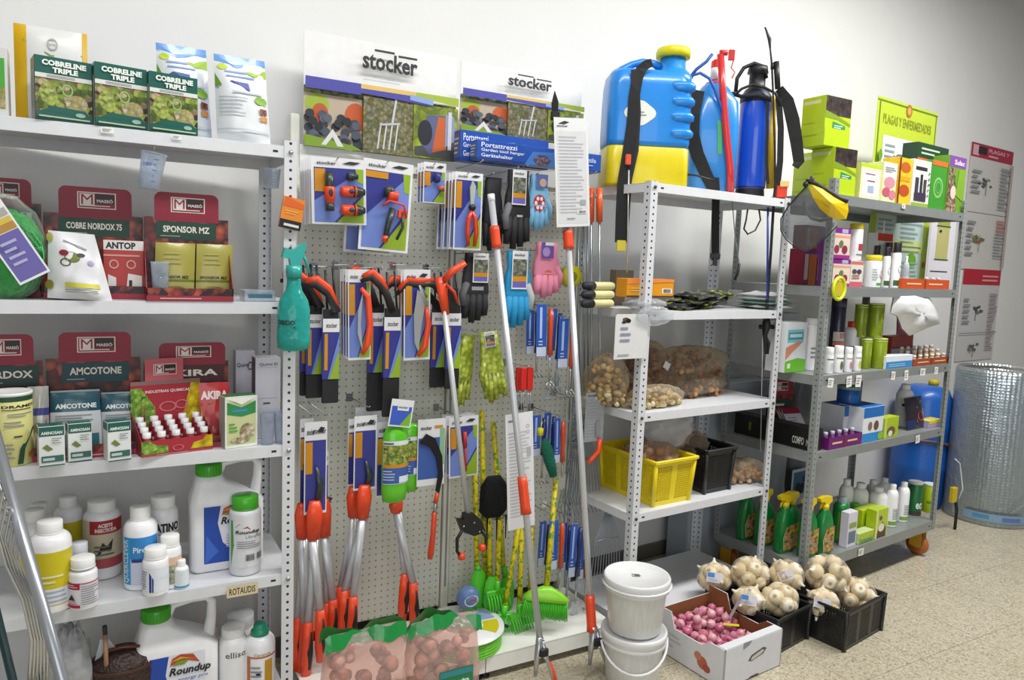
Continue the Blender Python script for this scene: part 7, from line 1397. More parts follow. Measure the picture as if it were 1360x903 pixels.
mc(1233, 1253, M1, 214, 'green_carton', 'green box with a pale ring emblem under the dark green top box', mat('3f8f2c', .4), [('o', .5, .45, .32, .22, mat('7ab868')), ('o', .5, .45, .2, .13, mat('6aa858')), ('r', 0, 1, .9, 1, mat('d86a2c'))], t=.02)
s_, t_, w_, h_ = FIT(MU, 1212, 1252, M1, 195, t=.11); 
mc(1212, 1252, M1, 193, 'compost_carton', 'dark green box with orange band standing behind the bottle and green boxes', mat('23402a', .4), [('r', 0, 1, .55, .78, mat('d8602a')), ('l', .1, .8, .82, .95, 2, mat('b8c8b0')), ('r', 0, 1, 0, .55, mat('3a4a2a'))], t=.13)
mc(1255, 1277, M1, 208, 'rose_food_carton', 'purple-topped box with a gardener picture at the right end of the trolley top', mat('6a9a2c', .4), [('r', 0, 1, .8, 1, mat('7a4a96')), ('t', 'Sulac', .3, .9, .85, .94, mat('e8e0ee'), .02), ('p', [(0, 0), (0, .78), (.35, .78), (.5, .4), (.6, 0)], photo('gardener', ['8a5a4a', 'c9a890', '4a3a30', '7a9a4a'], 70)), ('c', .35, .35, .16, .12, mat('e0c4b8')), ('p', [(.5, .3), (.6, .78), (1, .78), (1, .2)], mat('7aa42c'))], t=.02)
liptag(MU, 1200, M1, .03, .02, 'white price label on the top trolley shelf lip', drop=.002); 
# posters
def poster(fn, u0, u1, vt, vb, name, label, base, ops, th=.002, rzz=0, lean=0):
    um, vm = (u0+u1)/2, (vt+vb)/2; a, b_ = fn(u0, vm), fn(u1, vm); t_, c_ = fn(um, vt), fn(um, vb); W = (b_-a).length; H = (t_-c_).length
    mb = MB(); mb.box(-W/2, W/2, -th, 0, 0, H, mat(base, .4) if isinstance(base, str) else base); mb.art(ops, flat(-W/2, W/2, -th, 0, H)); o = mb.build(name); o.location = c_; d = b_-a; o.rotation_euler = (lean, 0, math.atan2(d.y, d.x)); return tag(o, label, 'poster')
fw = plane_fn(WALL.w(0, -.006, 0), WALL.V); fb = plane_fn(MU.w(0, .40, 0), MU.V)
CHT = [('l', .05, .3, .55, .68, 5, GREYT), ('l', .72, .96, .5, .7, 7, GREYT), ('l', .72, .96, .2, .45, 8, mat('a89890')), ('l', .05, .3, .22, .4, 5, GREYT)]
def plant(cx, cz, s, col, seed, asp=.5):
    rd = random.Random(seed); o = []
    for i in range(12): a = rd.uniform(.3, 2.8); r_ = rd.uniform(.3, 1)*s; o.append(('c', cx+cos(a)*r_*1.0, cz+sin(a)*r_*asp, s*.16, s*.1*asp*2*.6, mat(rd.choice(col), .6)))
    o.append(('r', cx-.006, cx+.006, cz-s*.3, cz+s*.4, mat(col[0], .6))); return o
poster(plane_fn(MU.w(0, .42, 0), MU.V), 1156, 1237, 138, 262, 'pest_poster', 'lime green framed poster of plant pests standing at the back of the trolley top', 'b9cc3a', [('r', .0, 1, .955, .975, mat('5f7a2a')), ('r', .03, .05, 0, .96, mat('5f7a2a')), ('r', .97, .985, 0, .96, mat('5f7a2a')), ('r', .12, .92, 0, .62, mat('dce4e0')), ('t', 'PLAGAS Y ENFERMEDADES', .1, .9, .74, .84, mat('8a962a'), .02), ('c', .5, .93, .05, .07, mat('a86a30')), ('c', .5, .93, .03, .04, mat('d0a050')), ('l', .16, .34, .2, .55, 6, mat('8a9a9a')), ('l', .52, .9, .15, .5, 6, mat('9aa8a8'))]+plant(.4, .4, .1, ['5a6a5a', '7a8a7a', '4a5a4a'], 2)+plant(.4, .2, .1, ['6a7a6a', '8a6a5a'], 3)+[('c', .07, .4, .03, .06, mat('6a9a2c')), ('c', .07, .12, .03, .06, mat('b88a4a'))])
s_ = .9
poster(fw, 1274, 1331, 195, 358, 'pest_chart', 'tall wall chart of plant diseases with dark red header, beside the trolley', 'cfcbc6', [('r', 0, 1, .89, 1, mat('a82840')), ('r', .04, .18, .905, .985, mat('d8a8b0')), ('r', .16, .36, .92, .98, mat('2a2224')), ('t', 'PLAGAS Y', .4, .9, .945, .975, mat('e0b0b8'), .02), ('l', .4, .7, .9, .935, 1, mat('d8a0a8')), ('r', .0, 1, .455, .46, GREYT)]+plant(.4, .66, .2, ['5a6458', '7c867a', '444e44'], 5, .4)+plant(.35, .2, .2, ['6a7a4a', 'a84a30', '5a6a4a', '8a8a5a'], 6, .45)+[('l', .72, .97, .3, .42, 4, mat('b86a5a')), ('l', .7, .97, .1, .3, 8, GREYT), ('l', .7, .97, .5, .85, 12, GREYT), ('l', .04, .25, .6, .8, 5, GREYT), ('l', .04, .25, .1, .4, 6, GREYT), ('r', .93, .99, .02, .88, mat('b8a8a0'))])
poster(fw, 1268, 1318, 360, 478, 'pest_chart', 'lower wall chart with bright red header, half hidden behind the foil drum and trolley', 'c8c6c6', [('r', 0, 1, .83, 1, mat('b41c2c')), ('l', .5, .95, .86, .95, 2, mat('e0a0a0'))]+plant(.4, .5, .2, ['4a5448', '6a746a', '343e34'], 7, .6)+plant(.4, .1, .2, ['4a544a', '6a746a'], 8, .5)+[('l', .72, .95, .1, .75, 14, mat('a08a90')), ('r', 0, 1, .3, .31, GREYT), ('l', .04, .25, .4, .7, 5, GREYT)])
# shelf 2
fm = plane_fn(MU.w(0, .36, 0), MU.V)
poster(fm, 1150, 1229, 283, 372, 'pest_poster', 'lime framed information poster at the back of the second trolley shelf', 'c0d4cc', [('r', 0, .09, 0, 1, mat('a8c02c')), ('r', .9, 1, 0, 1, mat('a8c02c')), ('l', .5, .88, .4, .95, 8, mat('8aa4a8')), ('r', .1, .9, .42, .6, mat('c8d890')), ('c', .72, .3, .09, .12, mat('6aa82c')), ('l', .12, .4, .7, .9, 3, mat('8aa4a8')), ('c', .95, .25, .03, .05, mat('b84a2c')), ('l', .5, .88, .05, .3, 4, mat('9ab0b0'))])
poster(plane_fn(MU.w(0, .30, 0), MU.V), 1229, 1262, 285, 380, 'catalogue_sheet', 'white sheet with an olive panel standing at the right of the second trolley shelf', 'dcdae2', [('r', .25, .75, .38, .96, mat('b8b474')), ('r', .25, .75, .84, .96, mat('a0ac50')), ('r', .22, .78, .82, .84, mat('4a5a3a')), ('r', .22, .78, .36, .38, mat('4a5a3a')), ('c', .38, .76, .05, .02, INK), ('r', .1, .8, .2, .212, INK)])
ORP = [('r', 0, 1, 0, .14, mat('8a1c4a')), ('r', 0, 1, .86, 1, mat('6a2a7a')), ('r', .25, .65, 0, .86, mat('d8701c')), ('r', .0, .2, .14, .86, mat('d0c4c8')), ('r', .72, 1, .14, .86, mat('c8a0a0'))]
mc(1066, 1090, M2, 331, 'slug_bait_box', 'orange and crimson box behind the left front post on the second trolley shelf, lower one', mat('8a1c3a', .4), ORP, t=.22, dep=.08)
h_ = FIT(MU, 1066, 1090, M2, 331, t=.22)[3]; s_, t_, w_, h2 = FIT(MU, 1070, 1092, M2+h_, 300, t=.22); mb = MB(); mb.box(-w_/2, w_/2, 0, .07, 0, h2, mat('8a1c3a', .4), .001); mb.art(ORP, flat(-w_/2, w_/2, 0, 0, h2)); o = mb.build('slug_bait_box'); o.location = MU.w(s_, t_, M2+h_+.001); o.rotation_euler = (0, 0, MU.a); tag(o, 'orange and crimson box stacked on another behind the black mesh visor', 'box')
FRU = [('r', 0, 1, .82, 1, PUR), ('r', .5, .85, .84, .97, mat('b8a8d8')), ('r', 0, 1, 0, .82, mat('e0d0c0')), ('r', 0, 1, .68, .76, mat('e0a080')), ('c', .25, .3, .14, .14, mat('9a2a4a')), ('c', .7, .3, .16, .14, mat('8a2a4a')), ('c', .48, .48, .12, .12, mat('6a7a4a')), ('r', 0, 1, 0, .12, mat('a02a8a'))]
def stk(z, n, u0, u1, vts, t, lab, dep=.07):
    zz = z
    for i in range(n):
        s_, t_, w_, h_ = FIT(MU, u0, u1, zz, vts[i], t=t); mb = MB(); mb.box(-w_/2, w_/2, 0, dep, 0, h_, mat('7a2a86', .4), .001); mb.art(FRU, flat(-w_/2, w_/2, 0, 0, h_)); o = mb.build('plant_food_box'); o.location = MU.w(s_, t_, zz+.0005); o.rotation_euler = (0, 0, MU.a); tag(o, lab[i], 'box'); zz += h_+.001
    return zz
stk(M2, 2, 1104, 1127, [344, 303], .03, ['purple and cream fruit picture box right of the front post, lower of two', 'purple and cream fruit picture box right of the front post, upper of two'])
mc(1128, 1144, M2, 347, 'plant_food_box', 'narrow cream box with pink bands right of the purple fruit boxes, lower', mat('e0d8c8', .4), [('r', 0, 1, .88, 1, mat('c8706a')), ('c', .3, .6, .2, .1, mat('4a4a5a')), ('c', .7, .6, .2, .1, mat('4a3a5a')), ('r', 0, 1, .0, .2, mat('c85a6a')), ('l', .1, .9, .3, .5, 2, mat('a05a5a'))], t=.04)
h_ = FIT(MU, 1128, 1144, M2, 347, t=.04)[3]
bottle(MU, 1127, 1145, M2+h_+.001, 297, 'yellow_capped_jar', 'white jar with yellow lid standing on the narrow cream box', 'jar', [('r', .3, .9, .3, .6, mat('a83a4a')), ('l', .2, .8, .05, .2, 1, GREYT)], t=.04, cap=mat('c9b81c', .4), cr_=.48, ch=.14, sh=.05, lab=(.1, .7))
bottle(MU, 1148, 1170, M2, 339, 'yellow_capped_jar', 'white jar with yellow lid and red berry picture, standing on the trolley shelf', 'jar', [('c', .6, .5, .14, .2, mat('a82c3a')), ('l', .1, .4, .2, .8, 5, mat('9ab0b0')), ('r', .3, 1, 0, .1, GREENC)], t=.02, cap=mat('d8c81c', .4), cr_=.48, ch=.16, sh=.05, lab=(.08, .72))
for i, (u0, u1, vt, t_, c_) in enumerate(((1172, 1182, 328, .05, '2a2226'), (1184, 1196, 322, .03, '2a2226'), (1158, 1168, 326, .12, '3a2c30'), (1174, 1184, 322, .16, '3a2c30'))):
    bottle(MU, u0, u1, M2, vt, 'spray_concentrate_bottle', ['slim white bottle with black cap right of the yellow-lidded jar', 'taller white bottle with black cap left of the orange tray', 'black-capped bottle behind the yellow-lidded jar', 'black-capped bottle at the back, behind the two slim white ones'][i], 'bottle', [('r', 0, 1, 0, .2, mat('3a5a2a')), ('c', .5, .6, .2, .15, mat('a8acb0'))], t=t_, cap=mat(c_, .4), cr_=.42, ch=.22, lab=(.05, .65))
rt = bottle(MU, 1166, 1176, M2, 293, 'funnel_bottle', 'white pointed nozzle bottle rising behind the black-capped bottles', 'bottle', [], t=.26, cr_=.12, ch=.3, sh=.3, capshape=1)
mc(1160, 1180, M2, 310, 'red_label_box', 'white box with red band behind the black-capped bottles', mat('dcdcd8', .4), [('r', 0, 1, .86, 1, mat('c03a1c')), ('r', .1, .9, .6, .8, mat('a8c0b8'))], t=.2, dep=.05)
bottle(MU, 1198, 1207, M2, 340, 'clear_bottle', 'small clear bottle left of the orange tray', 'bottle', [], t=.05, body=clear('btl', 'dfe8ee', .45), cr_=.2, ch=.2, sh=.25)
def traybox(u0, u1, z, vt, t, label, c='c8501c', dep=.07):
    s_, t_, w_, h_ = FIT(MU, u0, u1, z, vt, t=t); rt = thing('display_tray', label, 'tray', MU.w(s_, t_, z), MU.a); m_ = mat(c, .4); mb = MB(); mb.box(-w_/2, w_/2, 0, dep, 0, .002, m_)
    for a in ((-w_/2, w_/2, 0, .002), (-w_/2, w_/2, dep-.002, dep), (-w_/2, -w_/2+.002, .002, dep-.002), (w_/2-.002, w_/2, .002, dep-.002)): mb.box(a[0], a[1], a[2], a[3], .002, h_, m_)
    mb.art([('l', .1, .4, .3, .7, 1, mat('e8c0a0')), ('l', .55, .85, .3, .7, 1, mat('e8c0a0')), ('r', .46, .49, 0, 1, mat('8a3a18'))], flat(-w_/2, w_/2, 0, 0, h_)); mb.build('tray', rt); return rt, w_, h_
rt, w_, h_ = traybox(1197, 1260, M2, 371, .015, 'long orange cardboard tray at the right front of the second trolley shelf')
TB = None
def tiny(U, x, y, z, rt, label, group, r=.012, h=.036, cap='d8dadc', body='c9c4b8'):
    loc = rt.location+U.U*x+U.V*y+Vector((0, 0, z)); o = thing('dose_bottle', label, 'bottle', loc, 0, group); mb = MB(); mb.lathe([(r*.9, 0), (r, .002), (r, h*.62), (r*.7, h*.72)], mat(body, .4), 12); mb.build('bottle_body', o); mb = MB(); mb.lathe([(r*.8, h*.7), (r*.82, h*.98), (r*.7, h)], mat(cap, .35), 12); mb.build('screw_cap', o); return o
o = None
for i in range(3):
    l = MU.U*(w_*(.62+.13*i-.5))+MU.V*.03+Vector((0, 0, .003))
    if not o: o = tiny(MU, w_*.12, .03, .003, rt, 'tiny pale dose bottle standing in the long orange tray', 'dose bottles in the orange tray', r=.012, h=.055, cap='c9ccd0')
    else: copy_tree(o, loc=rt.location+l)
# visor
n_ = Vector((-.75, -.66, 0)); VP = MU.w(-.06, -.03, 1.8); fv = plane_fn(VP, n_); b_ = fv(1082, 285)
rt = thing('face_shield', 'face shield with bright yellow brow guard and black mesh visor hanging at the trolley corner', 'face shield', b_, 0); q = lambda u, v, k=0: fv(u, v, k)-b_
def sheet(mb, pts, n_, th, m, bulge=0, cen=None):
    P = [q(*p) for p in pts]; c_ = sum(P, Vector())/len(P)+Vector(n_)*bulge; k = len(P); V = P+[c_]+[p-Vector(n_)*th for p in P]+[c_-Vector(n_)*th]
    mb.add(V, [(i, (i+1) % k, k) for i in range(k)]+[(k+1+(i+1) % k, k+1+i, 2*k+1) for i in range(k)]+[(i, k+1+i, k+1+(i+1) % k, (i+1) % k) for i in range(k)], m, False)
mb = MB(); sheet(mb, [(1074, 242), (1090, 247), (1108, 260), (1126, 270), (1127, 280), (1124, 291), (1112, 292), (1100, 287), (1088, 276), (1079, 262)], n_, .004, mat('e8c40c', .3, coat=.4), .05); mb.build('brow_guard', rt)
mb = MB(); sheet(mb, [(1072, 247), (1058, 262), (1046, 276), (1038, 292), (1038, 305), (1045, 317), (1058, 328), (1070, 333), (1080, 328), (1095, 315), (1108, 300), (1104, 290), (1090, 278), (1080, 262)], n_, .001, clear('mesh', 'c4c6c8', .10, .6), .03); mb.build('mesh_visor', rt)
mb = MB(); mb.tube([q(u, v, .004) for u, v in ((1072, 246), (1058, 261), (1046, 275), (1037, 291), (1037, 306), (1044, 318), (1057, 329), (1070, 334), (1082, 329), (1097, 315), (1112, 300))], .0028, BLACK, 6); mb.build('visor_rim', rt)
mb = MB(); mb.tube([q(u, v, -.02) for u, v in ((1068, 268), (1070, 280), (1078, 290), (1090, 293), (1102, 290))], .0075, BLACK, 8); mb.tube([q(u, v, .0) for u, v in ((1070, 240), (1084, 244), (1100, 254), (1116, 264), (1126, 268))], .010, mat('1a1a1c', .6), 8); mb.ball(q(1070, 245, .01), .012, BLACK, 10, 8); mb.tube([q(1079, 234), q(1078, 243)], .009, mat('4a3a36', .6), 8); mb.build('head_harness', rt)
mb = MB(); mb.art([('p', [(.3, .5), (.42, .42), (.6, .3), (.45, .38)], INK)], lambda x, z, o: tuple(q(1074+50*x, 292-50*z, .045+o))); mb.build('logo_mark', rt)
# yellow ear-muff / tape
fx = plane_fn(MU.w(0, -.012, 0), MU.V); b_ = fx(1111, 383); rt = thing('tape_measure', 'neon yellow oval reel hanging on the trolley lip over the dark spray can', 'reel', b_, MU.a); r_ = (fx(1122, 383)-fx(1101, 383)).length/2; hh = (fx(1111, 365)-fx(1111, 400)).length/2
mb = MB(); mb.tube([(r_*.72*cos(a), -.012, hh*.82*sin(a)) for a in [i*pi/10 for i in range(20)]], .0075, mat('dce818', .35, coat=.3), 10, closed=True); mb.build('ring', rt)
mb = MB(); mb.poly([(r_*.5*cos(a), hh*.6*sin(a)) for a in [i*pi/10 for i in range(20)]], -.014, -.006, mat('c8b42c', .4)); mb.build('centre', rt)
# shelf 3
mc(1041, 1068, M3, 428, 'fungicide_carton', 'white, blue and green box seen between the white post and the trolley post', mat('dfe3e6', .4), [('r', .05, .85, .6, .86, mat('7ac0cc')), ('r', .1, .8, .66, .8, mat('3a8a98')), ('r', .15, .75, .7, .77, mat('b8dce0')), ('p', [(0, .25), (0, .5), (.6, .62), (.8, .6), (.3, .4)], mat('d08a6a')), ('p', [(0, 0), (0, .22), (.6, .28), (1, .24), (1, 0)], mat('6ab82c')), ('r', .1, .25, .08, .18, mat('d8f0c8'))], t=.13, dep=.1, top=mat('c9ccd0'))
mc(1038, 1057, M3, 416, 'white_carton', 'plain grey-white carton at the back left of the third trolley shelf', mat('b9bcc0', .5), [], t=.3, dep=.1)
bottle(MU, 1068, 1084, M3, 422, 'white_jar', 'tall stack-like white jar just left of the trolley front post', 'jar', [('l', .2, .8, .2, .7, 3, GREYT)], t=.12, cr_=.46, ch=.12, sh=.04)
can(MU, 1102, 1121, M3, 396, 'aerosol_can', 'tall dark blue spray can under the neon yellow reel', 'spray can', mat('1c1c34', .35, coat=.3), [('r', 0, 1, .45, .6, mat('c9b8b0')), ('t', 'STOP', .3, .8, .5, .58, mat('a82c3a'), .03), ('r', 0, 1, .38, .44, mat('b86a5a')), ('c', .6, .15, .14, .1, mat('c88a3a'))], t=.10, lid=mat('1c1c34', .35), lidh=.12)
bottle(MU, 1120, 1142, M3, 427, 'wasp_bait_bottle', 'white bottle with red cap and dark band behind the white jars', 'bottle', [('r', 0, 1, .3, .7, mat('2a2440')), ('r', .5, .8, .38, .6, mat('d0c8d8'))], t=.11, cap=mat('d8381c', .4), cr_=.3, ch=.12, sh=.12, lab=(.15, .6))
for i, (u0, u1, vt, l) in enumerate(((1095, 1107, 461, 'white jar with narrow black line, leftmost in the front row of the third trolley shelf'), (1107, 1120, 459, 'white jar with olive picture, second in the front row of the third trolley shelf'), (1121, 1132, 461, 'white jar with pink print, third in the front row of the third trolley shelf'), (1133, 1144, 460, 'white jar with yellow-green print left of the green tins'))):
    bottle(MU, u0, u1, M3, vt, 'fertiliser_jar', l, 'jar', [('r', 0, 1, .84, .9, INK if i < 2 else GREYT), ('c', .4, .4, .12, .3, mat(['c9ccd0', '6a6a3a', 'c88a90', 'c9c84a'][i])), ('c', .7, .4, .12, .3, mat(['c9ccd0', '7a7a4a', 'c8a0a0', 'a8b84a'][i]))], t=.02, cr_=.46, ch=.3, sh=.04, lab=(.06, .62))
GT = mat('8aa01c', .35, .15, coat=.3); hcan = FIT(MU, 1144, 1157, M3, 450, t=.05)[3]
for i, (u0, u1, z, vt, t_, l) in enumerate(((1143, 1157, M3, 450, .05, 'lower left'), (1158, 1177, M3, 449, .02, 'lower right'), (1135, 1151, M3+hcan+.001, 404, .09, 'upper left'), (1153, 1173, M3+hcan+.001, 403, .05, 'upper right'))):
    can(MU, u0, u1, z if i < 2 else M3+hcan+.001, vt, 'olive_green_tin', 'olive green tin, %s of the four stacked on the third trolley shelf' % l, 'tin', GT, [('c', .5, .6, .12, .14, mat('b8c84a')), ('c', .6, .14, .25, .12, mat('6a4a2a')), ('r', 0, 1, .93, .95, mat('c9d080'))], t=t_, lid=mat('c9d48a', .4), lidh=.03)
mc(1176, 1211, M3, 472, 'blue_white_box', 'low white and blue box at the front of the third trolley shelf', mat('dfe6ee', .4), [('r', 0, 1, 0, .55, mat('3a8ac8')), ('l', .1, .9, .1, .4, 2, mat('a8d0e8'))], t=.01, dep=.06, side=[('r', 0, 1, 0, 1, mat('e4e4e8'))])
mc(1182, 1210, M3, 446, 'red_carton', 'dark red and clear box under the white plastic bag', mat('8a3428', .4), [('r', 0, 1, 0, .55, mat('8a96a8')), ('r', 0, 1, .55, .62, mat('6a2420'))], t=.1, dep=.06)
rt, w_, h_ = traybox(1213, 1262, M3, 475, .01, 'orange-brown tray of little cream bottles at the right front of the third trolley shelf', '9a4a24', .12)
rt, w3, h3 = rt, w_, h_; o = None
for j in range(3):
    for i in range(6):
        l = rt.location+MU.U*(w3*(-.5+.1+.16*i))+MU.V*(.02+.033*j)+Vector((0, 0, .003+.018*j)); lab = 'little cream bottle with white cap in the %s row of the orange-brown tray' % ['front', 'middle', 'back'][j]; g = 'cream bottles in the tray, row %d' % (j+1)
        if not o: o = tiny(MU, w3*(-.4), .02, .003, rt, lab, g, r=.0125, h=.05, cap='e0dcd8', body='c9a880')
        else: copy_tree(o, loc=l, label=lab, group=g)
P = MU.w(MU.s(1217, -.01, 1.3), .055, 1.30); fx2 = plane_fn(MU.w(0, .02, 0), MU.V); b_ = fx2(1215, 445); rt = thing('plastic_bag', 'crumpled white plastic bag hanging from the second trolley shelf', 'bag', b_, 0); q2 = lambda u, v, k=0: fx2(u, v, k)-b_
mb = MB(); rd = random.Random(4); ol = [(1188, 390), (1210, 389), (1232, 392), (1240, 404), (1246, 418), (1249, 430), (1236, 434), (1222, 440), (1208, 446), (1198, 436), (1192, 420), (1183, 416), (1186, 402)]
nV = MU.V; P = [q2(u, v) for u, v in ol]; k = len(P); c_ = sum(P, Vector())/k; V = []; F = []
for L_, (sc, off) in enumerate(((1, 0), (.75, -.03), (.45, -.045), (.12, -.04))):
    for i in range(k): V.append(c_+(P[i]-c_)*sc+nV*(off+rd.uniform(-.012, .012)*(L_ > 0)))
for L_ in range(3):
    for i in range(k): F.append((L_*k+i, L_*k+(i+1) % k, (L_+1)*k+(i+1) % k, (L_+1)*k+i))
F.append(tuple(3*k+i for i in range(k))); mb.add(V, F, mat('e2e3e4', .35, coat=.3), True); mb.add([v+nV*.006 if i < k else v-2*nV*(v-c_).dot(nV)*.6+nV*.01 for i, v in enumerate(V)], [f[::-1] for f in F], mat('e2e3e4', .35, coat=.3), True); mb.build('bag_body', rt)
mc(1190, 1212, M3, 388, 'maroon_sheet', 'maroon leaflet leaning behind the green tins and white bag', mat('6a2434', .4), [('c', .5, .7, .25, .12, mat('a87a84'))], t=.3, dep=.005, lean=.05)
for i, (u, z_, d) in enumerate(((1104, M3, .0), (1128, M3, 0), (1141, M3, 0), (1187, M3, 0), (1204, M3, 0), (1226, M3, 0), (1244, M3, 0), (1219, M4, 0), (1144, M5, .004))):
    liptag(MU, u, z_, (.042, .042, .045, .035, .035, .05, .035, .04, .045)[i], (.042, .05, .055, .04, .05, .035, .035, .04, .035)[i], 'white price card ' + ['leftmost on the third trolley shelf lip, under the first white jars', 'second on the third trolley shelf lip', 'third on the third trolley shelf lip, left of the green tins', 'under the blue and white low box on the third trolley shelf', 'hanging lower between the blue box and the bottle tray', 'under the left half of the cream bottle tray', 'under the right half of the cream bottle tray', 'on the fourth trolley shelf lip above the blue barrel', 'on the bottom trolley shelf lip below the lime boxes'][i], drop=.012, rz=(.1, -.08, .05)[i % 3], name='price_card')
# shelf 4
s_, t_, w_, h_ = FIT(MU, 1036, 1068, M4, 505, t=.26)
rt = thing('counter_display', 'red tomato display with packets on the fourth trolley shelf, seen between the two units', 'display box', MU.w(.165, .17, M4), MU.a-.25)
mb = MB(); w_ = .17; mb.box(-w_/2, w_/2, .15, .153, 0, h_*.72, TOM); mb.art([('r', .1, .9, .62, .88, mat('1c3a30')), ('l', .15, .85, .68, .82, 1, mat('c8c8a0'))], flat(-w_/2, w_/2, .15, 0, h_*.72)); mb.build('back_board', rt)
mb = MB(); mb.poly(roundtab(-w_*.4, w_*.4, h_*.72, h_, .02), .15, .153, DRED); mb.art(mlogo(.25, .75, .25, .8), flat(-w_*.4, w_*.4, .15, h_*.72, h_)); mb.build('header_tab', rt)
mb = MB(); mb.box(-w_/2, w_/2, -.06, .15, 0, .05, TOM); mb.box(-w_/2-.002, -w_/2, -.06, .15, 0, .09, BLACK); mb.build('tray', rt)
for i in range(3):
    mb = MB(); mb.box(-.05, .05, -.003, 0, 0, .11, mat('c9c4c8', .4)); mb.art([('r', 0, 1, .75, 1, mat('8a1c3a')), ('l', .1, .9, .1, .6, 4, GREYT)], flat(-.05, .05, -.003, 0, .11)); o = mb.build('leaflet_packet'); o.location = rt.matrix_basis @ Vector((.01*i, .02+.035*i, .055)); o.rotation_euler = (-.7, 0, MU.a-.25); tag(o, 'grey-white packet with crimson head leaning in the trolley display, %s of three' % ['front', 'middle', 'rear'][i], 'packet')
mb = MB(); mb.box(0, .075, 0, .42, 0, .10, mat('141414', .4), .001); mb.art([('t', 'COMPO', .76, .9, .2, .55, mat('c9c9c0'), .02), ('t', 'N.', .93, .98, .2, .5, mat('c9c9c0'), .02), ('r', .2, .23, .3, .7, mat('6a6a1c'))], sideL(0, 0, .42, 0, .10)); o = mb.build('black_carton'); o.location = MU.w(.034, .03, M4); o.rotation_euler = (0, 0, MU.a); tag(o, 'long low black box along the left end of the fourth trolley shelf', 'box')
can(MU, 1112, 1142, M4+.118, 512, 'feed_drum', 'round blue tub with yellow patch standing on the blue and white boxes', 'tub', mat('1c5aa4', .35, coat=.3), [('r', .6, .9, .1, .9, mat('a8a01c')), ('r', .2, .5, .3, .8, mat('2a7ac8'))], t=.10, lid=mat('8aa89a', .4), lidh=.12)
BW = [('r', 0, 1, .7, 1, mat('1f6ab8')), ('r', 0, 1, 0, .25, mat('2a8ad0')), ('c', .35, .45, .1, .13, mat('8a6a4a')), ('c', .65, .45, .12, .14, mat('6a4a3a')), ('c', .9, .12, .15, .12, mat('8ab83a'))]
mc(1144, 1171, M4, 540, 'feed_carton', 'blue and white box with brown animals, right one under the round blue tub', mat('dfe4ea', .4), BW, t=.015, dep=.13, top=mat('1f6ab8'))
mc(1118, 1143, M4, 538, 'feed_carton', 'blue and white box behind the purple bottle display, left one under the round blue tub', mat('dfe4ea', .4), BW, t=.09, dep=.12, top=mat('1f6ab8'))
rt, w_, h_ = traybox(1100, 1144, M4, 578, .01, 'purple display tray with a white stripe and little lilac bottles on the fourth trolley shelf', '6a1c6a', .075)
o = None
for i in range(5):
    l = rt.location+MU.U*(w_*(-.4+.2*i))+MU.V*.035+Vector((0, 0, .003)); 
    if not o: o = tiny(MU, w_*-.4, .035, .003, rt, 'little lilac-white bottle in the purple display tray', 'lilac bottles in the purple tray', r=.012, h=.07, cap='c9c4d4', body='7a3a86')
    else: copy_tree(o, loc=l)
mc(1173, 1192, M4, 554, 'bird_seed_box', 'small lime green box with an animal picture on the fourth trolley shelf', mat('a8c020', .4), [('c', .5, .3, .3, .25, mat('6a5a3a')), ('c', .45, .2, .15, .15, mat('e0e0d8')), ('r', 0, .15, 0, 1, mat('c9d06a'))], t=.015, dep=.05)
bottle(MU, 1190, 1212, M4, 510, 'pool_chemical_jug', 'large white bottle with red and green print standing behind the lime box', 'bottle', [('r', 0, 1, .8, .92, INK), ('c', .85, .8, .1, .1, mat('c82c3a')), ('r', .3, .9, .2, .5, mat('a8d0c8')), ('l', .2, .9, .1, .6, 5, GREYT)], t=.09, cr_=.26, ch=.12, sh=.2, lab=(.08, .6))
pouch(MU, 1209, 1232, M4, 528, 'dark_pouch', 'black and red pouch leaning at the right of the large white bottle', 'pouch', mat('221a24', .35, coat=.3), [('p', [(.5, .2), (.5, .7), (1, .6), (1, .2)], mat('d8ccd0')), ('c', .7, .4, .2, .15, mat('a83a3a')), ('r', 0, .4, 0, .3, mat('1c2a5a'))], t=.04, T=.03, lean=.15, top=0, skew=-.1)
mc(1233, 1250, M4, 558, 'lilac_box', 'small lilac box with yellow top at the right end of the fourth trolley shelf', mat('a89ac0', .4), [('r', 0, 1, .6, 1, mat('d8c81c'))], t=.03, dep=.06, top=mat('d8c81c', .4))
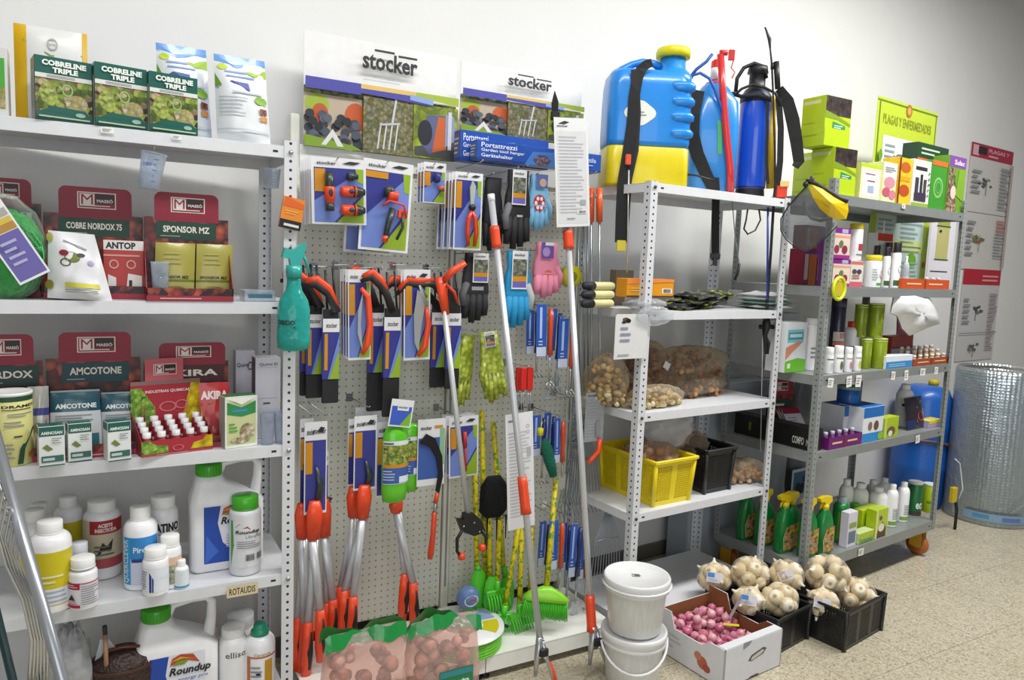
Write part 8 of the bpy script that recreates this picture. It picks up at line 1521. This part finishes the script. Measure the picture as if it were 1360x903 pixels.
# bottom shelf: trigger sprays
TG = mat('0f7a34', .3, coat=.4); TY = mat('e8cc0a', .35, coat=.2); PIC = photo('rosepic', ['c8402c', 'd8b89a', '3a5a2a', 'e0c82c', '8a2c2c'], 60)
def trig(s_, t_, label, h=.27, rz=0, r=.045):
    P = MU.w(s_, t_, M5); rt = thing('trigger_spray_bottle', label, 'spray bottle', P, rz)
    mb = MB(); mb.loft([(0, r*.95, .026, .02), (.01, r, .029, .022), (h*.5, r, .029, .022), (h*.66, r*.8, .026, .02), (h*.76, r*.42, .018, .016), (h*.8, r*.36, .015, .015)], TG, n=4); mb.build('bottle_body', rt)
    mb = MB(); mb.art([('p', [(.1, 0), (0, .5), (.3, .95), (1, 1), (1, 0)], PIC), ('p', [(.1, 0), (0, .5), (.3, .95), (.34, .9), (.08, .5), (.16, 0)], mat('c8b88a'))], flat(-r*.8, r*.9, -.0295, h*.06, h*.5)); mb.build('printed_label', rt)
    mb = MB(); mb.lathe([(.017, h*.78), (.017, h*.86), (.012, h*.87)], TY, 12); mb.poly([(-.045, h*.93), (-.05, h*.99), (-.02, h*1.02), (.03, h*1.0), (.035, h*.92), (.012, h*.86), (-.012, h*.86), (-.015, h*.92)], -.011, .011, TY); mb.build('spray_head', rt)
    mb = MB(); mb.tube([(-.015, 0, h*.92), (-.03, 0, h*.86), (-.036, 0, h*.79)], [.005, .005, .003], TY, 8); mb.build('trigger', rt); return rt
trig(.055, .36, 'green spray bottle with yellow trigger, deepest of the row at the trolley\'s left end')
trig(.06, .26, 'green spray bottle with yellow trigger, second deepest of the row at the left end')
trig(.07, .16, 'green spray bottle with yellow trigger, third in the row, just left of the front post')
trig(.12, .07, 'green spray bottle with yellow trigger standing just right of the front post')
trig(.135, .17, 'green spray bottle with yellow trigger behind the one right of the front post')
trig(.215, .05, 'green spray bottle with red and yellow picture, right-hand end of the trigger sprays')
bottle(MU, 1106, 1127, M5, 660, 'garden_care_bottle', 'green bottle with clear cap and framed picture label right of the trigger sprays', 'bottle', [('r', 0, 1, 0, 1, mat('6a8a1c')), ('r', .15, .5, .1, .9, PIC), ('r', .5, .8, .1, .9, mat('c9c81c'))], t=.06, body=TG, cap=clear('cap', 'b8ccc8', .6), cr_=.3, ch=.12, lab=(.08, .7))
mc(1124, 1136, M5, 680, 'white_leaflet_box', 'narrow white box with grey picture next to the framed green bottle', mat('dcd8e4', .4), [('r', .1, .9, .1, .45, mat('6a7a8a')), ('r', .1, .9, .55, .7, mat('8aa84a'))], t=.02, dep=.04)
bottle(MU, 1128, 1142, M5, 668, 'garden_care_bottle', 'bright green capped bottle behind the narrow white box', 'bottle', [], t=.12, body=mat('4ab02c', .35), cap=mat('5ac02c', .35), cr_=.4, ch=.12)
LPK = [('r', 0, 1, .55, 1, mat('b4c81c')), ('r', 0, 1, 0, .55, mat('8ab43a')), ('l', .1, .9, .4, .6, 2, mat('e0e8c8')), ('r', .1, .9, .05, .35, photo('lawn', ['5a8a2a', '8ab84a', 'a8c86a'], 80))]
mc(1140, 1160, M5, 706, 'lawn_seed_box', 'low green and white box at the front of the bottom trolley shelf', mat('c8d8a0', .4), LPK, t=.015, dep=.05)
mc(1143, 1165, M5, 675, 'lawn_seed_box', 'lime and olive box behind the low green and white box', LM, [('r', .3, .5, .4, .8, mat('4a5a1c')), ('r', 0, 1, 0, .3, mat('9ab42c'))], t=.075, dep=.05)
mc(1161, 1177, M5, 676, 'rabbit_food_box', 'lime box with a brown animal picture before the white bottles', LM, [('p', [(.1, 0), (.3, .4), (.6, .55), (.9, .3), (.9, 0)], mat('5a4034')), ('c', .5, .35, .25, .15, mat('e8e4d8')), ('r', 0, .15, 0, 1, mat('e0e4a0')), ('c', .4, .7, .12, .08, mat('7a4a7a'))], t=.015, dep=.05)
for i, (u0, u1, vt, t_, l) in enumerate(((1114, 1132, 636, .17, 'white litre bottle, leftmost of the back row on the bottom trolley shelf'), (1131, 1152, 641, .13, 'white litre bottle, second from the left of the back rows on the bottom trolley shelf'), (1150, 1166, 637, .19, 'white litre bottle at the back, third from the left on the bottom trolley shelf'), (1166, 1182, 635, .20, 'white litre bottle at the back, fourth from the left on the bottom trolley shelf'), (1153, 1177, 646, .085, 'white litre bottle directly behind the rabbit picture box'), (1176, 1192, 643, .05, 'white litre bottle with green banded label left of the rightmost white bottle'), (1191, 1207, 640, .06, 'rightmost white litre bottle, beside the green jars'))):
    bottle(MU, u0, u1, M5, vt, 'herbicide_bottle', l, 'bottle', [('r', 0, 1, 0, .2, mat('7aa43a')), ('l', .2, .8, .3, .9, 6, GREYT)] if i > 3 else [], t=t_, cr_=.26, ch=.12, sh=.16, lab=(.06, .5))
can(MU, 1206, 1224, M5, 639, 'seaweed_feed_tub', 'dark green tub with orange patch and white lid near the right trolley post', 'tub', mat('1c6a3a', .35), [('p', [(.1, .55), (.2, .9), (.7, .9), (.5, .6)], mat('d0703a')), ('p', [(.6, .3), (.9, .9), (.95, .9), (.7, .2)], mat('e0e8dc')), ('t', 'eco', .2, .7, .22, .42, mat('e0f0e4'), .03), ('r', 0, 1, .0, .12, mat('4a3a2a'))], t=.08, lid=mat('d0d4cc', .4), lidh=.07)
can(MU, 1226, 1243, M5, 642, 'lime_tub', 'lime green tub with white lid beside the right trolley post', 'tub', mat('a8c41c', .35), [('r', 0, 1, .35, .45, mat('6a8a1c')), ('c', .5, .2, .15, .12, mat('c9e04a')), ('l', .2, .8, .6, .85, 2, mat('6a9a1c'))], t=.06, lid=mat('e0e4dc', .4), lidh=.07)
# ---------------------------------------------------------------- behind the trolley
P = WALL.w(2.9, 0, 0); 
rt = thing('storage_cabinet', 'pale grey cabinet standing behind the trolley with a small animal picture sticker', 'cabinet', MU.w(-.12, .56, 0), MU.a)
mb = MB(); mb.box(0, .62, 0, .012, .0, .93, mat('a8b0ba', .5)); mb.box(0, .62, .012, .14, .0, .92, mat('98a0aa', .5), .002); mb.build('cabinet_body', rt)
mb = MB(); mb.box(.0, .62, -.012, 0, .90, .93, mat('b4bac2', .5)); mb.build('top_edge', rt)
f_ = plane_fn(MU.w(0, .558, 0), MU.V); a_, b_ = f_(1047, 645), f_(1075, 645); H_ = (f_(1060, 622)-f_(1060, 668)).length; W_ = (b_-a_).length
inv = rt.matrix_basis.inverted(); q_ = inv @ f_(1061, 668); mb = MB(); mb.box(q_.x-W_/2, q_.x+W_/2, -.0135, -.0125, q_.z, q_.z+H_, mat('c4ced6', .4)); mb.art([('r', .08, .92, .3, .92, mat('3a6a86')), ('c', .3, .5, .12, .12, INK), ('c', .6, .7, .12, .1, mat('1c2c3a')), ('p', [(.3, .3), (.35, .55), (.55, .6), (.6, .3)], INK), ('r', .5, .92, .3, .42, mat('2c6a4a'))], flat(q_.x-W_/2, q_.x+W_/2, -.0135, q_.z, q_.z+H_)); mb.build('picture_sticker', rt)
FOIL = bpy.data.materials.new('bubble_foil'); FOIL.use_nodes = True; nt = FOIL.node_tree; b_ = nt.nodes['Principled BSDF']; b_.inputs['Base Color'].default_value = lin('b4b8ba'); b_.inputs['Metallic'].default_value = .75; b_.inputs['Roughness'].default_value = .28
tc = nt.nodes.new('ShaderNodeTexCoord'); vo = nt.nodes.new('ShaderNodeTexVoronoi'); vo.inputs['Scale'].default_value = 55; vo.inputs['Randomness'].default_value = .2; no = nt.nodes.new('ShaderNodeTexNoise'); no.inputs['Scale'].default_value = 7
bp = nt.nodes.new('ShaderNodeBump'); bp.inputs['Strength'].default_value = .5; bp.inputs['Distance'].default_value = .01; bp2 = nt.nodes.new('ShaderNodeBump'); bp2.inputs['Strength'].default_value = .6; bp2.inputs['Distance'].default_value = .03
nt.links.new(tc.outputs['Object'], vo.inputs['Vector']); nt.links.new(tc.outputs['Object'], no.inputs['Vector']); nt.links.new(vo.outputs['Distance'], bp.inputs['Height']); nt.links.new(no.outputs['Fac'], bp2.inputs['Height']); nt.links.new(bp.outputs[0], bp2.inputs['Normal']); nt.links.new(bp2.outputs[0], b_.inputs['Normal'])
def drum(u0, u1, vb, vt):
    P = at_z((u0+u1)/2, vb, 0); d = Vector((P.x, P.y, 0)).normalized(); dep = (P-EYE).dot(cf); r = (u1-u0)/2*dep/FPX*1.06; c = P+d*r; c.z = 0; zt = zat(P, vt+8); return c, r, zt
c, r, zt = drum(1258, 1358, 699, 486); d = Vector((c.x, c.y, 0)).normalized()
rt = thing('foil_roll', 'tall roll of silver bubble foil in clear film, standing on the open floor', 'foil roll', c, 0); FR = rt
mb = MB(); prof = [(r*.97, 0), (r, .01), (r, zt-.004), (r*.985, zt), (r*.95, zt), (r*.94, zt-.05)]; mb.lathe(prof, FOIL, 48, caps=False); 
for k in range(4): mb.lathe([(r*(.86-.1*k), zt-.03), (r*(.855-.1*k), zt-.012), (r*(.84-.1*k), zt-.03)], FOIL, 40, caps=False)
mb.lathe([(r*.94, zt-.05), (.02, zt-.05)], mat('6a7068', .5), 40, caps=False); mb.build('roll_body', rt)
mb = MB(); mb.lathe([(r*1.02, .004), (r*1.03, .06), (r*1.015, .12), (r*1.012, zt*.98)], clear('wrap', 'e8eef2', .07, .12), 48, caps=False); mb.build('film_wrap', rt)
mb = MB(); a0 = math.atan2(-d.y, -d.x); mb.art([('r', 0, 1, 0, 1, mat('7a98b0', .4))], cyl(r*1.035, .035, .085, a0-.5, a0+.9), 0, 12, 1); mb.art([('r', .15, .4, .3, .8, mat('4a86a8', .4)), ('r', .6, .9, .2, .7, mat('5a70a8', .4))], cyl(r*1.036, .035, .085, a0-.5, a0+.9), 1, 12, 1); mb.build('blue_tape', rt)
mb = MB(); mb.tube([(r*1.03*cos(a0+.5), r*1.03*sin(a0+.5), .1), (r*1.12*cos(a0+.75), r*1.12*sin(a0+.75), .17), (r*1.05*cos(a0+.8), r*1.05*sin(a0+.8), .22)], [.012, .008, .002], clear('wrap', 'e8eef2', .07, .12), 8, flat=.3); mb.build('film_tail', rt)
# blue barrel and gas bottle behind
c2_, r2, z2 = at_z(1222, 668, 0), .20, .86; d2 = Vector((c2_.x, c2_.y, 0)).normalized(); c2_ = MU.w(1.10, .80, 0)
c2_ = plane_fn(WALL.w(0, -.21, 0), WALL.V)(1224, 560); c2_.z = 0
rt = thing('blue_barrel', 'blue plastic barrel with a reddish hose round it, behind the trolley\'s right end', 'barrel', c2_, 0); mb = MB(); BBL = mat('1a5cb4', .35, coat=.2); rb = .165
mb.lathe([(rb*.9, 0), (rb, .03), (rb, .25), (rb*1.03, .27), (rb, .29), (rb, .52), (rb*1.03, .54), (rb, .56), (rb, .72), (rb*.85, .78), (rb*.4, .80), (.001, .80)], BBL, 36); mb.build('barrel_body', rt)
mb = MB(); mb.tube([(rb*1.07*cos(a), rb*1.07*sin(a), .44+.02*sin(a*2)) for a in [-pi*.95+pi*.9*i/14 for i in range(15)]], .009, mat('6a4a44', .5), 8); mb.build('hose_band', rt)
mb = MB(); mb.lathe([(.03, .8), (.032, .83), (.02, .835)], mat('c8b41c', .4), 14, c=(.06, -.02, 0)); mb.build('bung', rt)
b_ = at_z(1270, 716, 0); b_ = FR.location+Vector((-d.x*r*1.35-.12*1, -d.y*r*1.2-.02, 0)); P = at_z(1268, 703, 0)
rt = thing('drain_tap', 'black pipe with yellow tap rising from the floor between trolley and foil roll', 'tap', P, 0)
mb = MB(); zz = [zat(P, v) for v in (650, 660, 668, 700)]; mb.tube([(0, 0, 0), (0, 0, max(.02, zz[2]*.75)), (-.03, 0, zz[1])], .009, BLACK, 8); mb.build('pipe', rt); mb = MB(); mb.box(-.075, -.03, -.012, .012, zz[1]-.025, zz[0]+.02, mat('c8b01c', .4), .003); mb.build('yellow_tap', rt)
mb = MB(); k_ = zat(P, 616); mb.tube([(-.04, .02, k_+.03), (.0, .01, k_), (.04, 0, zz[0]), (.01, 0, zz[1]-.01)], .004, mat('c8ccd0', .4), 6); mb.build('clear_tube', rt)
for i, (s_, l) in enumerate(((.56, 'left'), (.80, 'right'))):
    P = MU.w(s_+.12, .66, 0); rt = thing('wrapped_roll', 'upright grey plastic wrapped roll behind the trolley, %s one' % l, 'roll', P, 0); filmblob(rt, (0, 0, .5), (.09, .06, .49), 21+i, mat(('9ea2a6', '85868a')[i], .35, coat=.3, bump=.5, sc=8), 28, 24, .05, 'wrapping')
